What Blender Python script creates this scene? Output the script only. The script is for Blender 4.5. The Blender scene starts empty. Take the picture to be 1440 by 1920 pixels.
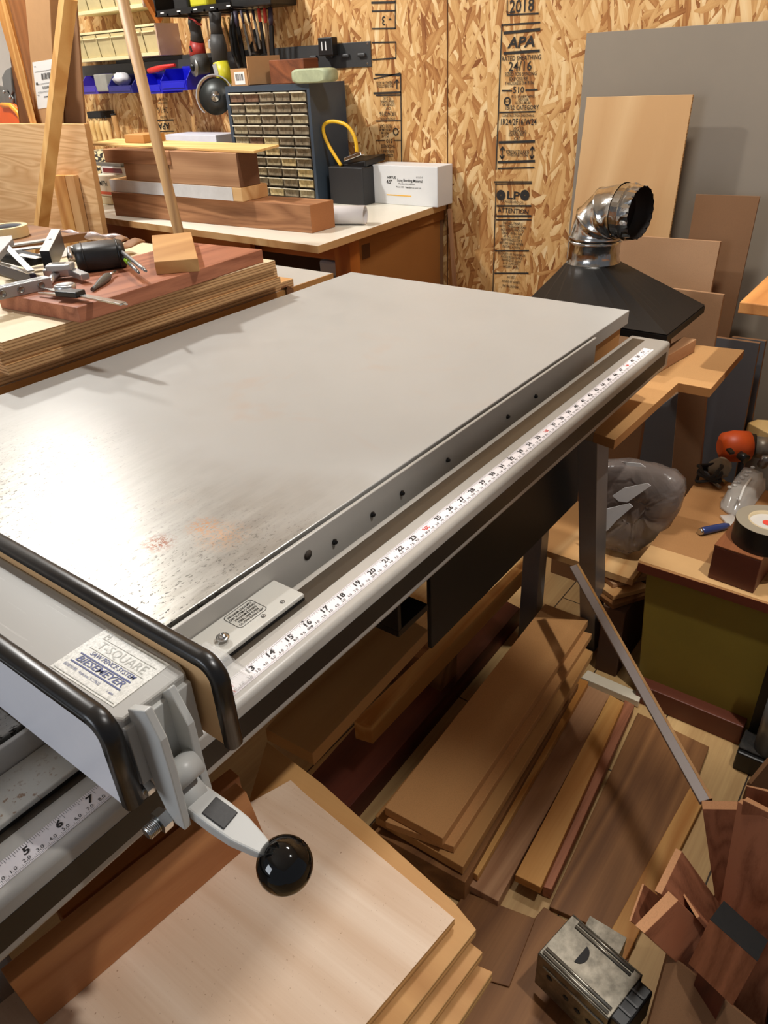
import bpy, bmesh, math, random
from mathutils import Vector, Matrix, Euler
random.seed(7)
V = Vector
sc = bpy.context.scene
COL = sc.collection
IN = 0.0254
H = 0.83                      # height of the guide rail's top above the floor

# ---------------------------------------------------------------- camera
F_PX = 1385.889
CAM = V((0.02187762, -0.40439619, 0.45589055 + H))
RT = V((0.5978329, -0.8003858, -0.04447916))
DN = V((-0.43797731, -0.27965901, -0.85438089))
FW = V((0.67139534, 0.53025787, -0.51774018))
cd = bpy.data.cameras.new('camera')
cd.sensor_fit = 'HORIZONTAL'; cd.sensor_width = 36.0; cd.lens = F_PX / 1440 * 36
cd.clip_start = 0.02; cd.clip_end = 60
cam = bpy.data.objects.new('camera', cd); COL.objects.link(cam)
M = Matrix((RT, -DN, -FW)).transposed().to_4x4(); M.translation = CAM
cam.matrix_world = M
sc.camera = cam

def ray(x, y): return FW + RT * ((x - 720) / F_PX) + DN * ((y - 960) / F_PX)
def at(x, y, X=None, Y=None, Z=None, P=None, N=None):
    """the point of a plane of the room seen at a pixel of the photograph"""
    d = ray(x, y)
    if X is not None: t = (X - CAM.x) / d.x
    elif Y is not None: t = (Y - CAM.y) / d.y
    elif Z is not None: t = (Z - CAM.z) / d.z
    else: t = (V(P) - CAM).dot(V(N)) / d.dot(V(N))
    return CAM + d * t
def near(x, y, dep): return CAM + ray(x, y) * dep

# ---------------------------------------------------------------- materials
def lin(c):
    if isinstance(c, str): c = tuple(int(c[i:i+2], 16) for i in (0, 2, 4))
    o = []
    for v in c:
        v = v / 255
        o.append(v / 12.92 if v <= 0.04045 else ((v + 0.055) / 1.055) ** 2.4)
    return (*o, 1.0)
MC = {}
class NT:
    def __init__(s, name):
        s.m = bpy.data.materials.new(name); s.m.use_nodes = True
        s.n = s.m.node_tree.nodes; s.l = s.m.node_tree.links; s.b = s.n['Principled BSDF']
    def N(s, t, **k):
        n = s.n.new(t)
        for a, v in k.items():
            if a.startswith('i_'):
                n.inputs[a[2:].replace('_', ' ')].default_value = v
            else: setattr(n, a, v)
        return n
    def L(s, a, b): s.l.new(a, b)
    def ramp(s, src, stops):
        r = s.N('ShaderNodeValToRGB'); e = r.color_ramp.elements
        while len(e) > 1: e.remove(e[-1])
        for i, (p, c) in enumerate(stops):
            q = e[0] if i == 0 else e.new(p)
            q.position = p; q.color = c
        s.L(src, r.inputs[0]); return r.outputs[0]
    def math(s, op, a, b=None):
        n = s.N('ShaderNodeMath', operation=op)
        for i, v in enumerate((a, b)):
            if v is None: continue
            if isinstance(v, (int, float)): n.inputs[i].default_value = v
            else: s.L(v, n.inputs[i])
        return n.outputs[0]
    def mix(s, f, a, b, mode='MIX'):
        n = s.N('ShaderNodeMix', data_type='RGBA', blend_type=mode)
        for k, v in ((0, f), (6, a), (7, b)):
            if isinstance(v, (int, float)): n.inputs[k].default_value = v
            elif isinstance(v, tuple): n.inputs[k].default_value = v
            else: s.L(v, n.inputs[k])
        return n.outputs[2]
    def coords(s, rnd=True):
        tc = s.N('ShaderNodeTexCoord')
        if not rnd: return tc.outputs['Object']
        oi = s.N('ShaderNodeObjectInfo')
        a = s.N('ShaderNodeVectorMath', operation='ADD')
        sc_ = s.math('MULTIPLY', oi.outputs['Random'], 37.0)
        s.L(tc.outputs['Object'], a.inputs[0]); s.L(sc_, a.inputs[1])
        return a.outputs[0]
    def mapv(s, src, scale=(1, 1, 1), rot=(0, 0, 0), loc=(0, 0, 0)):
        m = s.N('ShaderNodeMapping'); s.L(src, m.inputs[0])
        m.inputs['Scale'].default_value = scale; m.inputs['Rotation'].default_value = rot; m.inputs['Location'].default_value = loc
        return m.outputs[0]
    def noise(s, src, scale, detail=4, rough=0.6, dist=0.0):
        n = s.N('ShaderNodeTexNoise'); s.L(src, n.inputs['Vector'])
        n.inputs['Scale'].default_value = scale; n.inputs['Detail'].default_value = detail
        n.inputs['Roughness'].default_value = rough; n.inputs['Distortion'].default_value = dist
        return n.outputs[0]
    def bump(s, h, strength=0.2, dist=0.001):
        b = s.N('ShaderNodeBump'); b.inputs['Strength'].default_value = strength; b.inputs['Distance'].default_value = dist
        s.L(h, b.inputs['Height']); s.L(b.outputs[0], s.b.inputs['Normal'])
def sh(c, k): return tuple(min(1, v * k) for v in c[:3]) + (1.0,)

def plain(name, col, rough=0.5, metal=0.0, var=0.06, nscale=9, spec=0.5, bump=0.0, alpha=None, trans=0.0):
    if name in MC: return MC[name]
    t = NT(name); c = lin(col)
    co = t.coords()
    n = t.noise(co, nscale, 5, 0.65)
    t.L(t.ramp(n, [(0.3, sh(c, 1 - var)), (0.7, sh(c, 1 + var))]), t.b.inputs['Base Color'])
    t.b.inputs['Roughness'].default_value = rough; t.b.inputs['Metallic'].default_value = metal
    t.b.inputs['Specular IOR Level'].default_value = spec
    if trans: t.b.inputs['Transmission Weight'].default_value = trans
    if bump:
        t.bump(t.noise(co, 180, 3, 0.6), bump, 0.0006)
    MC[name] = t.m; return t.m

def wood(name, c1, c2, axis='X', rings=14, fine=0.25, rough=0.55, wobble=1.0, spec=0.3, c3=None):
    """grain running along an axis: rings far apart along the grain, close across it"""
    key = name + '_' + axis
    if key in MC: return MC[key]
    t = NT(key); a, b = lin(c1), lin(c2)
    co = t.coords()
    k = {'X': (0.09, 1, 1), 'Y': (1, 0.09, 1), 'Z': (1, 1, 0.09)}[axis]
    k2 = {'X': (0.02, 1, 1), 'Y': (1, 0.02, 1), 'Z': (1, 1, 0.02)}[axis]
    n = t.noise(t.mapv(co, tuple(v * rings * 0.45 for v in k)), 1.0, 2, 0.5, 0.6 * wobble)
    w = t.math('FRACT', t.math('MULTIPLY', n, 7.0))
    w = t.math('ABSOLUTE', t.math('SUBTRACT', w, 0.5))
    w = t.math('MULTIPLY', w, 2.0)
    f = t.noise(t.mapv(co, tuple(v * 260 for v in k2)), 1.0, 3, 0.7)
    g = t.noise(t.mapv(co, k), 7.0, 3, 0.5)
    h = t.math('ADD', t.math('MULTIPLY', w, 0.42), t.math('ADD', t.math('MULTIPLY', f, fine), t.math('MULTIPLY', g, 0.45)))
    stops = [(0.32, b), (0.85, a)]
    if c3: stops.append((1.0, lin(c3)))
    t.L(t.ramp(h, stops), t.b.inputs['Base Color'])
    t.b.inputs['Roughness'].default_value = rough; t.b.inputs['Specular IOR Level'].default_value = spec
    t.bump(f, 0.12, 0.0005)
    MC[key] = t.m; return t.m

def speckle(name, col, dark, scale=900, thr=0.62, rough=0.75, big=0.08):
    if name in MC: return MC[name]
    t = NT(name); c, d = lin(col), lin(dark); co = t.coords()
    n = t.noise(co, scale, 2, 0.8)
    g = t.noise(co, 6, 3, 0.5)
    s1 = t.ramp(n, [(0.3, sh(c, 0.85)), (thr, c)])
    o = t.mix(t.ramp(g, [(0.3, (0, 0, 0, 1)), (0.8, (1, 1, 1, 1))]), s1, t.mix(0.25, s1, d))
    t.L(o, t.b.inputs['Base Color'])
    t.b.inputs['Roughness'].default_value = rough; t.b.inputs['Specular IOR Level'].default_value = 0.3
    MC[name] = t.m; return t.m

def plyedge(name, c1, c2, step=0.0026, axis='Z'):
    """thin veneers seen on the cut edge of plywood"""
    key = name + axis
    if key in MC: return MC[key]
    t = NT(key); co = t.coords(False)
    sx = t.N('ShaderNodeSeparateXYZ'); t.L(co, sx.inputs[0])
    n = t.noise(t.mapv(co, (3, 3, 3)), 2, 2, 0.5)
    z = t.math('ADD', t.math('DIVIDE', sx.outputs['XYZ'.index(axis)], step * 2), t.math('MULTIPLY', n, 0.35))
    w = t.math('ABSOLUTE', t.math('SUBTRACT', t.math('FRACT', z), 0.5))
    f = t.noise(t.mapv(co, (8, 8, 300)), 1, 3, 0.6)
    h = t.math('ADD', t.math('MULTIPLY', w, 1.3), t.math('MULTIPLY', f, 0.5))
    t.L(t.ramp(h, [(0.28, lin(c2)), (0.55, lin(c1)), (0.9, sh(lin(c1), 1.15))]), t.b.inputs['Base Color'])
    t.b.inputs['Roughness'].default_value = 0.75; t.b.inputs['Specular IOR Level'].default_value = 0.2
    MC[key] = t.m; return t.m

def osb():
    t = NT('oriented_strand_board'); co = t.coords(False)
    sx = t.N('ShaderNodeSeparateXYZ'); t.L(co, sx.inputs[0])
    cb = t.N('ShaderNodeCombineXYZ'); t.L(sx.outputs[1], cb.inputs[0]); t.L(sx.outputs[2], cb.inputs[1])
    wob = t.noise(cb.outputs[0], 5, 2, 0.5)
    pri = col = None
    layers = [(-12, 62, 8.5, 0.0), (17, 54, 8, 3.1), (-38, 58, 11, 7.7), (44, 56, 11, 11.3), (4, 70, 9, 5.2), (-70, 64, 15, 9.1), (28, 84, 13, 2.2), (-22, 90, 14, 13.7), (9, 96, 12, 17.1)]
    for ang, sa, sb, off in layers:
        mp = t.mapv(cb.outputs[0], (1, 1, 1), (0, 0, math.radians(ang)), (off, off * 0.7, 0))
        mp = t.mapv(mp, (sa, sb, 1))
        v = t.N('ShaderNodeTexVoronoi', voronoi_dimensions='2D', feature='F1'); t.L(mp, v.inputs['Vector'])
        v.inputs['Scale'].default_value = 1.0
        s2 = t.N('ShaderNodeSeparateColor'); t.L(v.outputs['Color'], s2.inputs[0])
        grain = t.noise(t.mapv(mp, (3.2, 0.25, 1)), 2.0, 3, 0.7)
        tone = t.math('ADD', t.math('MULTIPLY', s2.outputs[1], 0.74), t.math('MULTIPLY', grain, 0.34))
        edge = t.math('MULTIPLY', v.outputs['Distance'], 0.22)
        tone = t.math('SUBTRACT', tone, edge)
        p = s2.outputs[0]
        if pri is None: pri, col = p, tone
        else:
            g = t.math('GREATER_THAN', p, pri)
            a = t.N('ShaderNodeMix', data_type='FLOAT'); t.L(g, a.inputs[0]); t.L(col, a.inputs[2]); t.L(tone, a.inputs[3]); col = a.outputs[0]
            pri = t.math('MAXIMUM', p, pri)
    t.L(t.ramp(col, [(0.0, lin((138, 82, 42))), (0.2, lin((180, 124, 70))), (0.42, lin((212, 164, 104))), (0.62, lin((226, 182, 122))), (0.84, lin((240, 206, 152))), (1.0, lin((248, 226, 184)))]), t.b.inputs['Base Color'])
    t.b.inputs['Roughness'].default_value = 0.62; t.b.inputs['Specular IOR Level'].default_value = 0.25
    t.bump(col, 0.5, 0.002)
    return t.m

# ---------------------------------------------------------------- mesh building
class B:
    def __init__(s): s.v = []; s.f = []; s.m = []; s.s = []
    def face(s, idx, m=0, smooth=False): s.f.append(tuple(idx)); s.m.append(m); s.s.append(smooth)
    def quad(s, a, b, c, d, m=0):
        n = len(s.v); s.v += [V(a), V(b), V(c), V(d)]; s.face((n, n+1, n+2, n+3), m); return s
    def box(s, x0, x1, y0, y1, z0, z1, m=0, mt=None):
        if x0 > x1: x0, x1 = x1, x0
        if y0 > y1: y0, y1 = y1, y0
        if z0 > z1: z0, z1 = z1, z0
        return s.prism([(x0, y0, z1), (x1, y0, z1), (x1, y1, z1), (x0, y1, z1)], (0, 0, z0 - z1), m if mt is None else mt, m, m if mt is None else mt)
    def prism(s, pts, vec, m=0, ms=None, mb=None):
        """polygon pts swept by vec: first cap m, sides ms, far cap mb"""
        ms = m if ms is None else ms; mb = m if mb is None else mb
        pts = [V(p) for p in pts]; vec = V(vec); n = len(pts)
        nor = V((0, 0, 0))
        for i in range(n): nor += (pts[i] - pts[0]).cross(pts[(i+1) % n] - pts[0])
        if nor.dot(vec) > 0: pts.reverse()
        k = len(s.v); s.v += pts + [p + vec for p in pts]
        s.face(range(k, k + n), m); s.face(range(k + 2*n - 1, k + n - 1, -1), mb)
        for i in range(n):
            j = (i + 1) % n
            s.face((k + i, k + n + i, k + n + j, k + j), ms)
        return s
    def rings(s, rs, m=0, cap=True, smooth=True, closed=False):
        k = len(s.v); n = len(rs[0])
        for r in rs: s.v += [V(p) for p in r]
        q = len(rs)
        for i in range(q if closed else q - 1):
            for j in range(n):
                a = k + i*n + j; b = k + i*n + (j+1) % n
                i2 = (i + 1) % q
                c = k + i2*n + (j+1) % n; d = k + i2*n + j
                s.face((a, b, c, d), m, smooth)
        if cap and not closed:
            s.face(range(k + n - 1, k - 1, -1), m); s.face(range(k + (q-1)*n, k + q*n), m)
        return s
    def lathe(s, prof, o, ax, n=24, m=0, cap=True, smooth=True):
        o = V(o); ax = V(ax).normalized(); u = ax.orthogonal().normalized(); w = ax.cross(u)
        rs = []
        for r, h in prof:
            rs.append([o + ax*h + (u*math.cos(2*math.pi*i/n) + w*math.sin(2*math.pi*i/n))*max(r, 1e-5) for i in range(n)])
        return s.rings(rs, m, cap, smooth)
    def cyl(s, a, b, r, r2=None, n=20, m=0, smooth=True):
        a, b = V(a), V(b); r2 = r if r2 is None else r2
        return s.lathe([(r, 0), (r2, (b - a).length)], a, b - a, n, m, True, smooth)
    def tube(s, pts, r, n=10, m=0, closed=False):
        pts = [V(p) for p in pts]; rs = []; u = None
        for i, p in enumerate(pts):
            a = pts[i-1] if (i or closed) else p
            b = pts[(i+1) % len(pts)] if (i + 1 < len(pts) or closed) else p
            t = (b - a).normalized()
            u = t.orthogonal().normalized() if u is None else (u - t*u.dot(t)).normalized()
            w = t.cross(u); rr = r[i] if isinstance(r, (list, tuple)) else r
            rs.append([p + (u*math.cos(2*math.pi*j/n) + w*math.sin(2*math.pi*j/n))*rr for j in range(n)])
        return s.rings(rs, m, True, True, closed)
    def bar(s, a, b, w, h, up=(0, 0, 1), m=0, w2=None, h2=None):
        """rectangular bar from a to b, w wide, h high (along up)"""
        a, b = V(a), V(b); t = (b - a).normalized(); up = V(up); up = (up - t*up.dot(t)).normalized(); sd = t.cross(up)
        w2 = w if w2 is None else w2; h2 = h if h2 is None else h2
        r = lambda p, w_, h_: [p - sd*w_/2 - up*h_/2, p + sd*w_/2 - up*h_/2, p + sd*w_/2 + up*h_/2, p - sd*w_/2 + up*h_/2]
        return s.rings([r(a, w, h), r(b, w2, h2)], m, True, False)
    def ball(s, c, r, n=24, m=0, sq=(1, 1, 1)):
        c = V(c); rs = []
        for i in range(1, n // 2):
            th = math.pi * i / (n // 2)
            rs.append([c + V((math.sin(th)*math.cos(2*math.pi*j/n)*sq[0], math.sin(th)*math.sin(2*math.pi*j/n)*sq[1], math.cos(th)*sq[2]))*r for j in range(n)])
        k = len(s.v); s.rings(rs, m, False)
        top = len(s.v); s.v += [c + V((0, 0, r*sq[2])), c - V((0, 0, r*sq[2]))]
        q = len(rs)
        for j in range(n):
            s.face((k + (j+1) % n, k + j, top), m, True)
            s.face((k + (q-1)*n + j, k + (q-1)*n + (j+1) % n, top + 1), m, True)
        return s
    def text(s, txt, size, org, xa, ya, m=0, align='CENTER', shear=0.0, bold=0.0, sx=1.0):
        """flat lettering: baseline centre at org, reading along xa, upright along ya"""
        vs, fs = glyphs(txt, align, shear, bold)
        org, xa, ya = V(org), V(xa).normalized(), V(ya).normalized()
        k = len(s.v)
        s.v += [org + xa*(x*size*sx) + ya*(y*size) for x, y in vs]
        for f in fs: s.face([k + i for i in f], m)
        return s
GC = {}
def glyphs(txt, align, shear, bold):
    key = (txt, align, shear, bold)
    if key in GC: return GC[key]
    cu = bpy.data.curves.new('tmp', 'FONT'); cu.body = txt; cu.size = 1.0; cu.align_x = align; cu.align_y = 'CENTER'
    cu.shear = shear; cu.offset = bold; cu.resolution_u = 2
    o = bpy.data.objects.new('tmp', cu); COL.objects.link(o)
    dg = bpy.context.evaluated_depsgraph_get(); dg.update()
    me = o.evaluated_get(dg).to_mesh()
    r = ([(v.co.x, v.co.y) for v in me.vertices], [tuple(p.vertices) for p in me.polygons])
    o.evaluated_get(dg).to_mesh_clear()
    bpy.data.objects.remove(o); bpy.data.curves.remove(cu)
    GC[key] = r; return r

def tag(o, label=None, cat=None, group=None, kind=None):
    for k, v in (('label', label), ('category', cat), ('group', group), ('kind', kind)):
        if v: o[k] = v
    return o
def thing(name, label, cat, loc, group=None, rz=0):
    o = bpy.data.objects.new(name, None); COL.objects.link(o); o.location = loc; o.rotation_euler = (0, 0, rz)
    o.empty_display_size = 0.05
    return tag(o, label, cat, group)
def ob(name, b, mats, parent=None, label=None, cat=None, group=None, kind=None, bevel=0.0, segs=2, local=False):
    """one mesh object out of a builder; vertices are given in room coordinates"""
    me = bpy.data.meshes.new(name)
    pw = V((0, 0, 0)); p = parent
    while p is not None: pw += V(p.location); p = p.parent
    if local: org = V((0, 0, 0)); off = V((0, 0, 0))
    else:
        lo = V([min(v[i] for v in b.v) for i in range(3)]); hi = V([max(v[i] for v in b.v) for i in range(3)])
        off = V(((lo.x + hi.x)/2, (lo.y + hi.y)/2, lo.z)); org = off - pw
    me.from_pydata([tuple(v - off) for v in b.v], [], b.f)
    if not isinstance(mats, (list, tuple)): mats = [mats]
    for m in mats: me.materials.append(m)
    for i, p in enumerate(me.polygons):
        p.material_index = min(b.m[i], len(mats) - 1); p.use_smooth = b.s[i]
    me.update()
    o = bpy.data.objects.new(name, me); COL.objects.link(o); o.location = org
    if parent is not None: o.parent = parent
    if bevel:
        md = o.modifiers.new('bevel', 'BEVEL'); md.width = bevel; md.segments = segs; md.limit_method = 'ANGLE'; md.angle_limit = math.radians(40)
    return tag(o, label, cat, group, kind)
def dup(root, loc, label=None, group=None, rz=None):
    r = root.copy(); COL.objects.link(r); r.location = loc
    if rz is not None: r.rotation_euler = (0, 0, rz)
    if label: r['label'] = label
    if group: r['group'] = group
    for ch in list(root.children):
        c = ch.copy(); COL.objects.link(c); c.parent = r
        for g in ch.children:
            d = g.copy(); COL.objects.link(d); d.parent = c
    return r
def slab(name, px, z, th, mats, label, cat, group=None, bevel=0.0012, parent=None, kind=None):
    """a flat board whose top, at height z, covers the pixels px"""
    b = B().prism([at(x, y, Z=z) for x, y in px], (0, 0, -th), 0, 1 if isinstance(mats, (list, tuple)) else 0, 0)
    return ob(name, b, mats, parent, label, cat, group, kind, bevel)
def rect_px(pA, pB, width, z):
    """top rectangle at height z: edge A-B given by pixels, width to its left (+) or right (-)"""
    a, b = at(*pA, Z=z), at(*pB, Z=z); t = (b - a).normalized(); n = V((-t.y, t.x, 0))
    return [a, b, b + n*width, a + n*width]
# ---------------------------------------------------------------- palette
OSB = osb()
INK = plain('stamp_ink', (44, 40, 36), 0.8, var=0.2)
BLACK = plain('black_plastic', (22, 21, 21), 0.38)
BLACKM = plain('black_satin_metal', (24, 23, 23), 0.35, 0.3)
DARK = plain('dark_rubber', (30, 29, 29), 0.7)
LAM = plain('grey_laminate', (202, 197, 189), 0.36, var=0.035, nscale=5)
GREY_PAINT = plain('grey_paint', (176, 172, 165), 0.35, var=0.05, nscale=7)
PALE_PAINT = plain('pale_grey_paint', (190, 190, 186), 0.38, var=0.04)
LEGGREY = plain('leg_grey_metal', (128, 126, 126), 0.4, 0.35)
STEEL = plain('bright_steel', (200, 200, 198), 0.25, 1.0, var=0.08, nscale=30)
STEELD = plain('dull_steel', (140, 138, 134), 0.38, 0.9, var=0.15, nscale=25)
ALU = plain('aluminium', (208, 208, 208), 0.3, 0.85, var=0.05, nscale=30)
BRASSY = plain('yellow_zinc', (170, 140, 90), 0.35, 0.9, var=0.2, nscale=60)
WHITE = plain('white_paper', (232, 230, 226), 0.6, var=0.02)
TAPEW = plain('tape_white', (236, 230, 232), 0.45, var=0.02)
TICK = plain('tape_print_black', (30, 28, 28), 0.6)
RED = plain('tape_print_red', (214, 66, 50), 0.6)
LAMW = plain('white_laminate', (222, 222, 228), 0.33, var=0.02)
MELA = plain('white_melamine', (228, 222, 206), 0.3, var=0.03)
GREYSHEET = plain('grey_laminate_sheet', (140, 128, 112), 0.5, var=0.05, nscale=3)
GREYDK = plain('dark_grey_panel', (92, 92, 94), 0.55, var=0.06, nscale=4)
MDF = speckle('mdf', (196, 150, 98), (160, 112, 66), 700, 0.6)
MDFD = speckle('brown_hardboard', (142, 104, 72), (104, 74, 50), 900, 0.6)
MDFT = speckle('tan_mdf', (196, 154, 116), (140, 104, 74), 700, 0.6)
PANELB = speckle('hardboard_bench_end', (170, 112, 56), (136, 84, 38), 500, 0.6)
BIRCH = wood('birch_ply_top', (240, 216, 192), (220, 188, 158), 'Y', 8, 0.34, wobble=1.6)
CARD = plain('cardboard', (186, 142, 96), 0.85, var=0.06, nscale=14)
PLYF = {a: wood('plywood_face', (226, 186, 132), (196, 146, 92), a, 9, 0.15) for a in 'XYZ'}
BIRCHF = {a: wood('birch_face', (222, 184, 136), (204, 162, 112), a, 6, 0.12) for a in 'XYZ'}
PINE = {a: wood('pine', (226, 176, 106), (186, 126, 62), a, 16, 0.2) for a in 'XYZ'}
PALEP = {a: wood('pale_pine', (240, 208, 146), (222, 180, 112), a, 12, 0.15) for a in 'XYZ'}
MAHOG = {a: wood('mahogany', (176, 126, 88), (124, 80, 52), a, 18, 0.5) for a in 'XYZ'}
PADAUK = {a: wood('padauk', (182, 118, 88), (126, 70, 48), a, 16, 0.5, rough=0.5) for a in 'XYZ'}
CHERRY = {a: wood('cherry', (204, 144, 92), (166, 106, 62), a, 10, 0.18) for a in 'XYZ'}
SAPELE = {a: wood('sapele', (178, 116, 84), (126, 76, 52), a, 22, 0.55) for a in 'XYZ'}
OAKD = {a: wood('brown_board', (150, 104, 62), (104, 66, 36), a, 12, 0.3) for a in 'XYZ'}
MAPLE = {a: wood('maple', (208, 160, 102), (180, 130, 76), a, 9, 0.15) for a in 'XYZ'}
TEAK = {a: wood('pinkish_hardwood', (190, 146, 108), (150, 106, 74), a, 13, 0.35) for a in 'XYZ'}
ASH = {a: wood('old_dowel', (184, 146, 100), (142, 106, 70), a, 26, 0.4) for a in 'XYZ'}
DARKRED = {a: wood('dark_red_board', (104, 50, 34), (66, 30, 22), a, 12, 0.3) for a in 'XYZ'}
ENDG = speckle('end_grain', (206, 152, 108), (166, 110, 72), 500, 0.55)
for _m in (BIRCH,):
    _nt = _m.node_tree; _b = _nt.nodes['Principled BSDF']; _src = _b.inputs['Base Color'].links[0].from_socket
    _tc = _nt.nodes.new('ShaderNodeTexCoord'); _n = _nt.nodes.new('ShaderNodeTexNoise'); _n.inputs['Scale'].default_value = 330; _n.inputs['Detail'].default_value = 2
    _r = _nt.nodes.new('ShaderNodeValToRGB'); _r.color_ramp.elements[0].position = 0.69; _r.color_ramp.elements[1].position = 0.80
    _x = _nt.nodes.new('ShaderNodeMix'); _x.data_type = 'RGBA'; _x.inputs[7].default_value = lin((172, 130, 98))
    _nt.links.new(_tc.outputs['Object'], _n.inputs['Vector']); _nt.links.new(_n.outputs[0], _r.inputs[0]); _nt.links.new(_r.outputs[0], _x.inputs[0]); _nt.links.new(_src, _x.inputs[6]); _nt.links.new(_x.outputs[2], _b.inputs['Base Color'])
PE = plyedge('ply_edge', (204, 164, 118), (146, 104, 66))
PE2 = plyedge('ply_edge_light', (222, 178, 118), (176, 126, 74), 0.004)

# ---------------------------------------------------------------- the setting
XW = 2.3
def S(name, b, m, **k): return ob(name, b, m, kind='structure', **k)
wall = S('wall_back', B().box(XW, XW + 0.08, -2.2, 3.32, 0, 2.62), OSB)
S('wall_left', B().box(-1.8, XW + 0.08, 3.32, 3.4, 0, 2.62), plain('white_drywall', (206, 206, 204), 0.8, var=0.02))
S('ceiling', B().box(-1.8, XW + 0.08, -2.2, 3.4, 2.62, 2.7), plain('ceiling_white', (220, 214, 204), 0.85, var=0.02))

def floor_mat():
    t = NT('plank_floor'); co = t.coords(False)
    br = t.N('ShaderNodeTexBrick'); t.L(co, br.inputs['Vector'])
    br.inputs['Scale'].default_value = 1.0; br.inputs['Brick Width'].default_value = 1.3; br.inputs['Row Height'].default_value = 0.19
    br.inputs['Mortar Size'].default_value = 0.0016; br.inputs['Mortar'].default_value = lin((54, 36, 20)); br.offset = 0.37
    br.inputs['Color1'].default_value = (0.25, 0.25, 0.25, 1); br.inputs['Color2'].default_value = (1, 1, 1, 1)
    n = t.noise(t.mapv(co, (0.6, 7, 1)), 2.2, 4, 0.6, 0.6)
    f = t.noise(t.mapv(co, (3, 160, 1)), 1.0, 3, 0.6)
    h = t.math('ADD', t.math('MULTIPLY', n, 0.75), t.math('MULTIPLY', f, 0.25))
    w = t.ramp(h, [(0.25, lin((168, 126, 76))), (0.75, lin((222, 186, 128)))])
    w = t.mix(0.35, w, br.outputs['Color'], 'MULTIPLY')
    w2 = t.mix(br.outputs['Fac'], w, lin((54, 36, 20)))
    t.L(w2, t.b.inputs['Base Color']); t.b.inputs['Roughness'].default_value = 0.6
    return t.m
S('floor', B().box(-1.8, XW + 0.08, -2.2, 3.4, -0.06, 0), floor_mat())

# joint between two wall sheets
S('trim_1', B().box(XW - 0.0015, XW + 0.001, 1.0485, 1.0515, 0, 2.6), plain('dark_joint', (92, 58, 30), 0.9), parent=None)

# grade stamps printed on the wall sheets (writing as it stands in the photograph)
def wtext(b, txt, x, y, h, flip=False, bold=0.0, sx=1.0, shear=0.0):
    p = at(x, y, X=XW - 0.0016)
    s = -1 if flip else 1
    b.text(txt, h, p, (0, -s, 0), (0, 0, s), 0, 'CENTER', shear, bold, sx)
def wline(b, x0, y0, x1, y1, w=0.003):
    p, q = at(x0, y0, X=XW - 0.0016), at(x1, y1, X=XW - 0.0016)
    t = (q - p).normalized(); n = V((0, -t.z, t.y)) * w / 2
    b.quad(p - n, q - n, q + n, p + n)
def ring(b, x, y, r, w=0.004):
    c = at(x, y, X=XW - 0.0016); k = 20
    for i in range(k):
        a0, a1 = 2*math.pi*i/k, 2*math.pi*(i+1)/k
        P = lambda a, rr: c + V((0, math.cos(a)*rr, math.sin(a)*rr))
        b.quad(P(a0, r - w), P(a1, r - w), P(a1, r), P(a0, r))
px = 0.00155      # metres per pixel on that wall
b = B()
wtext(b, '2018', 978, 12, 0.044, sx=0.9, bold=0.01)
wline(b, 951, 0, 951, 28); wline(b, 951, 28, 1010, 25, 0.004)
S('stamp_date', b, INK, parent=wall)
b = B()
wline(b, 940, 47, 1013, 42, 0.004); wline(b, 944, 62, 1013, 55, 0.007); wline(b, 941, 45, 930, 318, 0.004)
wtext(b, 'APA', 977, 80, 0.037, bold=0.03, sx=1.25, shear=0.15)
wline(b, 944, 100, 1012, 95, 0.007)
for txt, x, y, h, sx in (('RATED SHEATHING', 977, 109, 0.017, 0.86), ('24/16', 975, 125, 0.034, 1.0), ('SIZED FOR SPACING', 976, 139, 0.0135, 0.85),
                         ('EXPOSURE 1', 975, 148, 0.0135, 0.95), ('THICKNESS 0.418 IN.', 974, 156, 0.013, 0.82), ('510', 972, 169, 0.023, 1.1),
                         ('PS 2-10 SHEATHING', 980, 181, 0.011, 0.8), ('PRP-108', 981, 187, 0.011, 0.9), ('HUD-UM-40', 980, 193, 0.011, 0.9), ('15/32 CATEGORY', 978, 202, 0.017, 0.85),
                         ('CONSTRUCTION SHEATHING', 971, 217, 0.010, 0.8), ('1R24/2F16/W24', 971, 229, 0.024, 0.78),
                         ('PS 2-10', 972, 241, 0.012, 0.9), ('SHEATHING', 971, 247, 0.012, 0.9), ('EXPOSURE 1', 970, 253, 0.012, 0.9), ('CAT.', 970, 260, 0.012, 0.9),
                         ('STRENGTH AXIS', 970, 285, 0.014, 0.78), ('THIS DIRECTION', 970, 291, 0.012, 0.78)):
    wtext(b, txt, x, y, h, sx=sx, bold=0.008)
wline(b, 941, 170, 960, 170, 0.004); wline(b, 985, 169, 1008, 168, 0.004); wline(b, 936, 211, 1004, 209, 0.004)
wline(b, 935, 267, 1003, 265, 0.007); wline(b, 933, 304, 1003, 302, 0.007); wline(b, 933, 316, 1002, 314, 0.004)
ring(b, 951, 190, 0.012); wtext(b, 'APA', 951, 190, 0.009, bold=0.01)
for x in (942, 998):
    wline(b, x, 277, x - 1, 297, 0.004); wline(b, x, 275, x - 4, 282, 0.004); wline(b, x, 275, x + 4, 282, 0.004); wline(b, x - 1, 298, x - 5, 291, 0.004); wline(b, x - 1, 298, x + 3, 291, 0.004)
S('stamp_grade', b, INK, parent=wall)
b = B()
wline(b, 926, 341, 997, 341, 0.004); wline(b, 928, 345, 997, 344, 0.003); wline(b, 930, 341, 924, 549, 0.003)
wtext(b, 'LP', 962, 367, 0.032, sx=1.5, bold=0.02)
ring(b, 939, 366, 0.016, 0.014); ring(b, 984, 366, 0.016, 0.014)
wtext(b, 'FLAKEBOARD CO.', 962, 379, 0.011, sx=0.85)
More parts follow.
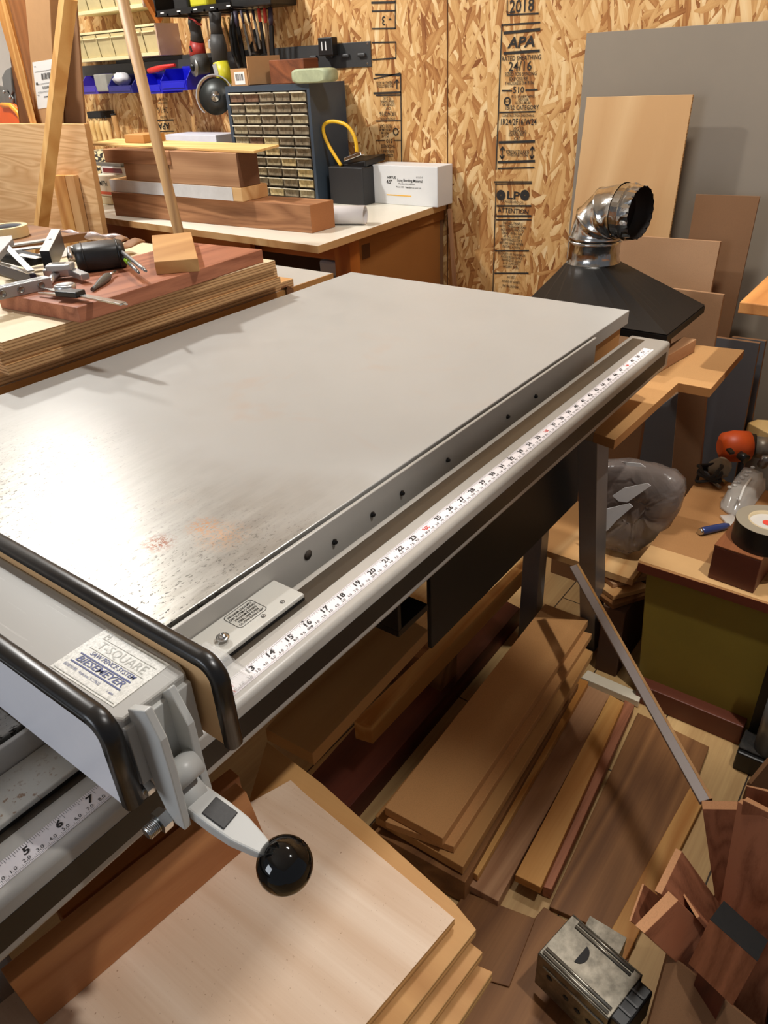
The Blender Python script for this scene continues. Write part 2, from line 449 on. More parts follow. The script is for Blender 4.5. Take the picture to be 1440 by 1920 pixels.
wtext(b, 'ATTENTION', 962, 396, 0.021, sx=0.95, bold=0.01)
wline(b, 931, 386, 996, 386, 0.005); wline(b, 931, 405, 996, 405, 0.006); wline(b, 930, 412, 996, 412, 0.004); wline(b, 928, 470, 992, 470, 0.004); wline(b, 927, 512, 991, 512, 0.004)
for i, t_ in enumerate(('INSTALL PANELS', 'WITH STRENGTH AXIS', 'ACROSS SUPPORTS', 'LEAVE 1/8 IN. GAP', 'AT ALL EDGES', 'KEEP PANELS DRY', 'BEFORE AND AFTER', 'INSTALLATION')):
    wtext(b, t_, 961 - i*0.4, 419 + i*6.3, 0.0115, sx=0.85, bold=0.006)
for i, t_ in enumerate(('INSTALER LES PANNEAUX', 'AXE DE RESISTANCE', 'PERPENDICULAIRE', 'AUX SUPPORTS', 'LAISSER UN JEU', 'AU SEC', 'AVANT ET APRES', 'INSTALLATION')):
    wtext(b, t_, 959 - i*0.3, 477 + i*(6 if i < 5 else 8.6), 0.011, sx=0.8, bold=0.004)
S('stamp_notice', b, INK, parent=wall)
b = B()      # the left sheet's stamp, upside down
for x0, y0, x1, y1, w in ((700, 148, 751, 137, .003), (703, 140, 751, 141, .005), (751, 138, 753, 304, .004), (700, 175, 752, 173, .006), (705, 179, 752, 178, .004), (705, 227, 752, 226, .003), (738, 263, 752, 263, .003), (705, 263, 722, 263, .003)):
    wline(b, x0, y0, x1, y1, w)
for txt, x, y, h, sx in (('STRENGTH AXIS', 723, 155, .013, .8), ('THIS DIRECTION', 723, 161, .011, .8), ('CAT.', 727, 203, .012, .9), ('EXPOSURE 1', 726, 196, .012, .9), ('SHEATHING', 726, 190, .012, .9), ('PS 2-10', 726, 184, .012, .9),
                         ('1R24/2F16', 727, 213, .02, .8), ('CONSTRUCTION', 727, 222, .01, .8), ('15/32 CAT.', 723, 236, .014, .85), ('HUD-UM-40', 722, 243, .011, .85), ('PRP-108', 722, 249, .011, .85), ('PS 2-10', 722, 255, .011, .85), ('510', 730, 264, .018, 1.0),
                         ('THICKNESS', 728, 274, .014, .85), ('EXPOSURE 1', 727, 283, .012, .85), ('SIZED FOR', 727, 291, .012, .85)):
    wtext(b, txt, x, y, h, True, sx=sx, bold=0.006)
ring(b, 742, 247, 0.012); wline(b, 744, 150, 744, 167, .004); wline(b, 744, 149, 740, 155, .003); wline(b, 744, 149, 748, 155, .003)
S('stamp_grade', b, INK, parent=wall)
b = B()
for x0, y0, x1, y1, w in ((696, 5, 741, 4, .006), (697, 21, 742, 20, .004), (697, 54, 742, 53, .004), (697, 80, 742, 79, .004), (698, 112, 742, 109, .004), (741, 0, 741, 54, .003), (742, 80, 742, 110, .003)):
    wline(b, x0, y0, x1, y1, w)
wtext(b, '3', 719, 38, 0.034, True, bold=0.01); wtext(b, '-', 731, 38, 0.034, True, bold=0.02)
S('stamp_number', b, INK, parent=wall)
b = B()      # under the blue bins, upside down
wtext(b, 'APA', 307, 236, 0.034, True, 0.03, 1.2); wline(b, 290, 247, 326, 246, .004); wline(b, 291, 226, 325, 225, .005)
wtext(b, 'RATED', 306, 219, 0.014, True); wtext(b, '24/16', 305, 206, 0.03, True); wtext(b, 'SIZED FOR', 305, 193, 0.013, True); wtext(b, 'EXPOSURE 1', 304, 186, 0.012, True, sx=.8)
S('stamp_grade', b, INK, parent=wall)

# ---------------------------------------------------------------- light
def area(name, loc, tgt, sx, sy, e, col):
    l = bpy.data.lights.new(name, 'AREA'); l.shape = 'RECTANGLE'; l.size = sx; l.size_y = sy; l.energy = e; l.color = col
    o = bpy.data.objects.new(name, l); COL.objects.link(o); o.location = loc
    o.rotation_euler = (V(tgt) - V(loc)).to_track_quat('-Z', 'Y').to_euler(); return o
area('shop_light_bench', (1.15, 2.15, 2.45), (1.15, 1.9, 0), 0.07, 0.16, 40, (1.0, 0.985, 0.95))
area('shop_light_corner', (1.75, 2.95, 2.36), (1.0, 1.2, 0.8), 0.10, 0.15, 9, (1.0, 0.96, 0.9))
def spot(name, loc, tgt, e, ang, blend, r, col):
    l = bpy.data.lights.new(name, 'SPOT'); l.energy = e; l.spot_size = math.radians(ang); l.spot_blend = blend; l.shadow_soft_size = r; l.color = col
    o = bpy.data.objects.new(name, l); COL.objects.link(o); o.location = loc
    o.rotation_euler = (V(tgt) - V(loc)).to_track_quat('-Z', 'Y').to_euler(); return o
spot('narrow_spot_saw', (0.80, -0.78, 2.4), (0.40, -0.15, 0.53), 70, 30, 0.7, 0.03, (1.0, 0.97, 0.93))  # unseen lamp, its cone narrowed to leave the floor planks dark
area('fill_light_saw', (1.42, 0.16, 2.55), (1.45, 0.05, 0), 0.12, 0.3, 21, (1.0, 0.97, 0.92))  # unseen overhead fill, added to brighten the right side and wall
spot('fill_spot_corner', (0.98, -0.75, 2.5), (1.54, -0.16, 0.5), 105, 25, 0.6, 0.03, (1.0, 0.95, 0.86))  # unseen spot added to light the stepped board and low cabinet
area('window_daylight', (-1.72, 0.75, 1.5), (0.2, 0.1, 0.9), 0.9, 0.9, 19, (0.86, 0.92, 1.0))
wd = bpy.data.worlds.new('world'); sc.world = wd; wd.use_nodes = True
wd.node_tree.nodes['Background'].inputs[0].default_value = (0.86, 0.9, 1.0, 1); wd.node_tree.nodes['Background'].inputs[1].default_value = 0.16
sc.view_settings.view_transform = 'Standard'; sc.view_settings.look = 'None'
sc.view_settings.exposure = 0.0; sc.view_settings.gamma = 1.0; sc.view_settings.use_curve_mapping = False

# ---------------------------------------------------------------- table saw
T = H + 0.032          # table top
saw = thing('table_saw', 'large pale grey table saw with long guide rail and measuring tape', 'table saw', (0.5, 0.4, 0))
def top_mat():
    t = NT('saw_top'); co = t.coords(False)
    c = lin((180, 179, 175))
    n = t.noise(co, 2.5, 5, 0.6)
    base = t.ramp(n, [(0.3, sh(c, 0.95)), (0.7, sh(c, 1.04))])
    sx = t.N('ShaderNodeSeparateXYZ'); t.L(co, sx.inputs[0])
    # bare iron to the left of the laminate: darker and shinier, pitted, with rust
    n2 = t.noise(co, 3.0, 4, 0.6)
    e = t.math('ADD', sx.outputs[0], t.math('MULTIPLY', t.math('SUBTRACT', n2, 0.5), 0.32))
    e = t.math('ADD', e, t.math('MULTIPLY', sx.outputs[1], 0.10))
    iron = t.ramp(t.math('ADD', e, 0.5), [(0.50, (1, 1, 1, 1)), (0.76, (0, 0, 0, 1))])
    p = t.noise(t.mapv(co, (1.0, 1.9, 1), (0, 0, 0.5)), 170, 2, 0.7)
    spots = t.ramp(p, [(0.595, (0, 0, 0, 1)), (0.66, (1, 1, 1, 1))])
    dens = t.ramp(t.math('ADD', e, t.math('MULTIPLY', n, 0.22)), [(0.08, (1, 1, 1, 1)), (0.30, (0, 0, 0, 1))])
    sp = t.math('MULTIPLY', spots, dens)
    ir = t.ramp(t.noise(t.mapv(co, (2, 14, 1)), 6, 4, 0.7), [(0.3, lin((120, 116, 108))), (0.8, lin((166, 163, 156)))])
    o = t.mix(iron, base, ir)
    o = t.mix(sp, o, lin((46, 42, 38)))
    # warm stains on the laminate
    st = t.ramp(t.noise(co, 4.2, 3, 0.7, 0.8), [(0.62, (0, 0, 0, 1)), (0.76, (1, 1, 1, 1))])
    o = t.mix(t.math('MULTIPLY', st, 0.22), o, lin((190, 146, 112)))
    for cx, cy, r, col, amt in ((0.391, 0.195, 0.022, (120, 62, 28), 1.0), (0.441, 0.181, 0.024, (186, 132, 84), 0.8), (0.439, 0.148, 0.035, (196, 150, 110), 0.6)):
        d = t.N('ShaderNodeVectorMath', operation='DISTANCE'); t.L(co, d.inputs[0]); d.inputs[1].default_value = (cx - 0.3365, cy - 0.422, 0.026)
        dd = t.ramp(t.math('DIVIDE', d.outputs['Value'], r), [(0.2, (1, 1, 1, 1)), (1.0, (0, 0, 0, 1))])
        q = t.ramp(t.noise(co, 330, 2, 0.7), [(0.47, (0, 0, 0, 1)), (0.56, (1, 1, 1, 1))])
        o = t.mix(t.math('MULTIPLY', t.math('MULTIPLY', dd, q), amt), o, lin(col))
    t.L(o, t.b.inputs['Base Color'])
    t.L(t.math('MULTIPLY', iron, 0.75), t.b.inputs['Metallic'])
    t.L(t.ramp(t.math('ADD', t.noise(co, 20, 4, 0.7), t.math('MULTIPLY', iron, -0.25)), [(0.1, (0.30,)*3 + (1,)), (0.7, (0.44,)*3 + (1,))]), t.b.inputs['Roughness'])
    t.bump(t.noise(t.mapv(co, (1, 2, 1), (0, 0, 0.4)), 90, 4, 0.7), 0.05, 0.0005)
    return t.m
b = B().box(-0.75, 1.423, 0.078, 0.764, T - 0.026, T)
tt = ob('table_top', b, top_mat(), saw, bevel=0.0012)
tt.location = (0.0, 0.0, T - 0.03 - 0.0); 
tt.location = V(((-0.75 + 1.423)/2, (0.078 + 0.764)/2, T - 0.026)) - V(saw.location)
b = B().box(1.26, 1.415, 0.088, 0.106, T - 0.115, T - 0.03); b.box(1.397, 1.415, 0.106, 0.75, T - 0.115, T - 0.03); b.box(-0.7, 1.397, 0.735, 0.75, T - 0.115, T - 0.03)
ob('apron', b, MDF, saw, bevel=0.001)
# mounting angle along the front edge
b = B().box(-0.75, 1.252, 0.0705, 0.0755, H - 0.055, T - 0.003); b.box(-0.75, 1.252, -0.005, 0.0705, H - 0.0555, H - 0.0505)
ang = ob('mounting_angle', b, GREY_PAINT, saw, bevel=0.0012)
for xx in (0.53, 0.60, 0.66, 0.765, 0.93, 1.02):
    b = B(); c = V((xx, 0.0705, H + 0.001))
    b.lathe([(0.0036, 0), (0.0036, 0.002), (0.0022, 0.003), (0.0022, 0.004)], c, (0, -1, 0), 6, 0, True, False)
    ob('bolt', b, BLACKM, saw)
b = B(); b.lathe([(0.005, 0), (0.006, 0.0006), (0.0, 0.0008)], (0.487, 0.0704, H + 0.008), (0, -1, 0), 16, 0, True); ob('bolt_hole', b, plain('hole_dark', (60, 52, 44), 0.8), saw)
# guide rail: rounded rectangular tube
def rail_profile():
    y0, y1, z0, z1, r = -0.0205, 0.0555, H - 0.0505, H, 0.006
    p = []
    for cy, cz, a0 in ((y1 - r, z1 - r, 0), (y0 + r, z1 - r, 90), (y0 + r, z0 + r, 180), (y1 - r, z0 + r, 270)):
        for k in range(6):
            a = math.radians(a0 + 18 * k); p.append((cy + r*math.cos(a), cz + r*math.sin(a)))
    return p
pr = rail_profile()
rail = ob('guide_rail', B().rings([[V((x, y, z)) for y, z in pr] for x in (-0.8, 1.376)], 0, True, True), GREY_PAINT, saw)
RW = rail
BAND = plain('brown_black_band', (66, 58, 48), 0.3, var=0.1, nscale=14); BANDF = plain('black_front_band', (34, 29, 25), 0.4, var=0.1)
ob('top_band', B().box(-0.8, 1.362, 0.0215, 0.0445, H - 0.001, H + 0.0004), BAND, rail)
ob('front_band', B().box(-0.8, 1.362, -0.0209, -0.0195, H - 0.0395, H - 0.0155), BANDF, rail)
tp = ob('measuring_tape', B().box(-0.8, 1.318, -0.0105, 0.0075, H - 0.001, H + 0.0005), TAPEW, rail)
bk, br_ = B(), B()
zt = H + 0.0008
def tx(i): return i*IN - (0.0125 if i < 9 else 0.0)
def tick(bb, x, y0, y1, w): bb.quad((x - w, y0, zt), (x + w, y0, zt), (x + w, y1, zt), (x - w, y1, zt))
for i in range(2, 52):
    for k in range(16):
        x = tx(i) + (k/16.0)*IN + 0.006
        if x > 1.312: continue
        ln = 0.0062 if k == 0 else 0.005 if k == 8 else 0.0042 if k % 4 == 0 else 0.0034 if k % 2 == 0 else 0.0026
        tick(bk, x, 0.0074, 0.0074 - ln, 0.00012)
    if i % 12 == 0:
        br_.text(f'{i//12}Ft', 0.0075, (tx(i), 0.0002, zt), (-1, 0, 0), (0, -1, 0), 0, bold=0.02)
    else:
        bk.text(str(i), 0.0088, (tx(i), 0.0004, zt), (1, 0, 0), (0, 1, 0), 0, bold=0.028, shear=0.15, sx=1.15)
    if i % 16 == 0:
        for yy, s_ in ((0.0062, 1), (-0.0055, -1)):
            bk.quad((tx(i) - 0.0016, yy - 0.0006*s_, zt), (tx(i) + 0.0016, yy - 0.0006*s_, zt), (tx(i), yy + 0.0016*s_, zt), (tx(i), yy + 0.0016*s_, zt))
for c in range(6, 132):
    x0 = c*0.01 - (0.0125 if c < 21 else 0.0)
    bk.text((f'{c},0' if c % 10 == 0 else f'{c % 10},0'), 0.0046, (x0 + 0.004, -0.0059, zt), (1, 0, 0), (0, 1, 0), 0, bold=0.0, shear=0.1)
    for k in range(10):
        x = x0 + k*0.001
        if x > 1.312: continue
        tick(bk, x, -0.0103, -0.0103 + (0.0034 if k == 0 else 0.0026 if k == 5 else 0.0019), 0.00008)
ob('numerals_black', bk, TICK, tp); ob('numerals_red', br_, RED, tp)
# legs and cabinet body under the table
for lx, ly in ((1.378, 0.214), (1.378, 0.69)):
    b = B().box(lx - 0.019, lx + 0.019, ly - 0.022, ly + 0.022, 0, T - 0.0265)
    ob('leg', b, LEGGREY, saw, bevel=0.001)
b = B().box(-0.75, 0.10, 0.16, 0.70, 0.0, T - 0.03); ob('saw_cabinet', b, GREY_PAINT, saw, bevel=0.004)

# black steel drawer case slung under the extension
dc = thing('drawer_cabinet', 'black metal drawer case slung under the saw table behind the guide rail', 'drawer case', (0.95, 0.35, H - 0.25))
b = B(); b.box(0.768, 1.322, 0.102, 0.110, H - 0.35, H - 0.09); b.box(1.314, 1.322, 0.110, 0.6, H - 0.35, H - 0.09); b.box(0.768, 1.314, 0.592, 0.6, H - 0.35, H - 0.09); b.box(0.768, 1.314, 0.110, 0.592, H - 0.098, H - 0.09)
ob('case', b, plain('black_case', (26, 24, 23), 0.5), dc, bevel=0.001)
b = B()
for i in range(4): b.box(0.70, 0.765, 0.16 + i*0.014, 0.166 + i*0.014, H - 0.24 + i*0.03, H - 0.222 + i*0.03)
ob('slide', b, BLACKM, dc)
b = B().box(0.68, 0.757, 0.10, 0.55, H - 0.262, H - 0.25); b.box(0.68, 0.688, 0.10, 0.55, H - 0.25, H - 0.09); ob('tray', b, BLACK, dc, bevel=0.001)

# ---------------------------------------------------------------- rip fence
FT = H + 0.11          # top edge of the fence faces
XL, XR = 0.166, 0.2545
fence = thing('rip_fence', 'grey steel rip fence with white faces, black edging and round black knob', 'saw fence', (0.23, 0.2, T))
FB = T + 0.002
# the faces: laminated boards with rounded front corners
def face_outline(y0, zt_, r, y1, zb):
    p = [(y1, zb), (y1, zt_)]
    for k in range(7):
        a = math.radians(90 + 15*k)
        p.append((y0 + r + r*math.cos(a), zt_ - r + r*math.sin(a)))
    p.append((y0, zb)); return p
def fence_face(x0, x1, side, y0, zb):
    out = face_outline(y0, FT, 0.017, 0.80, zb)
    b = B().prism([(x0, y, z) for y, z in out], (x1 - x0, 0, 0), 0, 1, 0)
    o = ob('fence_face', b, [LAMW if side == 'L' else BIRCHF['Y'], BIRCHF['Y']], fence)
    if side == 'R':      # laminate on the working side
        ob('laminate', B().prism([(x1, y, z) for y, z in out], (0.0012, 0, 0), 0), LAMW, o)
    # black edge moulding over top and front end
    ctr = [(0.80, FT), (y0 + 0.017, FT)]
    for k in range(7):
        a = math.radians(90 + 15*k); ctr.append((y0 + 0.017 + 0.017*math.cos(a), FT - 0.017 + 0.017*math.sin(a)))
    ctr.append((y0, zb - 0.002))
    xm = (x0 + x1)/2; hw = (x1 - x0)/2 + 0.0006; rs = []
    for i, (y, z) in enumerate(ctr):
        a = ctr[max(i-1, 0)]; c = ctr[min(i+1, len(ctr)-1)]
        t = V((0, c[0]-a[0], c[1]-a[1])).normalized(); nrm = V((0, t.z, -t.y))
        if nrm.z < -0.01 or (abs(nrm.z) < 0.02 and nrm.y > 0): nrm = -nrm
        pt = V((xm, y, z))
        rr = [pt + V((math.cos(q)*hw, 0, 0)) + nrm*(math.sin(q)*0.0034 + 0.0002) for q in [math.pi*j/8 for j in range(9)]]
        rr += [pt + V((-hw, 0, 0)) - nrm*0.0055, pt + V((hw, 0, 0)) - nrm*0.0055]
        rs.append(rr)
    ob('edge_moulding', B().rings(rs, 0, True, True), plain('black_edging', (27, 25, 24), 0.3, var=0.3, nscale=60), o)
    return o
yR = at(450, 1330, X=XR).y + 0.004; zR = T + 0.0015
yL = at(264, 1465, X=XL + 0.0125).y + 0.004; zL = T + 0.0015
fence_face(XR - 0.0125, XR - 0.0012, 'R', yR, zR)
fence_face(XL, XL + 0.0125, 'L', yL, zL)
print('fence faces', yR, zR, yL, zL)
# steel box between the faces
BT = FT - 0.013
xa, xb = XL + 0.0127, XR - 0.0127
yf = at(310, 1290, Z=BT).y
def brushed():
    t = NT('worn_grey_enamel'); co = t.coords(False); c = lin((160, 157, 151))
    sc1 = t.ramp(t.noise(t.mapv(co, (160, 8, 1), (0, 0, 0.12)), 1.0, 4, 0.75), [(0.60, (0, 0, 0, 1)), (0.72, (1, 1, 1, 1))])
    msk = t.ramp(t.noise(co, 9, 3, 0.6), [(0.42, (0, 0, 0, 1)), (0.62, (1, 1, 1, 1))])
    o = t.mix(t.math('MULTIPLY', t.math('MULTIPLY', sc1, msk), 0.6), c, lin((225, 224, 220)))
    t.L(o, t.b.inputs['Base Color']); t.b.inputs['Roughness'].default_value = 0.46
    return t.m
ENAMEL = brushed()
b = B().prism([(xa, 0.78, BT), (xb, 0.78, BT), (xb, yf + 0.012, BT), (xb - 0.004, yf, BT), (xa + 0.006, yf, BT), (xa, yf + 0.012, BT)], (0, 0, -0.0635), 0)
body = ob('fence_body', b, ENAMEL, fence, bevel=0.002)
# label
q = [at(x, y, Z=BT + 0.0004) for x, y in ((200, 1179), (318, 1245), (213, 1326.5), (93, 1248))]
ctr = (q[0] + q[1] + q[2] + q[3]) / 4
ux = ((q[1] + q[2] - q[0] - q[3]) / 2); uy = ((q[0] + q[1] - q[2] - q[3]) / 2)
LW, LH = ux.length, uy.length; ux.normalize(); uy.normalize()
def LP(u, v, dz=0.0): return ctr + ux*(u*LW) + uy*(v*LH) + V((0, 0, dz))
lab = B().prism([LP(-.5, -.5), LP(.5, -.5), LP(.5, .5), LP(-.5, .5)], (0, 0, -0.0006))
t = NT('label_foil'); co = t.coords()
t.L(t.ramp(t.noise(co, 420, 2, 0.8), [(0.3, lin((176, 174, 164))), (0.6, lin((222, 220, 212)))]), t.b.inputs['Base Color']); t.b.inputs['Roughness'].default_value = 0.4
LABM = t.m
lo_ = ob('maker_label', lab, LABM, body)
NAVY = plain('navy_print', (52, 66, 132), 0.5); FAINT = plain('worn_silver_print', (150, 148, 138), 0.4)
nb, fb = B(), B()
def fit(bb, txt, u, v, wfrac, hfrac, dz, shear=0.0, bold=0.0):
    """cap height hfrac of the label, line length wfrac of its width"""
    size = hfrac*LH/0.72; vs = glyphs(txt, 'CENTER', shear, bold)[0]; w = (max(p[0] for p in vs) - min(p[0] for p in vs))*size
    bb.text(txt, size, LP(u, v, dz), ux, uy, 0, 'CENTER', shear, bold, wfrac*LW/w)
fit(nb, 'SAW FENCE SYSTEM', 0.03, 0.018, 0.68, 0.08, .0003, 0.15, 0.008)
fit(nb, 'BIESEMEYER', -0.01, -0.156, 0.72, 0.115, .0003, 0.2, 0.012)
fit(nb, 'BIESEMEYER   Anderson, SC 29625', -0.136, -0.335, 0.56, 0.05, .0003)
fit(nb, '1-888', 0.32, -0.36, 0.09, 0.035, .0003)
def lrect(bb, u0, v0, u1, v1, w=0.0006):
    for (a, c, d, e) in ((u0, v0, u1, v0), (u0, v1, u1, v1)):
        P, Q = LP(a, c, .0003), LP(d, e, .0003); n_ = uy*w
        bb.quad(P - n_, Q - n_, Q + n_, P + n_)
lrect(nb, -0.40, -0.245, 0.38, -0.068)
fit(fb, 'T-SQUARE', 0.02, 0.20, 0.72, 0.16, .0002)
lrect(fb, -0.40, 0.085, 0.44, 0.32, 0.0002)
lrect(fb, -0.47, -0.46, 0.47, 0.46, 0.0003)
fb.text('M', 0.007, LP(-0.36, 0.38, .0002), ux, uy, 0)
ob('print_navy', nb, NAVY, lo_); ob('print_worn', fb, FAINT, lo_)
# crossbar of the T-square lying along the rail
b = B().box(-0.06, 0.4335, 0.0275, 0.0695, H + 0.0035, H + 0.0085)
t = NT('worn_plate'); co = t.coords(False); c = lin((190, 188, 180))
sp = t.ramp(t.noise(co, 170, 3, 0.7), [(0.57, (0, 0, 0, 1)), (0.64, (1, 1, 1, 1))])
sx_ = t.N('ShaderNodeSeparateXYZ'); t.L(co, sx_.inputs[0])
dn = t.ramp(t.math('ADD', t.math('ADD', sx_.outputs[0], 0.5), t.math('MULTIPLY', t.math('SUBTRACT', t.noise(co, 14, 3, 0.6), 0.5), 0.35)), [(0.40, (1, 1, 1, 1)), (0.50, (0, 0, 0, 1))])
t.L(t.mix(t.math('MULTIPLY', sp, dn), c, lin((132, 96, 66))), t.b.inputs['Base Color']); t.b.inputs['Roughness'].default_value = 0.4
cross = ob('crossbar', b, t.m, fence, bevel=0.0012)
pl = V((0.365, 0.061, H + 0.0088))
wq = [at(x, y, Z=H + 0.0088) for x, y in ((320+630/4.5, 1020+447/4.5), (320+785/4.5, 1020+520/4.5), (320+552/4.5, 1020+697/4.5), (320+400/4.5, 1020+612/4.5))]
wc = (wq[0]+wq[1]+wq[2]+wq[3])/4 - V((0, 0.006, 0)); W_, H_ = 0.5*((wq[1]-wq[2]).length + (wq[0]-wq[3]).length), 0.5*((wq[0]-wq[1]).length + (wq[3]-wq[2]).length)
wb = B()
X_, Y_ = V((-1, 0, 0)), V((0, -1, 0))
for i, s_ in enumerate(('APPLY PASTE WAX TO', 'FENCE AND TABLE', 'SURFACE MONTHLY.', 'GREASE CAMLOCK AND', 'CAM FOOT MONTHLY')):
    wb.text(s_, H_*0.155, wc + Y_*(H_*(0.33 - 0.165*i)), X_, Y_, 0, bold=0.015, sx=0.78)
N_ = 24; ro, rc = [], 0.004
for i in range(4):
    cx, cy = [(1, 1), (-1, 1), (-1, -1), (1, -1)][i]
    for k in range(6):
        a = math.radians(90*i + 18*k); ro.append((cx*(W_/2 - rc) + rc*math.cos(a), cy*(H_/2 - rc) + rc*math.sin(a)))
for i in range(len(ro)):
    a, c = ro[i], ro[(i+1) % len(ro)]; s_ = 0.972
    P = lambda p, k: wc + V((p[0]*k, p[1]*(k if k == 1 else 0.955), 0))
    wb.quad(P(a, 1), P(c, 1), P(c, s_), P(a, s_))
ob('care_label', wb, TICK, cross)
for x, y in ((320+782/4.5, 1020+607/4.5), (320+942/4.5, 1020+488/4.5)):
    p = at(x, y, Z=H + 0.0086)
    ob('screw', B().lathe([(0.0024, 0), (0.0024, 0.0006), (0.0012, 0.0007)], p, (0, 0, 1), 12), STEELD, cross)
ob('rear_lip', B().box(-0.06, 0.4335, 0.0275, 0.0315, H + 0.001, H + 0.0035), BLACK, cross)
# clear cursor with its screw
cz = H + 0.0092
CLEAR = NT('clear_acrylic'); CLEAR.b.inputs['Base Color'].default_value = (0.8, 0.8, 0.78, 1); CLEAR.b.inputs['Alpha'].default_value = 0.28; CLEAR.b.inputs['Roughness'].default_value = 0.06; CLEAR = CLEAR.m
x0, x1 = 0.284, 0.327
b = B().prism([(x0, 0.052, cz + 0.003), (x1, 0.052, cz + 0.003), (x1, 0.022, cz + 0.003), (x1, 0.014, cz - 0.004), (x1, -0.0105, cz - 0.004), (x0, -0.0105, cz - 0.004), (x0, 0.014, cz - 0.004), (x0, 0.022, cz + 0.003)], (0, 0, -0.0026))
b = B()
prof = [(0.052, cz + 0.003), (0.022, cz + 0.003), (0.015, cz - 0.0040), (-0.0105, cz - 0.0040), (-0.0105, cz - 0.0066), (0.0135, cz - 0.0066), (0.0205, cz + 0.0005), (0.052, cz + 0.0005)]
b.prism([(x0, y, z) for y, z in prof], (x1 - x0, 0, 0))
cur = ob('cursor', b, CLEAR, fence, bevel=0.0008)
sp_ = at(320+440/4.5, 1020+790/4.5, Z=cz + 0.003)
ob('washer', B().lathe([(0.0062, 0), (0.0062, 0.0011), (0.003, 0.0012)], sp_, (0, 0, 1), 24), STEEL, cur)
b = B(); b.lathe([(0.0042, 0.0012), (0.004, 0.0028), (0.0022, 0.0040), (0.0005, 0.0044)], sp_, (0, 0, 1), 20)
b.bar(sp_ + V((-0.002, 0, 0.0042)), sp_ + V((0.002, 0, 0.0042)), 0.0006, 0.0009, m=1); b.bar(sp_ + V((0, -0.002, 0.0042)), sp_ + V((0, 0.002, 0.0042)), 0.0006, 0.0009, m=1)
ob('cross_screw', b, [STEEL, BLACK], cur)
ob('hairline', B().box(0.303, 0.3035, -0.0104, 0.013, cz - 0.0069, cz - 0.0066), RED, cur)
# head: two bracket plates, pivots, lever and knob
def plate(xp, th, pxs, nm='bracket_plate'):
    pts = [at(x, y, X=xp) for x, y in pxs]
    return ob(nm, B().prism(pts, (th, 0, 0)), PALE_PAINT, fence, bevel=0.001)
XP1, XP2, TH = 0.1895, 0.2165, 0.0062
plate(XP1, TH, [(238, 1330), (270, 1334), (300, 1392), (318, 1450), (347, 1558), (322, 1540), (293, 1482), (272, 1420), (250, 1380)])
plate(XP2, TH, [(300, 1302), (314, 1292), (352, 1362), (372, 1440), (390, 1500), (372, 1490), (345, 1445), (325, 1400), (308, 1370)])
b = B().box(xa + 0.004, xb - 0.004, yf - 0.004, yf + 0.001, BT - 0.06, BT - 0.006); ob('head_plate', b, PALE_PAINT, fence, bevel=0.001)
pc = at(365, 1425, X=XP2); 
b = B().cyl((XP1 + TH, pc.y, pc.z), (XP2, pc.y, pc.z), 0.0105, n=24); ob('pivot_barrel', b, PALE_PAINT, fence)
pn = at(312, 1530, X=XP1)
b = B().lathe([(0.0088, 0), (0.0088, 0.0075)], (XP1, pn.y, pn.z), (-1, 0, 0), 6, 0, True, False)
b.lathe([(0.0048, 0.0075), (0.0048, 0.017), (0.004, 0.018)], (XP1, pn.y, pn.z), (-1, 0, 0), 16)
for k in range(7): b.lathe([(0.0052, 0.0085 + k*0.0013), (0.0055, 0.009 + k*0.0013), (0.0052, 0.0095 + k*0.0013)], (XP1, pn.y, pn.z), (-1, 0, 0), 16)
ob('pivot_nut', b, STEEL, fence)
pf = at(280, 1468, X=XP1)
b = B().lathe([(0.0072, 0), (0.0072, 0.006)], (XP1, pf.y, pf.z), (-1, 0, 0), 6, 0, True, False); b.lathe([(0.004, 0.006), (0.004, 0.011)], (XP1, pf.y, pf.z), (-1, 0, 0), 14)
ob('adjuster_nut', b, STEEL, fence)
pb = at(330, 1465, X=XP1 + 0.02)
ob('adjuster_stud', B().cyl((XP1 + TH, pf.y, pf.z), (XP2, pf.y, pf.z), 0.006, n=16), BRASSY, fence)
# lever
KB = near(534, 1622, 0.510); KR = 0.0198
L0 = at(350, 1487, X=(XP1 + TH + XP2)/2)
lv = B(); dirv = (KB - L0).normalized()
ob('lever_barrel', B().cyl((XP1 + TH + 0.001, L0.y, L0.z), (XP2 - 0.001, L0.y, L0.z), 0.0125, n=24), PALE_PAINT, fence)
L1 = L0 + dirv*0.030; L2 = KB - dirv*KR*0.6
upv = V((0, 0, 1)); sd = dirv.cross(upv).normalized(); un = sd.cross(dirv).normalized()
def sec(p, w, h): return [p - sd*w/2 - un*h/2, p + sd*w/2 - un*h/2, p + sd*w/2 + un*h/2, p - sd*w/2 + un*h/2]
lv.rings([sec(L0, 0.0215, 0.011), sec(L1, 0.0225, 0.011), sec(L1 + dirv*0.018, 0.021, 0.0105), sec((L1 + L2)/2 + dirv*0.012, 0.014, 0.009), sec(L2, 0.0085, 0.0075)], 0, True, False)
lever = ob('lever', lv, PALE_PAINT, fence, bevel=0.0015)
c0 = L0 + dirv*0.030 + un*0.0055
ob('lever_pad', B().bar(c0 - dirv*0.010, c0 + dirv*0.010, 0.0155, 0.0022, un), plain('worn_black_pad', (34, 32, 31), 0.5, var=0.5, nscale=200), lever, bevel=0.0006)
ob('knob', B().ball(KB, KR, 40), plain('black_phenolic', (9, 9, 9), 0.06, spec=0.6, var=0.0), fence)
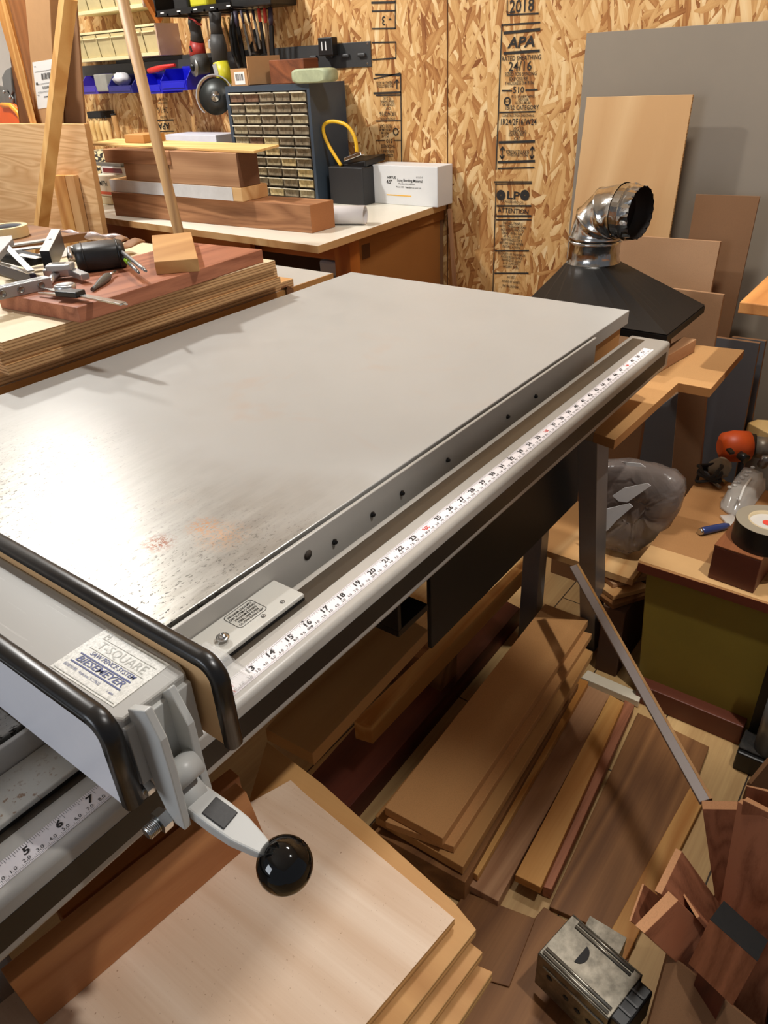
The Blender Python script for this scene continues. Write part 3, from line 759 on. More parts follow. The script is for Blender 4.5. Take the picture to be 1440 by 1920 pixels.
# ---------------------------------------------------------------- workbench along the wall
ZB = H + 0.044
bench = thing('workbench', 'white topped plywood workbench against the strand board wall', 'workbench', (1.95, 2.1, 0))
b = B().box(1.585, XW - 0.006, 1.0, 3.28, ZB - 0.021, ZB)
ob('bench_top', B().prism([(1.572, 1.0, ZB), (XW - 0.006, 1.052, ZB), (XW - 0.006, 3.28, ZB), (1.66, 3.28, ZB)], (0, 0, -0.021), 0, 1, 1), [MELA, PLYF['X']], bench, bevel=0.001)
b = B().box(1.80, XW - 0.012, 1.062, 1.075, 0.02, ZB - 0.021)
ob('end_panel', b, PANELB, bench)
b = B(); b.box(1.80, XW - 0.012, 1.057, 1.062, ZB - 0.052, ZB - 0.0215); b.box(1.80, 1.83, 1.057, 1.062, 0.02, ZB - 0.052)
ob('end_frame', b, PANELB, bench)
ORG = wood('orange_pine', (202, 124, 52), (170, 92, 32), 'Z', 10, 0.2)
ob('leg', B().box(1.752, 1.799, 1.04, 1.10, 0, ZB - 0.021), ORG, bench, bevel=0.001)
ob('leg', B().box(1.752, 1.799, 2.6, 2.66, 0, ZB - 0.021), ORG, bench, bevel=0.001)
ob('front_rail', B().box(1.755, 1.775, 1.10, 2.6, ZB - 0.085, ZB - 0.021), wood('orange_pine', (202, 124, 52), (170, 92, 32), 'Y', 10, 0.2), bench)
pq = at(468, 450, X=1.70)
ob('drawer_front', B().box(1.70, 1.72, pq.y, 2.75, ZB - 0.16, ZB - 0.024), wood('orange_pine', (202, 124, 52), (170, 92, 32), 'Y', 10, 0.2), bench, bevel=0.001)
p, q = at(677, 455, Y=1.0615), at(694, 482, Y=1.0615)
ob('latch_hole', B().box(p.x, q.x, 1.0605, 1.0625, q.z, p.z), plain('hole_brown', (96, 58, 26), 0.8), bench)
ob('back_panel', B().box(XW - 0.03, XW - 0.012, 1.06, 3.2, 0.02, ZB - 0.03), MDFD, bench)
# strip leaning where the bench meets the wall
a, c = at(843, 392, X=XW - 0.02), at(853, 540, X=XW - 0.02)
c2 = a + (c - a)*(a.z - 0.002)/(a.z - c.z)
ob('wood_strip', B().bar(a, c2, 0.012, 0.010, (1, 0, 0)), TEAK['Z'], label='thin wooden strip standing upright between bench end and wall', cat='wood strip')

# storage tub under the bench
tub = thing('storage_tub', 'grey plastic storage tub with lid and white label under the bench', 'storage tub', (1.93, 1.27, 0.4))
TUB = plain('grey_tub', (126, 128, 136), 0.5); TUBL = plain('grey_lid', (176, 174, 182), 0.45)
p0 = at(597, 487, X=1.79)
z_l = p0.z
b = B().prism([(1.80, 1.115, z_l - 0.045), (2.12, 1.115, z_l - 0.045), (2.12, p0.y - 0.01, z_l - 0.045), (1.80, p0.y - 0.01, z_l - 0.045)], (0, 0, -0.22)); ob('tub_body', b, TUB, tub, bevel=0.006)
ob('lid', B().box(1.79, 2.13, 1.112, p0.y, z_l - 0.045, z_l), TUBL, tub, bevel=0.008)
lb = ob('label', B().box(1.7985, 1.80, 1.13, p0.y - 0.055, z_l - 0.085, z_l - 0.058), WHITE, tub)
ob('tub_shelf', B().box(1.775, 2.26, 1.11, 2.58, z_l - 0.285, z_l - 0.2655), PLYF['Y'], bench)
tub.location.z = z_l - 0.2655
for ch in tub.children: ch.location.z += 0.4 - (z_l - 0.2655)

# ---- timbers stacked on the bench; fronts face the saw
def timber(name, xf, pl, pr_, zb, h, d, mats, label, skew=0.0, bevel=0.002, group=None, cat='timber'):
    """front face at X=xf from pixel column pl to pr_ (points), standing at zb, h high, d deep"""
    yl = at(*pl, X=xf).y; yr = at(*pr_, X=xf).y
    b = B().prism([(xf + skew, yr, zb + h), (xf + skew + d, yr, zb + h), (xf + d, yl, zb + h), (xf, yl, zb + h)], (0, 0, -h), 0, 0)
    if isinstance(mats, (list, tuple)):
        # end grain on the two ends
        b.m = [0, 0] + [1 if abs((b.v[f[0]] - b.v[f[3]]).y) < 1e-4 + abs(skew) and abs((b.v[f[0]] - b.v[f[3]]).x) > 0.5*d else 0 for f in b.f[2:]]
    return ob(name, b, mats, None, label, cat, group, None, bevel)
g1 = 'timbers stacked on the bench'
timber('hardwood_timber', 1.655, (213, 385), (566, 420), ZB, 0.077, 0.105, [MAHOG['Y'], speckle('mahogany_end', (178, 118, 74), (140, 88, 54), 500, .55)], 'long reddish brown beam at the bottom of the timber stack', 0.04, group=g1)
z1 = ZB + 0.0775
wb_ = thing('painted_board', 'white painted board with bare wood end lying on the long beam', 'timber', (1.70, 1.7, z1), g1)
yl, yr, ym = at(208, 350, X=1.665).y, at(453, 362, X=1.665).y, at(436, 362, X=1.665).y
ob('board', B().box(1.665, 1.775, yl, yr, z1, z1 + 0.0385), PLYF['Y'], wb_, bevel=0.0015)
ob('paint', B().box(1.6635, 1.6655, yl, ym, z1 + 0.0005, z1 + 0.038), plain('white_gesso', (214, 212, 210), 0.7, var=0.06, nscale=30), wb_)
z2 = z1 + 0.039
timber('timber_block', 1.665, (317, 315), (446, 318), z2, 0.093, 0.085, [TEAK['Y'], speckle('teak_end', (112, 76, 52), (80, 52, 36), 500, .55)], 'big light brown squared block on the right half of the white board', group=g1)
timber('timber_block', 1.668, (235, 325), (316, 325), z2, 0.052, 0.09, TEAK['Y'], 'tan block on the left half of the white board', group=g1)
timber('timber_block', 1.660, (194, 288), (316, 290), z2 + 0.0525, 0.0405, 0.10, MAHOG['Y'], 'reddish brown board sitting on the smaller tan block', group=g1)
z3 = z2 + 0.0935
pts = [at(165, 268.5, Z=z3 + 0.007), at(476, 283, Z=z3 + 0.007), at(523, 271, Z=z3 + 0.007), at(300, 257, Z=z3 + 0.007)]
pts[3] = pts[0] + (pts[2] - pts[1])
ob('thin_board', B().prism(pts, (0, 0, -0.0066)), PALEP['Y'], None, 'long thin pale board lying across the top of the timber stack', 'board', g1, None, 0.0006)
z4 = z3 + 0.0073
pb0, pb1 = at(235, 268, Z=z4), at(309, 264, Z=z4)
b = B().prism([(pb0.x, pb0.y, z4 + 0.026), (pb0.x + 0.09, pb0.y, z4 + 0.026), (pb0.x + 0.09, pb1.y, z4 + 0.026), (pb0.x, pb1.y, z4 + 0.026)], (0, 0, -0.026))
ob('small_block', b, MAPLE['Y'], None, 'small tan block on top of the long thin pale board', 'block', g1, None, 0.0015)

# paper roll
a, c = at(610, 403, Z=ZB + 0.027), at(685, 403, Z=ZB + 0.027)
a = c + (a - c)*2.2
b = B(); r = 0.027; ax = (c - a).normalized(); u = V((0, 0, 1)); w = ax.cross(u).normalized()
rs = []
for tt_ in (0, 1):
    for rr in ((r,) if True else ()):
        pass
def circ(o, rr, n=28): return [o + u*(math.sin(2*math.pi*i/n)*rr) + w*(math.cos(2*math.pi*i/n)*rr) for i in range(n)]
b.rings([circ(a, r), circ(c, r), circ(c, r*0.86), circ(a, r*0.86)], 0, False, True, True)
prl = ob('paper_roll', b, plain('drawing_paper', (226, 222, 222), 0.6, var=0.03), None, 'rolled white paper lying on the bench in front of the battery', 'paper roll')

# drawer cabinet of small clear drawers
XC = 2.105
yr, yl = at(597, 372, X=XC).y, at(421, 162, X=XC).y
ztop = at(578, 156.5, X=XC).z
cab = thing('drawer_organizer', 'dark blue grey steel organizer of many small clear drawers on the bench', 'drawer organizer', (XC + 0.09, (yr + yl)/2, ZB))
CABM = plain('blue_grey_steel', (66, 78, 92), 0.4, 0.2, var=0.04)
xb_ = XW - 0.012
b = B(); tk = 0.004
b.box(XC, xb_, yr, yr + tk, ZB, ztop); b.box(XC, xb_, yl - tk, yl, ZB, ztop); b.box(XC, xb_, yr + tk, yl - tk, ztop - tk, ztop); b.box(XC, xb_, yr + tk, yl - tk, ZB, ZB + tk); b.box(xb_ - tk, xb_, yr + tk, yl - tk, ZB + tk, ztop - tk)
ob('cabinet_shell', b, CABM, cab)
NR, NC = 10, 5
mg = 0.016
pw_, ph_ = (yl - yr - 2*mg) / NC, (ztop - ZB - 2*mg - 0.004) / NR
b = B()
b.box(XC, XC + 0.006, yl - mg, yl - tk, ZB + tk, ztop - tk); b.box(XC, XC + 0.006, yr + tk, yr + mg - 0.004, ZB + tk, ztop - tk); b.box(XC, XC + 0.006, yr + mg - 0.004, yl - mg, ztop - mg - 0.002, ztop - tk)
ob('face_frame', b, CABM, cab)
b = B()
for r_ in range(NR + 1):
    z = ztop - mg - 0.002 - r_*ph_; b.box(XC + 0.004, XC + 0.03, yr + mg - 0.004, yl - mg, z - 0.0012, z + 0.0012)
for c_ in range(NC + 1):
    y = yr + mg + c_*pw_; b.box(XC + 0.004, XC + 0.03, y - 0.0012, y + 0.0012, ZB + tk, ztop - mg)
ob('divider_grid', b, plain('grid_brown', (70, 58, 44), 0.5), cab)
DT = [plain('smoky_drawer_a', (134, 122, 102), 0.2, var=0.45, nscale=70), plain('smoky_drawer_b', (160, 148, 120), 0.2, var=0.45, nscale=80), plain('smoky_drawer_c', (122, 94, 76), 0.2, var=0.4, nscale=60), plain('smoky_drawer_d', (196, 178, 134), 0.2, var=0.4, nscale=75)]
LIP = plain('drawer_lip', (232, 224, 200), 0.3)
protos = []
for k in range(4):
    bb = B(); w_, h_ = pw_ - 0.008, ph_ - 0.005
    bb.box(0, 0.0025, -w_/2, w_/2, 0, h_ - 0.006); bb.box(0.0025, 0.05, -w_/2, -w_/2 + 0.0015, 0, h_ - 0.006); bb.box(0.0025, 0.05, w_/2 - 0.0015, w_/2, 0, h_ - 0.006); bb.box(0.0025, 0.05, -w_/2, w_/2, 0, 0.0015)
    if k: bb.box(0.006, 0.045, -w_/2 + 0.003, w_/2 - 0.003, 0.0016, h_*(0.3 + 0.1*k))
    bb.box(-0.0012, 0.0, -0.001, 0.001, 0.003, h_ - 0.009)
    hb = B(); hb.prism([(0.0, -w_/2, h_ - 0.006), (0, w_/2, h_ - 0.007), (-0.011, w_/2 - 0.002, h_ - 0.004), (-0.011, -w_/2 + 0.002, h_ - 0.004)], (0, 0, 0.003))
    protos.append((bb, hb))
meshes = []
seq = [2, 2, 0, 0, 1, 0, 1, 0, 0, 0, 1, 1, 0, 0, 1, 1, 0, 0, 0, 0, 1, 2, 3, 0, 0]
first = {}
for r_ in range(NR):
    for c_ in range(NC):
        i = r_*NC + c_
        k = seq[i] if i < len(seq) else random.choice([0, 1, 1, 3, 3])
        y = yl - mg - (c_ + 0.5)*pw_; z = ztop - mg - 0.002 - (r_ + 1)*ph_ + 0.0025
        loc = V((XC + 0.0015, y, z)) - V(cab.location)
        if k not in first:
            d = ob('drawer', protos[k][0], DT[k], cab, local=True); d.location = loc
            hdl = ob('drawer_lip', protos[k][1], LIP, d, local=True); hdl.location = (0, 0, 0)
            first[k] = (d, hdl)
        else:
            d = first[k][0].copy(); COL.objects.link(d); d.parent = cab; d.location = loc
            hdl = first[k][1].copy(); COL.objects.link(hdl); hdl.parent = d; hdl.location = (0, 0, 0)

# things on top of the organizer
ZT = ztop + 0.0005
bx = thing('cardboard_box', 'small open cardboard box with barcode label on the drawer organizer', 'cardboard box', (XC + 0.05, 1.75, ZT))
xc_ = XC + 0.01; ya, yb_ = at(434, 150, X=xc_).y, at(464, 150, X=xc_).y
y_end = yb_ - 0.0
zt1 = at(440, 129, X=xc_).z
b = B(); th = 0.003
b.box(xc_, xc_ + th, yb_, ya, ZT, zt1); b.box(xc_ + 0.11, xc_ + 0.113, yb_, ya, ZT, zt1); b.box(xc_ + th, xc_ + 0.11, yb_, yb_ + th, ZT, zt1); b.box(xc_ + th, xc_ + 0.11, ya - th, ya, ZT, zt1); b.box(xc_ + th, xc_ + 0.11, yb_ + th, ya - th, ZT, ZT + th)
ob('carton', b, CARD, bx)
p = at(480, 105, X=xc_ + 0.05)
b = B().prism([(xc_ + 0.004, yb_ - 0.001, ZT + 0.002), (xc_ + 0.115, yb_ - 0.05, ZT + 0.002), (xc_ + 0.115, yb_ - 0.05, p.z), (xc_ + 0.004, yb_ - 0.001, p.z)], (0, -0.003, 0)); ob('flap', b, CARD, bx)
lb_ = ob('barcode_label', B().box(xc_ - 0.0008, xc_, yb_ + 0.012, ya - 0.018, ZT + 0.004, zt1 - 0.01), WHITE, bx)
b = B(); y = yb_ + 0.02
while y < ya - 0.024:
    w_ = random.choice([0.001, 0.002, 0.003]); b.box(xc_ - 0.0012, xc_ - 0.0009, y, y + w_, zt1 - 0.036, zt1 - 0.016); y += w_ + random.choice([0.0015, 0.0025])
ob('barcode', b, INK, lb_)
def on_cab(name, l, r_, top, d, mats, label, cat, xo=0.05, bevel=0.003):
    xf = XC + xo; a, c = at(*l, X=xf), at(*r_, X=xf)
    return ob(name, B().box(xf, xf + d, c.y, a.y, ZT, at(*top, X=xf).z), mats, None, label, cat, None, None, bevel)
on_cab('hardwood_block', (508, 154), (572, 152), (540, 111), 0.075, wood('dark_hardwood', (150, 88, 54), (96, 54, 34), 'X', 14, .4), 'reddish brown hardwood block on the organizer beside the box', 'block', bevel=0.002)
b = B(); a, c = at(553, 153, X=XC + 0.005), at(621, 150, X=XC + 0.005); zt2 = at(580, 128, X=XC + 0.005).z
for_ = []
cy, hw, hz = (a.y + c.y)/2, (a.y - c.y)/2, (zt2 - ZT)/2
prf = []
for k in range(24):
    an = 2*math.pi*k/24; s_ = lambda v: math.copysign(abs(v)**0.45, v)
    prf.append((cy + hw*s_(math.cos(an)), ZT + hz + hz*s_(math.sin(an))))
b.rings([[V((XC - 0.015 + o_, cy + (y - cy)*k_, ZT + hz + (z - ZT - hz)*k_)) for y, z in prf] for o_, k_ in ((0, 0.8), (0.006, 1), (0.055, 1), (0.06, 0.8))], 0, True, True)
ob('soap_bar', b, plain('pale_green_soap', (166, 174, 140), 0.6, var=0.2, nscale=25), None, 'rounded pale green block like a soap bar on the organizer', 'block')

# battery with yellow lead
p0, p1, p2 = at(622, 381, Z=ZB), at(660, 388, Z=ZB), at(712, 372, Z=ZB)
bat = thing('battery', 'black battery box with a yellow cable loop on the bench', 'battery', ((p0.x + p2.x)/2, (p0.y + p2.y)/2, ZB))
zt_ = at(624, 312, X=p0.x).z
y0_, y1_ = at(668, 385, X=2.14).y, at(620, 381, X=2.14).y
ob('battery_case', B().box(2.14, 2.275, y0_ - 0.035, y1_, ZB, zt_), plain('battery_black', (40, 39, 40), 0.5), bat, bevel=0.004)
ob('battery_lid', B().prism([(2.16, y0_ - 0.034, zt_ + 0.02), (2.275, y0_ - 0.034, zt_ + 0.03), (2.275, y1_ - 0.02, zt_ + 0.018), (2.16, y1_ - 0.045, zt_ + 0.005)], (0, 0, -0.02)), BLACK, bat, bevel=0.004)
ob('terminal_clip', B().bar(at(648, 299, X=2.16), at(680, 287, X=2.16), 0.02, 0.012), STEEL, bat, bevel=0.002)
XY = 2.15
pts = [at(x, y, X=XY) for x, y in ((640, 311), (628, 292), (615, 270), (607, 250), (607, 236), (615, 229), (630, 228), (648, 234), (660, 247), (667, 265), (669, 285))]
sm = []
for i in range(len(pts) - 1):
    p_, q_ = pts[i], pts[i+1]; a_ = pts[i-1] if i else p_; d_ = pts[i+2] if i + 2 < len(pts) else q_
    for k in range(4):
        s = k/4; sm.append(0.5*((2*p_) + (q_ - a_)*s + (2*a_ - 5*p_ + 4*q_ - d_)*s*s + (3*p_ - a_ - 3*q_ + d_)*s**3))
sm.append(pts[-1])
ob('yellow_cable', B().tube(sm, 0.0058, 10), plain('yellow_cable', (236, 186, 40), 0.4), bat)

# white carton
wbx = thing('white_carton', 'white carton with yellow stripe and small print on the bench', 'carton', (2.24, 1.16, ZB))
p0, p1 = at(704, 380, Z=ZB), at(822, 389, Z=ZB)
zt_ = at(702, 308, X=p0.x).z; xf = p0.x - 0.008; xk = XW - 0.008
ob('carton', B().box(xf, xk, p1.y, p0.y, ZB, zt_), plain('white_card', (226, 226, 226), 0.6, var=0.02), wbx, bevel=0.002)
nb = B(); X_, Y_ = V((0, -1, 0)), V((0, 0, 1))
def ct(txt, x, y, h, **k): nb.text(txt, h, at(x, y, X=xf - 0.0006), X_, Y_, 0, **k)
ct('HIPTUS', 734, 333, 0.011, bold=.02); ct('4.5"', 730, 341, 0.016, bold=.03); ct('Long Bonding Material', 768, 339, 0.0125, sx=.9, bold=.01); ct('Woodworking adhesive', 762, 345, 0.007); ct('Model: 220   Qty: 10', 756, 351, 0.007); ct('MADE FOR SHOP USE', 776, 353, 0.006); ct('LS-3.52 F', 786, 333, 0.007)
ob('print', nb, INK, wbx)
a, c = at(725, 364, X=xf - 0.0006), at(771, 369, X=xf - 0.0006)
ob('yellow_stripe', B().box(xf - 0.0006, xf, c.y, a.y, c.z, a.z), plain('amber_print', (240, 184, 70), 0.5), wbx)
# magnetic strip on the wall with charger
strip = thing('wall_strip', 'long dark grey metal rack strip with pegs screwed to the wall', 'rack strip', (XW - 0.004, 2.2, 1.28))
a, c = at(694, 77, X=XW - 0.004), at(694, 125, X=XW - 0.004)
zA, zC = a.z, c.z
STRIP = plain('gunmetal_strip', (76, 76, 76), 0.45, 0.4, var=0.06)
ob('strip', B().box(XW - 0.004, XW - 0.0002, a.y, 2.72, zC, zA), STRIP, strip, bevel=0.001)
for x in (588, 618, 648, 678):
    p = at(x, 103 + (678 - x)*0.05, X=XW - 0.008)
    ob('peg', B().box(XW - 0.014, XW - 0.004, p.y - 0.016, p.y + 0.016, p.z - 0.006, p.z + 0.006), STRIP, strip, bevel=0.004)
for x, y in ((689, 82), (689, 119)):
    p = at(x, y, X=XW - 0.004); ob('screw', B().lathe([(0.004, 0), (0.003, 0.0012)], (XW - 0.004, p.y, p.z), (-1, 0, 0), 12), STEEL, strip)
ch = thing('charger', 'small black charger box with white marks hung on the rack strip', 'charger', (XW - 0.03, 1.57, 1.36))
a, c = at(595, 71, X=XW - 0.045), at(624, 104, X=XW - 0.045)
ob('charger_body', B().box(XW - 0.045, XW - 0.015, c.y, a.y, c.z, a.z), BLACK, ch, bevel=0.003)
b = B()
for k in (0.28, 0.55): y = a.y + (c.y - a.y)*k; b.box(XW - 0.0456, XW - 0.045, y - 0.002, y + 0.002, c.z + 0.016, a.z - 0.012)
ob('charger_mark', b, WHITE, ch)
ob('added_clip', B().box(XW - 0.015, XW - 0.0045, (a.y + c.y)/2 - 0.01, (a.y + c.y)/2 + 0.01, c.z + 0.01, a.z - 0.01), BLACK, ch)  # clip added behind the charger, not seen

# tool shelf at the top of the picture, with hung tools
XS = 2.12
ts = thing('tool_rack', 'black metal wall rack holding power tools at the top of the wall', 'tool rack', (2.2, 2.0, at(300, 25, X=XS).z))
a, c = at(292, 27, X=XS), at(440, 12, X=XS)
zS = (a.z + c.z)/2; yc_ = at(432, 12, X=XS).y
b = B(); b.box(XS, XS + 0.006, yc_, a.y, zS - 0.006, zS + 0.012); b.box(XS, XW - 0.001, a.y - 0.006, a.y, zS - 0.006, zS + 0.16); b.box(XW - 0.006, XW - 0.001, yc_, a.y, zS - 0.006, zS + 0.10)
for k in range(7): y = a.y - (a.y - yc_)*k/6; b.box(XS, XW - 0.002, y - 0.005, y + 0.005, zS - 0.006, zS)
ob('rack_frame', b, BLACKM, ts)
for k in range(5):
    p = at(304 + k*31, 24.5 - k*3.4, X=XS - 0.001); ob('white_mark', B().box(XS - 0.0015, XS, p.y - 0.009, p.y + 0.009, p.z - 0.0018, p.z + 0.0018), WHITE, ts)
yt = thing('oscillating_tool', 'yellow and black power tool lying on the wall rack', 'power tool', at(380, 14, X=XS + 0.04))
a, c = at(338, 13, X=XS + 0.045), at(398, 11, X=XS + 0.045)
a.z = c.z = zS + 0.0285
LIME = plain('lime_yellow', (198, 190, 40), 0.4)
c1 = a + (c - a)*0.45
ob('battery_pack', B().bar(a, c1, 0.06, 0.044), BLACK, yt, bevel=0.006)
ob('tool_body', B().bar(c1 + (c-a)*.02, c, 0.05, 0.042), LIME, yt, bevel=0.01)
yt2 = yt
# red and black angle grinder
def hung(pxs, xp, rads): return [at(x, y, X=xp) for x, y in pxs], rads
GR = plain('tool_charcoal', (58, 57, 56), 0.55); REDT = plain('tool_red', (164, 46, 38), 0.45)
gr = thing('angle_grinder', 'red and black angle grinder hanging below the wall rack', 'power tool', at(370, 80, X=2.2))
xg = 2.19
pts = [at(x, y, X=xg) for x, y in ((366, 30), (364, 45), (368, 62), (370, 80))]
ob('handle', B().tube(pts, [0.024, 0.022, 0.021, 0.025], 16), GR, gr)
pts = [at(x, y, X=xg) for x, y in ((370, 78), (370, 92), (372, 105))]
ob('motor_collar', B().tube(pts, [0.026, 0.030, 0.031], 16), REDT, gr)
pts = [at(x, y, X=xg) for x, y in ((372, 104), (376, 120), (380, 138))]
ob('gear_case', B().tube(pts, [0.032, 0.036, 0.028], 16), GR, gr)
ob('red_trim', B().tube([at(x, y, X=xg - 0.021) for x, y in ((354, 33), (362, 36), (371, 45), (377, 46))], 0.004, 8), REDT, gr)
dc_ = at(363, 126, X=xg - 0.03)
b = B(); b.lathe([(0.030, 0), (0.032, 0.004), (0.030, 0.010), (0.016, 0.012)], dc_ + V((0.012, 0, 0)), (-1, 0.35, 0.1), 28); ob('disc_guard', b, STEELD, gr)
b = B(); b.lathe([(0.014, 0), (0.013, 0.006), (0.006, 0.010), (0.003, 0.012)], dc_ + V((0.0005, 0.003, 0)), (-1, 0.35, 0.1), 20); ob('flange', b, BLACKM, gr)
ob('switch', B().bar(at(358, 86, X=xg - 0.024), at(362, 98, X=xg - 0.024), 0.014, 0.012), BLACK, gr, bevel=0.003)
# yellow grinder with a cutting disc
yg = thing('disc_cutter', 'yellow and grey cut-off tool with round blade hanging beside the organizer', 'power tool', at(415, 120, X=2.2))
xg = 2.17
ob('handle', B().tube([at(x, y, X=xg) for x, y in ((403, 22), (404, 45), (407, 66))], [0.022, 0.020, 0.022], 16), GR, yg)
ob('mid_body', B().tube([at(x, y, X=xg) for x, y in ((407, 64), (409, 85), (413, 117))], [0.023, 0.030, 0.027], 16), GR, yg)
ob('motor_body', B().tube([at(x, y, X=xg) for x, y in ((413, 116), (419, 138), (424, 158))], [0.027, 0.029, 0.026], 16), LIME, yg)
ob('silver_switch', B().bar(at(394, 74, X=xg - 0.02), at(396, 92, X=xg - 0.02), 0.016, 0.014), ALU, yg, bevel=0.004)
ob('rating_plate', B().bar(at(402, 120, X=xg - 0.027), at(407, 140, X=xg - 0.029), 0.02, 0.004, (1, 0, 0)), ALU, yg)
dcn = at(404, 181, X=xg - 0.06)
ob('blade', B().lathe([(0.012, 0), (0.060, 0), (0.060, 0.002), (0.012, 0.002)], dcn, (-0.8, -0.52, 0.18), 40), plain('blade_dark', (58, 60, 58), 0.4, 0.6), yg)
b = B(); nrm = V((-0.8, -0.52, 0.18)).normalized(); u_ = nrm.orthogonal().normalized(); w_ = nrm.cross(u_)
up2 = (V((0, 0, 1)) - nrm*nrm.z).normalized(); s2 = nrm.cross(up2)
rs = []
for k in range(19):
    a_ = math.radians(-60 + 15*k*1.0); dr = up2*math.cos(a_ - math.radians(75)) + s2*math.sin(a_ - math.radians(75))
    rs.append([dcn + dr*0.066 - nrm*0.012, dcn + dr*0.070 - nrm*0.012, dcn + dr*0.070 + nrm*0.010, dcn + dr*0.066 + nrm*0.010])
b.rings(rs, 0, True, False); ob('blade_guard', b, ALU, yg)
ob('blade_nut', B().lathe([(0.019, 0.002), (0.017, 0.007), (0.009, 0.009), (0.006, 0.016), (0.002, 0.017)], dcn, nrm, 20), STEEL, yg)
ob('blade_shaft', B().cyl(dcn - nrm*0.05, dcn, 0.014), STEELD, yg)
# files and rasps in a black holder
fr = thing('file_rack', 'black file holder mounted on the wall above the organizer', 'tool holder', at(475, 5, X=2.2))
a, c = at(446, 10, X=2.2), at(519, 6, X=2.2)
ob('holder', B().box(2.17, XW - 0.001, c.y, a.y, c.z - 0.004, c.z + 0.07), BLACK, fr, bevel=0.004)
hz = c.z - 0.006
for i, (x, y, r_, m_, nm) in enumerate(((459, 118, 0.0065, 'k', 'black handled flat file leaning left in the wall holder'), (470, 104, 0.004, 's', 'thin steel file in the wall holder, second from the left'), (480, 96, 0.004, 'b', 'brown rasp in the wall holder, third from the left'), (488, 92, 0.004, 's', 'thin steel file in the wall holder, middle one'), (497, 100, 0.005, 'k', 'dark round file in the wall holder, third from the right'), (505, 108, 0.005, 'b', 'brown steel file in the wall holder, second from the right'), (512, 126, 0.0068, 'k', 'longest black file in the wall holder, on its right end'))):
    p = at(x, y, X=2.225); t0 = at(440 + i*11.2, 18, X=2.215); t0.z = hz
    f = thing('hand_file', nm, 'file', p, 'files in the wall holder')
    mm = {'k': BLACKM, 's': STEELD, 'b': plain('brown_steel', (120, 92, 64), 0.4, 0.5)}[m_]
    ob('added_hook', B().tube([t0, t0 + V((0.006, 0, 0.01)), t0 + V((0.012, 0, 0.004))], 0.0016, 6), BLACKM, f)  # hook added to each file, not seen
    ob('blade', B().bar(p, p + (t0 - p)*0.7, r_*2.4, r_*1.1, (1, 0, 0)), mm, f, bevel=0.001)
    ob('grip', B().tube([p + (t0 - p)*0.7, p + (t0 - p)*0.8, t0 - (t0-p)*0.01], [r_*0.9, r_*1.3, r_*1.15], 10), RED if i in (4, 5) else plain('purple_grip', (52, 44, 62), 0.5), f)
# trowel-like black pan and fork behind them
ob('spade_bit', B().lathe([(0.004, 0), (0.028, 0.01), (0.030, 0.03), (0.012, 0.05), (0.006, 0.08)], at(484, 92, X=2.26) + V((0, 0, -0.02)), (0, 0.1, 1), 20), BLACK, None, 'dark round bulb shaped tool hanging behind the files', 'tool')
b = B(); b.tube([at(x, y, X=2.262) for x, y in ((440, 20), (438, 60), (444, 100), (452, 128))], [0.012, 0.017, 0.020, 0.010], 12)
ob('hanging_sleeve', b, BLACK, None, 'black tool sleeve hanging on the wall left of the files', 'tool')
b = B(); b.tube([at(x, y, X=2.255) for x, y in ((418, 32), (424, 55), (432, 85))], [0.004, 0.006, 0.005], 8); ob('brass_rod', b, BRASSY, None, 'shiny brass coloured rod hanging behind the cut-off tool', 'rod')
b = B(); b.tube([at(x, y, X=2.255) for x, y in ((428, 32), (433, 55), (443, 85), (448, 110))], [0.004, 0.005, 0.005, 0.003], 8); ob('brass_rod', b, BRASSY, None, 'shiny brass coloured rod hanging left of the black sleeve', 'rod')

# ---- shelf with bins
zs = at(152, 178, X=2.20).z - 0.002
a = at(148, 132, X=2.26); c = at(385, 104, X=2.26)
ob('bin_rail', B().box(2.272, XW - 0.0002, c.y, a.y + 0.4, zs + 0.05, zs + 0.11), STRIP, None, 'dark metal rail carrying the row of blue bins', 'bin rail', None, None, 0.001)
BLUES = [plain('violet_blue_bin', (70, 52, 168), 0.35), plain('bright_blue_bin', (22, 26, 196), 0.35), plain('navy_bin', (44, 42, 120), 0.4)]
def bin_(px0, px1, ytop, ybot, xf, m, label, tilt=0.0):
    a, c = at(px0, ybot, X=xf), at(px1, ybot - (px1 - px0)*0.09, X=xf)
    zb_, z_t = (a.z + c.z)/2, at((px0 + px1)/2, ytop, X=xf).z
    y0, y1 = c.y, a.y; zm = zb_ + (z_t - zb_)*0.45; xk = XW - 0.03; th = 0.003
    bt = thing('blue_bin', label, 'storage bin', ((xf + xk)/2, (y0 + y1)/2, zb_), 'blue plastic bins on the wall rail')
    b = B(); b.box(xf, xk, y0, y1, zb_, zb_ + th)
    b.box(xk - th, xk, y0, y1, zb_ + th, z_t + 0.006)
    for yy in (y0, y1 - th):
        b.prism([(xf, yy, zb_ + th), (xf, yy, zm), (xf + 0.035, yy, z_t), (xk - th, yy, z_t), (xk - th, yy, zb_ + th)], (0, th, 0))
    b.prism([(xf, y0 + th, zb_ + th), (xf, y1 - th, zb_ + th), (xf - 0.004, y1 - th, zm), (xf - 0.004, y0 + th, zm)], (th, 0, 0))
    ob('bin_shell', b, m, bt, bevel=0.001)
    ob('added_lip', B().box(xk, XW - 0.0005, y0 + 0.01, y1 - 0.01, z_t - 0.012, z_t + 0.006), m, bt)  # lip added between bin and wall, not seen
    e = 0.012
    ob('label_holder', B().box(xf - 0.0035, xf - 0.0005, y0 + e, y1 - e, zb_ + 0.008, zm - 0.006), m, bt, bevel=0.001)
    return bt, (xf, xk, y0, y1, zb_, z_t)
bin_(154, 184, 142, 178, 2.18, BLUES[0], 'violet blue bin, empty, leftmost of the blue bins on the wall')
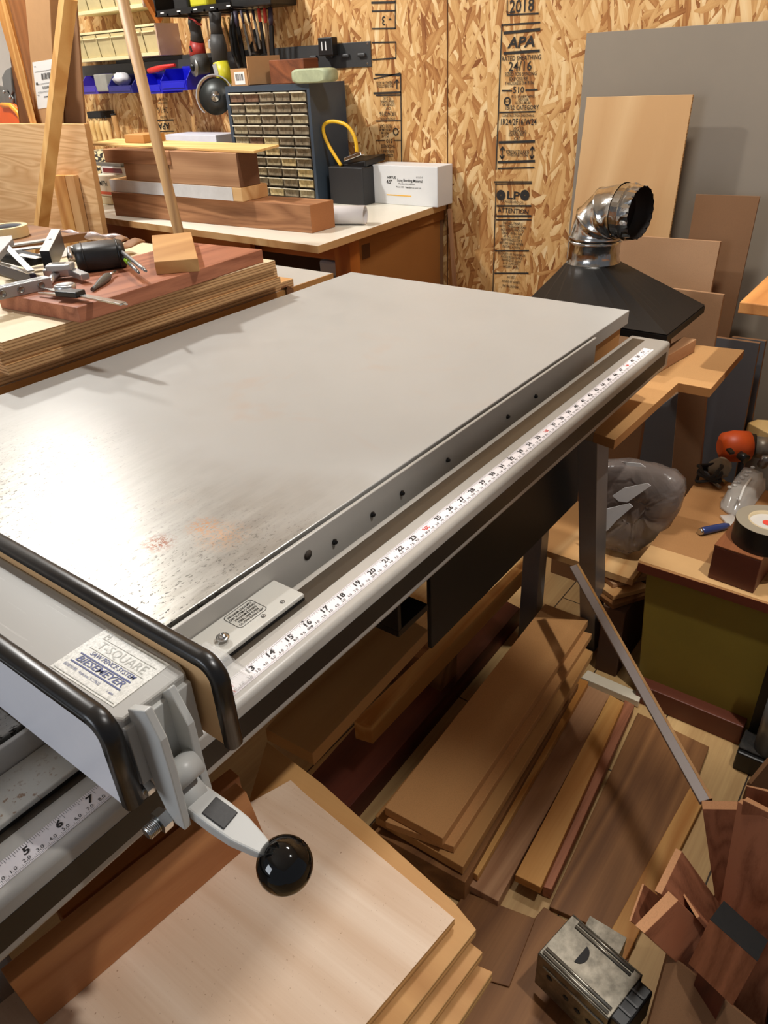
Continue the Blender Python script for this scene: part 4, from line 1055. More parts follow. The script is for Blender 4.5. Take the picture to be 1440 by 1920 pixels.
bin_(205, 250, 142, 177, 2.18, BLUES[2], 'dark blue bin stuffed with white bags, behind the leaning pole')
bin_(262, 306, 138, 178, 2.17, BLUES[1], 'blue bin just right of the leaning pole')
bin_(304, 352, 128, 172, 2.15, BLUES[1], 'large bright blue bin, rightmost of the blue bins on the wall')
# clear tub between the bins
a, c = at(181, 172, X=2.18), at(203, 170, X=2.18); z_t = at(190, 139, X=2.18).z
ob('clear_bin', B().prism([(2.18, c.y, z_t), (2.27, c.y, z_t), (2.27, a.y, z_t), (2.18, a.y, z_t)], (0, 0, a.z - z_t)), plain('frosted_grey', (150, 148, 140), 0.4, var=0.2), None, 'frosted grey bin between the two leftmost blue bins', 'storage bin', None, None, 0.004)
def blob(name, c, r, sq, m, label, cat, seed=0, amp=0.3, group=None):
    rnd = random.Random(seed); b = B().ball(c, r, 16, 0, sq)
    b.v = [V(c) + (v - V(c))*(1 + amp*(rnd.random() - 0.5)) for v in b.v]
    return ob(name, b, m, None, label, cat, group)
blob('white_bag', at(228, 148, X=2.22), 0.034, (1, 1.2, 0.7), plain('white_plastic_bag', (214, 212, 216), 0.4), 'crumpled white plastic bag in the dark blue bin', 'bag', 3)
blob('parts_bag', at(147, 150, X=2.20), 0.024, (0.8, 0.7, 1.2), plain('clear_parts_bag', (200, 208, 216), 0.25), 'clear bag of parts at the left end of the blue bins', 'bag', 4)  # not hung from anything
ob('red_pliers', B().tube([at(x, y, X=2.165) for x, y in ((279, 133), (292, 130), (306, 126), (328, 122))], [0.009, 0.011, 0.009, 0.005], 10), plain('red_plastic', (206, 38, 34), 0.4), None, 'red handled tool lying across the two blue bins on the right', 'hand tool')

# cream tilt-bin units
CREAM = plain('cream_plastic', (232, 218, 170), 0.45, var=0.03); CLRB = plain('clear_bin_front', (206, 188, 138), 0.18, var=0.08, nscale=20); TANS = plain('tan_cabinet_side', (190, 160, 136), 0.5)
def tilt_unit(px0, px1, ytop, ybot, n, xf, label, side=True, slope=0.09):
    a = at(px0, ybot, X=xf); c = at(px1, ybot - (px1 - px0)*slope, X=xf)
    zb_ = (a.z + c.z)/2; z_t = at((px0 + px1)/2, ytop - 0.0, X=xf).z; y0, y1 = c.y, a.y; xk = XW - 0.001
    t_ = thing('tilt_bin_unit', label, 'bin organizer', ((xf + xk)/2, (y0 + y1)/2, zb_), 'cream bin organizers on the wall')
    b = B(); e = 0.004
    b.box(xf, xk, y0, y1, zb_, zb_ + 0.012); b.box(xf, xk, y0, y1, z_t - 0.008, z_t); b.box(xf, xk, y1 - e, y1, zb_ + 0.012, z_t - 0.008); b.box(xk - e, xk, y0 + e, y1 - e, zb_ + 0.012, z_t - 0.008)
    ob('frame', b, CREAM, t_, bevel=0.001)
    ob('side_panel', B().box(xf, xk, y0 - 0.003, y0 + e, zb_, z_t), TANS, t_)
    w_ = (y1 - y0 - e*2)/n; fst = None
    for i in range(n):
        ya = y1 - e - (i + 1)*w_
        if fst is None:
            b = B(); b.prism([(0.012, 0.002, 0), (0.012, w_ - 0.002, 0), (0.002, w_ - 0.002, z_t - zb_ - 0.024), (0.002, 0.002, z_t - zb_ - 0.024)], (0.003, 0, 0))
            for yy in (0.002, w_ - 0.004): b.prism([(0.012, yy, 0), (0.002, yy, z_t - zb_ - 0.024), (0.05, yy, z_t - zb_ - 0.03), (0.05, yy, 0)], (0, 0.002, 0))
            d = ob('tilt_bin', b, CLRB, t_, local=True); 
            hb = B().box(-0.004, 0.004, 0.006, w_ - 0.006, (z_t - zb_)*0.62, (z_t - zb_)*0.66); h_ = ob('pull_ridge', hb, CREAM, d, local=True)
            fst = (d, h_)
        else:
            d = fst[0].copy(); COL.objects.link(d); d.parent = t_; h_ = fst[1].copy(); COL.objects.link(h_); h_.parent = d
        d.location = V((xf, ya, zb_ + 0.013)) - V(t_.location)
    return t_
tilt_unit(137, 243, 58, 119, 4, 2.19, 'cream bin organizer with clear fronts, left one of the lower pair')
tilt_unit(246, 300, 45, 108, 2, 2.19, 'cream bin organizer with tan side, right one of the lower pair')
tilt_unit(138, 270, -35, 28, 5, 2.18, 'cream bin organizer cut by the top of the picture')
# timber bracket right of the upper unit
p0, p1 = at(268, 0, X=2.2), at(299, 40, X=2.24)
ob('wood_bracket', B().bar(at(270, -12, X=2.18), p1, 0.02, 0.024), ORG, None, 'small slanted wooden bracket under the top bin organizer', 'bracket', None, None, 0.001)

# ---- clutter at the left end of the bench
def on_bench(name, l, r_, ytop, xf, d, zb_, mats, label, cat, bevel=0.003):
    a, c = at(*l, X=xf), at(*r_, X=xf)
    return B().box(xf, xf + d, c.y, a.y, zb_, at((l[0] + r_[0])/2, ytop, X=xf).z), (a, c)
b, (a, c) = on_bench('x', (180, 400), (215, 402), 368, 1.80, 0.12, ZB, None, '', '')
ob('parts_tub', b, plain('cream_tub', (224, 210, 172), 0.5), None, 'cream plastic tub on the bench left of the long beam', 'tub', None, None, 0.006)
zt_ = at(197, 368, X=1.80).z + 0.001
gb = thing('paper_box', 'white box with black lettering and orange stripe on the cream tub', 'box', (1.84, 2.2, zt_))
a, c = at(176, 362, X=1.80), at(212, 362, X=1.80); z_t = at(195, 330, X=1.80).z
ob('box_body', B().box(1.80, 1.90, c.y, a.y, zt_, z_t), plain('off_white_card', (226, 214, 192), 0.6), gb, bevel=0.002)
nb = B(); nb.text('GRMITH', 0.024, ((1.7994), (a.y + c.y)/2, zt_ + (z_t - zt_)*0.62), (0, -1, 0), (0, 0, 1), 0, bold=.02, sx=.85); ob('lettering', nb, INK, gb)
ob('orange_stripe', B().box(1.7993, 1.80, c.y + .004, a.y - .004, zt_ + 0.006, zt_ + 0.016), plain('orange_red_print', (214, 88, 40), 0.5), gb)
zq = z_t + 0.001
rb = thing('tool_case', 'white case with a dark red window above the lettered box', 'case', (1.9, 2.2, zq))
a, c = at(192, 328, X=1.84), at(232, 328, X=1.84); z_t2 = at(210, 313, X=1.84).z
ob('case_body', B().box(1.84, 1.94, c.y, a.y, zq, z_t2), plain('case_white', (214, 208, 204), 0.4), rb, bevel=0.002)
ob('red_window', B().box(1.8385, 1.84, c.y + .006, a.y - .012, zq + .005, z_t2 - .005), plain('dark_red_window', (110, 26, 26), 0.25), rb)
# steel rule and floral jar
a, c = at(168, 312, X=1.86), at(232, 306, X=1.86)
ob('steel_rule', B().bar(V((1.86, a.y + .05, z_t2 + .006)), V((1.86, c.y, z_t2 + .006)), 0.03, 0.010, (0, 0, 1)), STEELD, None, 'steel bar lying on the white case behind the timber stack', 'metal bar', None, None, 0.001)
t = NT('patterned_cloth'); co = t.coords(); v = t.noise(co, 70, 1, 0.5)
t.L(t.ramp(v, [(0.47, lin((38, 34, 28))), (0.53, lin((216, 196, 150)))]), t.b.inputs['Base Color']); t.b.inputs['Roughness'].default_value = 0.8
a, c = at(172, 308, X=1.95), at(205, 308, X=1.95); zlo, zhi = ZB, at(185, 282, X=1.95).z
ob('patterned_tin', B().cyl((1.95, (a.y + c.y)/2, zlo), (1.95, (a.y + c.y)/2, zhi), abs(a.y - c.y)/2, n=32), t.m, None, 'black and cream patterned tin behind the timber stack', 'tin')
a, c = at(164, 400, X=1.74), at(168, 280, X=1.74)
ob('metal_strip', B().bar((1.76, at(170, 395, X=1.76).y, ZB), (1.80, at(164, 285, X=1.80).y, at(164, 285, X=1.80).z), 0.014, 0.004, (1, 0, 0)), ALU, None, 'thin aluminium strip standing beside the plywood panel', 'metal strip')
# pale turned handles hung on the wall, black strap above
xh = 2.24
hold = thing('tool_holder', 'black strap holder on the wall above the row of pale handles', 'tool holder', at(180, 215, X=xh))
a, c = at(167, 213, X=xh), at(192, 212, X=xh)
ob('strap', B().box(xh - 0.012, XW - 0.0005, c.y, a.y, at(180, 222, X=xh).z, at(180, 209, X=xh).z), DARK, hold, bevel=0.003)
for i, (x0, y0, x1, y1) in enumerate(((172, 226, 180, 266), (182, 226, 189, 266), (191, 226, 199, 266), (199, 226, 209, 266))):
    p, q = at(x0, y0, X=xh - 0.012), at(x1, y1, X=xh - 0.012)
    pr_ = [(0.009, 0), (0.0135, 0.012), (0.0145, 0.03), (0.011, 0.055), (0.0085, 0.07), (0.0105, 0.075), (0.0095, 0.085), (0.006, 0.09)]
    k = (q - p).length/0.09
    ct_ = thing('carving_tool', 'pale turned wooden handle, %s of the four in a row on the wall' % ('leftmost', 'second', 'third', 'rightmost')[i], 'hand tool', p, 'pale turned handles on the wall')
    ob('handle', B().lathe([(r*1.0, h*k) for r, h in pr_], p, q - p, 16), PALEP['Z'], ct_)
    ob('added_loop', B().tube([p + V((0.0, 0.006*math.cos(q_), 0.008 + 0.006*math.sin(q_))) for q_ in [k_*0.63 for k_ in range(10)]], 0.0012, 6, 0, True), DARK, ct_)  # loop added above each handle, not seen
p, q = at(213, 216, X=xh), at(224, 262, X=xh); k = (q - p).length/0.09
ch_ = thing('chisel', 'brown wooden handled chisel hanging right of the pale handles', 'chisel', p)
ob('handle', B().lathe([(r, h*k) for r, h in [(0.011, 0), (0.0125, 0.01), (0.012, 0.05), (0.009, 0.075), (0.010, 0.08), (0.005, 0.09)]], p, q - p, 16), MAPLE['Z'], ch_)
ob('added_loop', B().tube([p + V((0.012*math.cos(q_)*0, 0.008*math.cos(q_), 0.012 + 0.008*math.sin(q_))) for q_ in [k_*0.63 for k_ in range(10)]], 0.0015, 6, 0, True), DARK, ch_)  # loop likewise added to the chisel
ob('cap', B().cyl(p + (p - q).normalized()*0.006, p, 0.0125), DARK, ch_)
# white papers behind the stack
a, c = at(312, 268, X=2.15), at(405, 262, X=2.15)
ob('white_carton', B().box(2.15, 2.27, c.y, a.y, ZB, at(360, 253, X=2.15).z), plain('lavender_white', (222, 222, 232), 0.6), None, 'plain white carton behind the timber stack left of the organizer', 'carton', None, None, 0.002)
# ---------------------------------------------------------------- outfeed table behind the saw, with the sheet stack
ZO = H + 0.030
pc_ = at(623, 512, Z=ZO)
oy, ox = pc_.y, pc_.x
out = thing('outfeed_table', 'low white topped outfeed table with wooden edge behind the saw', 'table', (0.4, 1.2, 0))
ob('table_top', B().box(-0.75, ox, oy, 1.75, ZO - 0.02, ZO), plain('outfeed_laminate', (190, 187, 180), 0.4, var=0.04), out, bevel=0.001)
ob('edge_band', B().box(-0.75, ox, oy - 0.003, oy, ZO - 0.021, ZO), MAPLE['X'], out)
for lx, ly in ((1.30, 1.0), (1.30, 1.68), (-0.6, 1.0), (-0.6, 1.68)):
    ob('leg', B().box(lx - 0.03, lx + 0.03, ly - 0.03, ly + 0.03, 0, ZO - 0.021), PINE['Z'], out)
# leather strap over the edge
b = B(); a = at(500, 539, Z=ZO + 0.003); c = at(526, 540, Z=ZO + 0.003); e = V((c.x + 0.012, oy - 0.006, ZO - 0.002)); f_ = V((c.x + 0.012, oy - 0.008, ZO - 0.03))
rs = []
for p, n_ in ((a, V((0, 0, 1))), (c, V((0, 0, 1))), ((c + e)/2 + V((0.004, 0, 0.006)), V((0.5, -0.5, 0.7))), (e, V((0.2, -1, 0.2))), (f_, V((0, -1, 0)))):
    w_ = V((0.5, 1, 0)).normalized()*0.011 if p is not f_ and p is not e else V((1, 0, 0))*0.011
    rs.append([p - w_, p + w_, p + w_ + n_*0.003, p - w_ + n_*0.003])
b.rings(rs, 0, True, False); ob('leather_strap', b, plain('brown_leather', (120, 78, 44), 0.6, var=0.1), None, 'short brown leather strap hanging over the outfeed table edge', 'strap', None, None, 0.001)

zs0 = ZO + 0.0005
ys = at(18, 705, Z=H + 0.048).y; xsl = at(18, 705, Z=H + 0.048).x; xsr = at(500, 530, Z=H + 0.052).x
gs = 'plywood sheets stacked on the outfeed table'
zz = zs0
specs = [(0.0165, -0.25, 0.07, 0.018, 'bottom plywood board of the stack, reaching furthest right along the saw'), (0.0185, 0.0, 0.012, 0.0, 'second plywood sheet from the bottom of the stack behind the saw'), (0.0185, -0.004, 0.008, 0.004, 'third plywood sheet up in the stack behind the saw'), (0.0185, 0.003, 0.0, -0.002, 'top plywood sheet directly under the red board')]
for i, (th, dl, dr, dy, nm) in enumerate(specs):
    yb = ys + dy + (0.50 if i else 0.42)
    b = B().prism([(xsl + dl, ys + dy, zz + th), (xsr + dr, ys + dy, zz + th), (xsr + dr - 0.003, yb, zz + th), (xsl + dl, yb, zz + th)], (0, 0, -th), 0, 1, 0)
    ob('plywood_sheet', b, [PLYF['X'] if i < 3 else plain('cream_ply_face', (226, 206, 170), 0.5, var=0.06), PE], None, nm, 'plywood sheet', gs, None, 0.0008)
    zz += th + 0.0004
# red padauk board
zr = zz + 0.026
fl, fr, lb2 = at(144.5, 577, Z=zr), at(491.5, 467.6, Z=zr), at(38, 558, Z=zr)
t_ = (fr - fl).normalized(); n_ = V((-t_.y, t_.x, 0)); 
br2 = at(365, 449, Z=zr); D = (br2 - fr).dot(n_)
b = B().prism([fl, fr, fr + n_*D, fl + n_*D + t_*-0.0, ], (0, 0, -0.026))
red = ob('hardwood_board', b, PADAUK['X'], None, 'thick reddish hardwood board full of tools on the plywood stack', 'board', None, None, 0.0012)
ZR = zr + 0.0004
print('red', fl, fr, D)

# tan block on the red board
q = [at(284, 441.5, Z=ZR + 0.024), at(358, 435, Z=ZR + 0.024), at(371, 484.5, Z=ZR + 0.024), at(289, 491, Z=ZR + 0.024)]
ob('wood_block', B().prism(q, (0, 0, -0.024)), [MAPLE['X']], None, 'tan wooden block on the right part of the red board', 'block', None, None, 0.001)

# black pouch
pch = thing('pouch', 'black zipped leather pouch lying among the tools on the red board', 'pouch', at(190, 490, Z=ZR))
ctr = at(198, 508, Z=ZR); ax_ = (at(232, 480, Z=ZR) - at(150, 490, Z=ZR)).normalized(); ay = V((-ax_.y, ax_.x, 0))
b = B(); rs = []
prof = []
for k in range(22):
    a = 2*math.pi*k/22; s_ = lambda v, p=0.55: math.copysign(abs(v)**p, v)
    prof.append((s_(math.cos(a))*0.036, 0.0235 + s_(math.sin(a))*0.0235))
for u_, k_ in ((-0.050, 0.80), (-0.048, 0.97), (-0.040, 1.06), (0.0, 1.1), (0.036, 1.06), (0.043, 0.97), (0.045, 0.80)):
    rs.append([ctr + ay*0.035 + ax_*u_ + ay*(p*k_) + V((0, 0, 0.0235 + (z - 0.0235)*k_)) for p, z in prof])
b.rings(rs, 0, True, True)
LEATH = plain('black_leather', (32, 31, 31), 0.45, var=0.15, nscale=40, bump=0.3)
ob('pouch_body', b, LEATH, pch)
ring_ = [r_ for r_ in rs[4]]
ob('zip_seam', B().tube([ctr + ay*0.035 + ax_*0.030 + (p - (ctr + ay*0.035 + ax_*0.034))*1.02 for p in ring_], 0.0016, 6, 0, True), plain('zip_black', (18, 18, 18), 0.4), pch)
ob('flap_edge', B().tube([ctr + ay*0.035 + ax_*-0.03 + (p - (ctr + ay*0.035 + ax_*-0.036))*1.015 for p in rs[2]], 0.0014, 6, 0, True), LEATH, pch)

# pencils
for i, (x0, y0, x1, y1, nm) in enumerate(((226, 470, 271, 506, 'silver pen nearest the tan block'), (222, 473, 258, 509, 'silver pen with a green band beside the pouch'))):
    p, q = at(x0, y0, Z=ZR + 0.032 - i*0.010), at(x1, y1, Z=ZR + 0.027 - i*0.010)
    pen = thing('pen', nm + ', jutting out on the red board', 'pen', p, 'silver pens by the pouch')
    ob('barrel', B().tube([p, p + (q - p)*0.85, q], [0.0036, 0.0038, 0.0032], 12), ALU, pen)
    ob('tip', B().tube([q, q + (q - p)*0.06], [0.0026, 0.0022], 10), STEELD, pen)
    if i: ob('green_band', B().tube([p + (q - p)*0.42, p + (q - p)*0.58], 0.0048, 12), plain('lime_band', (150, 200, 40), 0.4), pen)
# marking knife
p, q, r3 = at(173, 543, Z=ZR + 0.004), at(205, 516, Z=ZR + 0.007), at(217, 509, Z=ZR + 0.007)
mk = thing('marking_knife', 'small dark grey marking knife on the red board below the pens', 'knife', p)
ob('handle', B().tube([p, p + (q - p)*0.2, p + (q - p)*0.55, p + (q - p)*0.85, q], [0.0035, 0.004, 0.0075, 0.0078, 0.005], 14), plain('knife_grey', (92, 90, 84), 0.4), mk)
ob('ferrule', B().tube([q, r3], [0.003, 0.0028], 10), STEEL, mk)

# dial caliper
dcal = thing('dial_caliper', 'steel dial caliper lying across the front edge of the red board', 'caliper', at(125, 545, Z=ZR))
p0, p1 = at(78, 537, Z=ZR + 0.009), at(228, 571, Z=ZR + 0.009)
p0.z = p1.z = ZR + 0.009
dr_ = (p1 - p0).normalized(); sd_ = V((-dr_.y, dr_.x, 0))
a = at(135, 552, Z=ZR + .009); e = at(231, 569.5, Z=ZR + 0.009)
ob('beam', B().bar(at(96, 543, Z=ZR + .009), e, 0.013, 0.0035), STEEL, dcal, bevel=0.0006)
ob('depth_rod', B().bar(e, e + (e - a).normalized()*0.009, 0.004, 0.002), STEEL, dcal)
ob('carriage', B().bar(at(112, 548, Z=ZR + .012), at(152, 551, Z=ZR + .012), 0.024, 0.010), BLACK, dcal, bevel=0.002)
dcn2 = at(121, 534, Z=ZR + 0.019)
ob('dial', B().lathe([(0.017, -0.010), (0.0185, -0.006), (0.0185, 0.0), (0.0165, 0.001), (0.001, 0.001)], dcn2, (0, 0, 1), 36), ALU, dcal)
ob('dial_face', B().lathe([(0.0155, 0.0012), (0.001, 0.0013)], dcn2, (0, 0, 1), 32), WHITE, dcal)
for x0, y0, x1, y1 in ((78, 541, 110, 546), (72, 550, 108, 552)):
    ob('jaw', B().bar(at(x1, y1, Z=ZR + .007), at(x0, y0, Z=ZR + .005), 0.010, 0.004, w2=0.002), STEEL, dcal)
# aluminium channel with round holes
ach = thing('aluminium_jig', 'aluminium bar with round holes at the left edge of the red board', 'jig', at(20, 555, Z=ZR - 0.02))
p, q = at(-30, 547, Z=ZR + 0.020), at(95, 519.5, Z=ZR + 0.020)
w3 = V((-(q - p).y, (q - p).x, 0)).normalized()
mid_ = p + w3*0.012 - V((0, 0, 0.010)); mi2 = q + w3*0.012 - V((0, 0, 0.010))
ob('bar_body', B().bar(mid_, mi2, 0.024, 0.020), plain('grey_cast_alu', (172, 172, 172), 0.4, 0.7), ach, bevel=0.0012)
for x, y in ((5, 551), (40, 545), (77, 532)):
    c = at(x, y, P=p - w3*0.0004, N=w3); c = c - w3*0.0004
    c.z = ZR + 0.010
    b = B().lathe([(0.0062, 0.0), (0.0062, 0.0008), (0.0048, 0.0009), (0.0046, 0.0002), (0.0, 0.0002)], c + w3*0.0002, -w3, 24, 0, False); ob('round_hole', b, STEELD, ach)
for k in range(4):
    c = p + (q - p)*(0.22 + 0.2*k) + w3*0.012
    d_ = (q - p).normalized()
    ob('pocket', B().box(-0.5, .5, -.5, .5, 0, 1) if False else B().bar(c - d_*0.010, c + d_*0.010, 0.014, 0.0006), plain('pocket_grey', (110, 110, 110), 0.5, 0.5), ach)
# digital caliper with curved jaw
dg_ = thing('digital_caliper', 'grey digital caliper with small display left of the black pouch', 'caliper', at(115, 500, Z=ZR))
a, c = at(92, 502, Z=ZR + 0.024), at(140, 499, Z=ZR + 0.024)
ob('display_housing', B().bar(a + V((0, 0.006, 0)), c + V((0, 0.006, 0)), 0.030, 0.012), plain('silver_grey_plastic', (176, 174, 168), 0.35, .3), dg_, bevel=0.003)
m0 = (a + c)/2 + V((0, 0.008, 0.0063))
ob('display', B().bar(m0 - (c - a)*0.24, m0 + (c - a)*0.24, 0.014, 0.0008), plain('lcd_grey', (120, 124, 124), 0.2), dg_)
ob('lower_body', B().bar(at(84, 512, Z=ZR + 0.012), at(136, 508, Z=ZR + 0.012), 0.022, 0.016), ALU, dg_, bevel=0.002)
ob('jaw', B().bar(at(128, 506, Z=ZR + .012), at(160, 519, Z=ZR + .012), 0.017, 0.012), ALU, dg_, bevel=0.002)
b = B(); b.tube([at(x, y, Z=ZR + 0.010) for x, y in ((94, 530), (98, 521), (106, 514), (118, 510))], [0.004, 0.006, 0.008, 0.008], 10); ob('curved_arm', b, ALU, dg_)
# machinist block: black box, white top
mb = thing('square_block', 'black and bright steel block standing on edge on the red board', 'block', at(95, 500, Z=ZR))
zt_ = ZR + 0.042
q = [at(96, 430, Z=zt_), at(113, 430, Z=zt_), at(92, 471, Z=zt_), at(74, 471, Z=zt_)]
ob('block_body', B().prism(q, (0, 0, zt_ * -1 + ZR)), BLACKM, mb, bevel=0.001)
ob('bright_top', B().prism([p + V((0, 0, 0.0006)) for p in q], (0, 0, -0.0005)), plain('bright_face', (232, 230, 224), 0.3), mb)
c = (q[0] + q[1] + q[2] + q[3])/4 + V((0, 0, 0.0006)); ob('set_screw', B().lathe([(0.003, 0), (0.003, 0.0006), (0.001, 0.0006)], c, (0, 0, 1), 14), DARK, mb)
# dial indicator, round
di = thing('dial_indicator', 'small round steel dial indicator standing between block and pouch', 'gauge', at(148, 470, Z=ZR))
c = at(147, 460, Z=ZR + 0.03)
ob('gauge_body', B().lathe([(0.018, -0.03), (0.021, -0.012), (0.021, -0.001), (0.019, 0.0), (0.0, 0.0)], c, (0, 0, 1), 36), STEEL, di)
ob('gauge_face', B().lathe([(0.012, 0.0003), (0.0, 0.0004)], c, (0, 0, 1), 30), WHITE, di)
ob('gauge_mark', B().bar(c + V((-0.006, 0, .0006)), c + V((0.006, 0.003, .0006)), 0.002, 0.0004), BLACK, di)
ob('stem', B().tube([at(129, 465, Z=ZR + 0.03), at(131, 480, Z=ZR + 0.02), at(135, 487, Z=ZR + .012)], [0.004, 0.006, 0.008], 12), ALU, di)
# level with green vial, blades and clutter further left
lv_ = thing('torpedo_level', 'dark navy spirit level with green vial at the left edge of the picture', 'level', at(20, 510, Z=ZR))
p, q = at(-25, 488, Z=ZR + 0.018), at(62, 516, Z=ZR + 0.018)
ob('level_body', B().bar(p - V((0, 0, 0.008)), q - V((0, 0, 0.008)), 0.012, 0.02), plain('navy_level', (36, 32, 52), 0.4), lv_, bevel=0.001)
ob('silver_edge', B().bar(p + V((0, 0.003, 0.0028)), q + V((0, 0.003, 0.0028)), 0.010, 0.0016), ALU, lv_)
a, c = at(11, 503.5, Z=ZR + .010), at(27, 508, Z=ZR + .010)
ob('vial', B().cyl(a + V((0, -0.006, 0.001)), c + V((0, -0.006, 0.001)), 0.0042), plain('vial_green', (200, 214, 60), 0.2), lv_)
sq_ = thing('combination_square', 'pale grey square with a slanted steel blade at the left picture edge', 'square', at(20, 480, Z=ZR))
ob('blade', B().bar(at(7, 457, Z=ZR + 0.05), at(58, 508, Z=ZR + 0.028), 0.012, 0.002), STEELD, sq_)
b = B().prism([at(x, y, Z=ZR + 0.052) for x, y in ((-20, 446), (22, 441), (24, 447), (-2, 476), (-20, 500))], (0, 0, -0.012)); ob('head', b, plain('square_head', (168, 168, 168), 0.4, .4), sq_, bevel=0.001)
ob('black_tool_bag', B().bar(at(-20, 470, Z=ZR + 0.010), at(64, 490, Z=ZR + 0.010), 0.05, 0.019), DARK, None, 'flat black sleeve lying under the tools left of the steel block', 'sleeve', None, None, 0.006)
ob('white_rule', B().bar(at(35, 477, Z=ZR + 0.021), at(73, 484, Z=ZR + 0.021), 0.016, 0.001), plain('rule_white', (228, 226, 220), 0.35), None, 'short white rule lying on the black sleeve', 'rule')
# boards and parts at the back of the red board
zb2 = ZR
ob('rough_board', B().prism([at(x, y, Z=zb2 + 0.016) for x, y in ((-40, 428), (60, 422), (165, 436), (60, 452), (-40, 462))], (0, 0, -0.016)), OAKD['X'], None, 'rough brown board lying at the back left of the tool pile', 'board', None, None, 0.001)
for i, (x0, y0, x1, y1, h, nm) in enumerate(((14, 461, 100, 448, 0.022, 'long steel strip lying behind the square block, front one'), (20, 470, 92, 461, 0.018, 'long steel strip lying behind the square block, rear one'))):
    ob('steel_strip', B().bar(at(x0, y0, Z=ZR + h), at(x1, y1, Z=ZR + h), 0.022, 0.004), ALU, None, nm, 'steel strip', 'steel strips behind the block', None, 0.0008)
b = B(); p, q = at(122, 441, Z=ZR + 0.01), at(232, 444, Z=ZR + 0.006)
for_rs = []
for k in range(9):
    s_ = k/8; c = p + (q - p)*s_; h_ = 0.010*(1 - 0.5*s_)*(1 + 0.3*math.sin(k*2.1)); w_ = 0.024*(1 - 0.3*s_)
    c.z = ZR + h_
    for_rs.append([c + V((0.0, w_*math.cos(2*math.pi*j/10), h_*math.sin(2*math.pi*j/10)*0.98)) for j in range(10)])
b.rings(for_rs, 0, True, True); ob('plastic_bag', b, plain('clear_bag_pink', (196, 178, 174), 0.18, var=0.2, nscale=30), None, 'long clear plastic bag lying behind the dial indicator', 'bag')
for i, (x0, y0, x1, y1, nm) in enumerate(((198, 452, 236, 444, 'brown leather glove piece, left one behind the pouch'), (210, 466, 266, 448, 'brown leather glove piece, right one behind the pouch'))):
    p, q = at(x0, y0, Z=ZR + 0.006), at(x1, y1, Z=ZR + 0.006); rs = []
    for k in range(7):
        s_ = k/6; c = p + (q - p)*s_; w_ = 0.026*(0.75 + 0.3*math.sin(s_*3.1)); h_ = 0.004 + 0.002*math.sin(k*1.7); c.z = ZR + h_
        rs.append([c + V((0.3*w_*math.cos(2*math.pi*j/12), w_*math.cos(2*math.pi*j/12), h_*math.sin(2*math.pi*j/12))) for j in range(12)])
    ob('leather_glove', B().rings(rs, 0, True, True), plain('tan_brown_leather', (138, 96, 58), 0.7, var=0.2, nscale=30), None, nm, 'glove', 'leather glove pieces')
# masking tape roll on the rough board
c = at(8, 424, Z=ZR + 0.040)
b = B(); r0, r1 = 0.050, 0.038; n_c = 40
cr = lambda z, r: [V((c.x + r*math.cos(2*math.pi*i/n_c), c.y + r*math.sin(2*math.pi*i/n_c), z)) for i in range(n_c)]
b.rings([cr(ZR + 0.017, r0), cr(ZR + 0.040, r0), cr(ZR + 0.040, r1), cr(ZR + 0.017, r1)], 0, False, True, True)
for i in range(len(b.f)): b.s[i] = False
mt = thing('masking_tape', 'roll of cream masking tape on the rough board at the left edge', 'tape roll', (c.x, c.y, ZR + 0.017))
ob('tape', b, plain('masking_cream', (226, 200, 148), 0.6, var=0.05), mt)
b = B(); b.rings([cr(ZR + 0.018, r1 + 0.0005), cr(ZR + 0.039, r1 + 0.0005), cr(ZR + 0.039, r1 - 0.002), cr(ZR + 0.018, r1 - 0.002)], 0, False, True, True); ob('core', b, plain('core_grey', (120, 120, 124), 0.6), mt)

# ---------------------------------------------------------------- lumber leaning between outfeed table and bench
def lean(pt, pb, X, w, d, mats, name, label, cat, group=None, Xt=None, bevel=0.001, up=(1, 0, 0)):
    """a stick through two pixels, carried on down to the floor"""
    a, c = at(*pt, X=X if Xt is None else Xt), at(*pb, X=X)
    t = (c - a); c = a + t*((a.z - 0.001)/(a.z - c.z))
    return ob(name, B().bar(a, c, w, d, up), mats, None, label, cat, group, None, bevel)
# dowel
a, c = at(226, -14, X=1.42), at(335, 435, X=1.43)
t = c - a; c = a + t*((a.z - 0.002)/(a.z - c.z))
ob('dowel_pole', B().cyl(c, a, 0.0148, n=20), ASH['Z'], None, 'old round wooden pole leaning in front of the workbench', 'pole')
# 1x2 stick
a, c = at(129, -8, X=1.375), at(77, 428, X=1.385)
t = c - a; c = a + t*((a.z - 0.002)/(a.z - c.z))
ob('lumber_stick', B().bar(a, c, 0.034, 0.034, (0.95, -0.3, 0)), wood('light_pine', (236, 190, 120), (208, 152, 84), 'Z', 12, .15), None, 'long square pine stick leaning in front of the plywood panel', 'lumber', None, None, 0.001)
p = at(112, 128, X=1.362); 
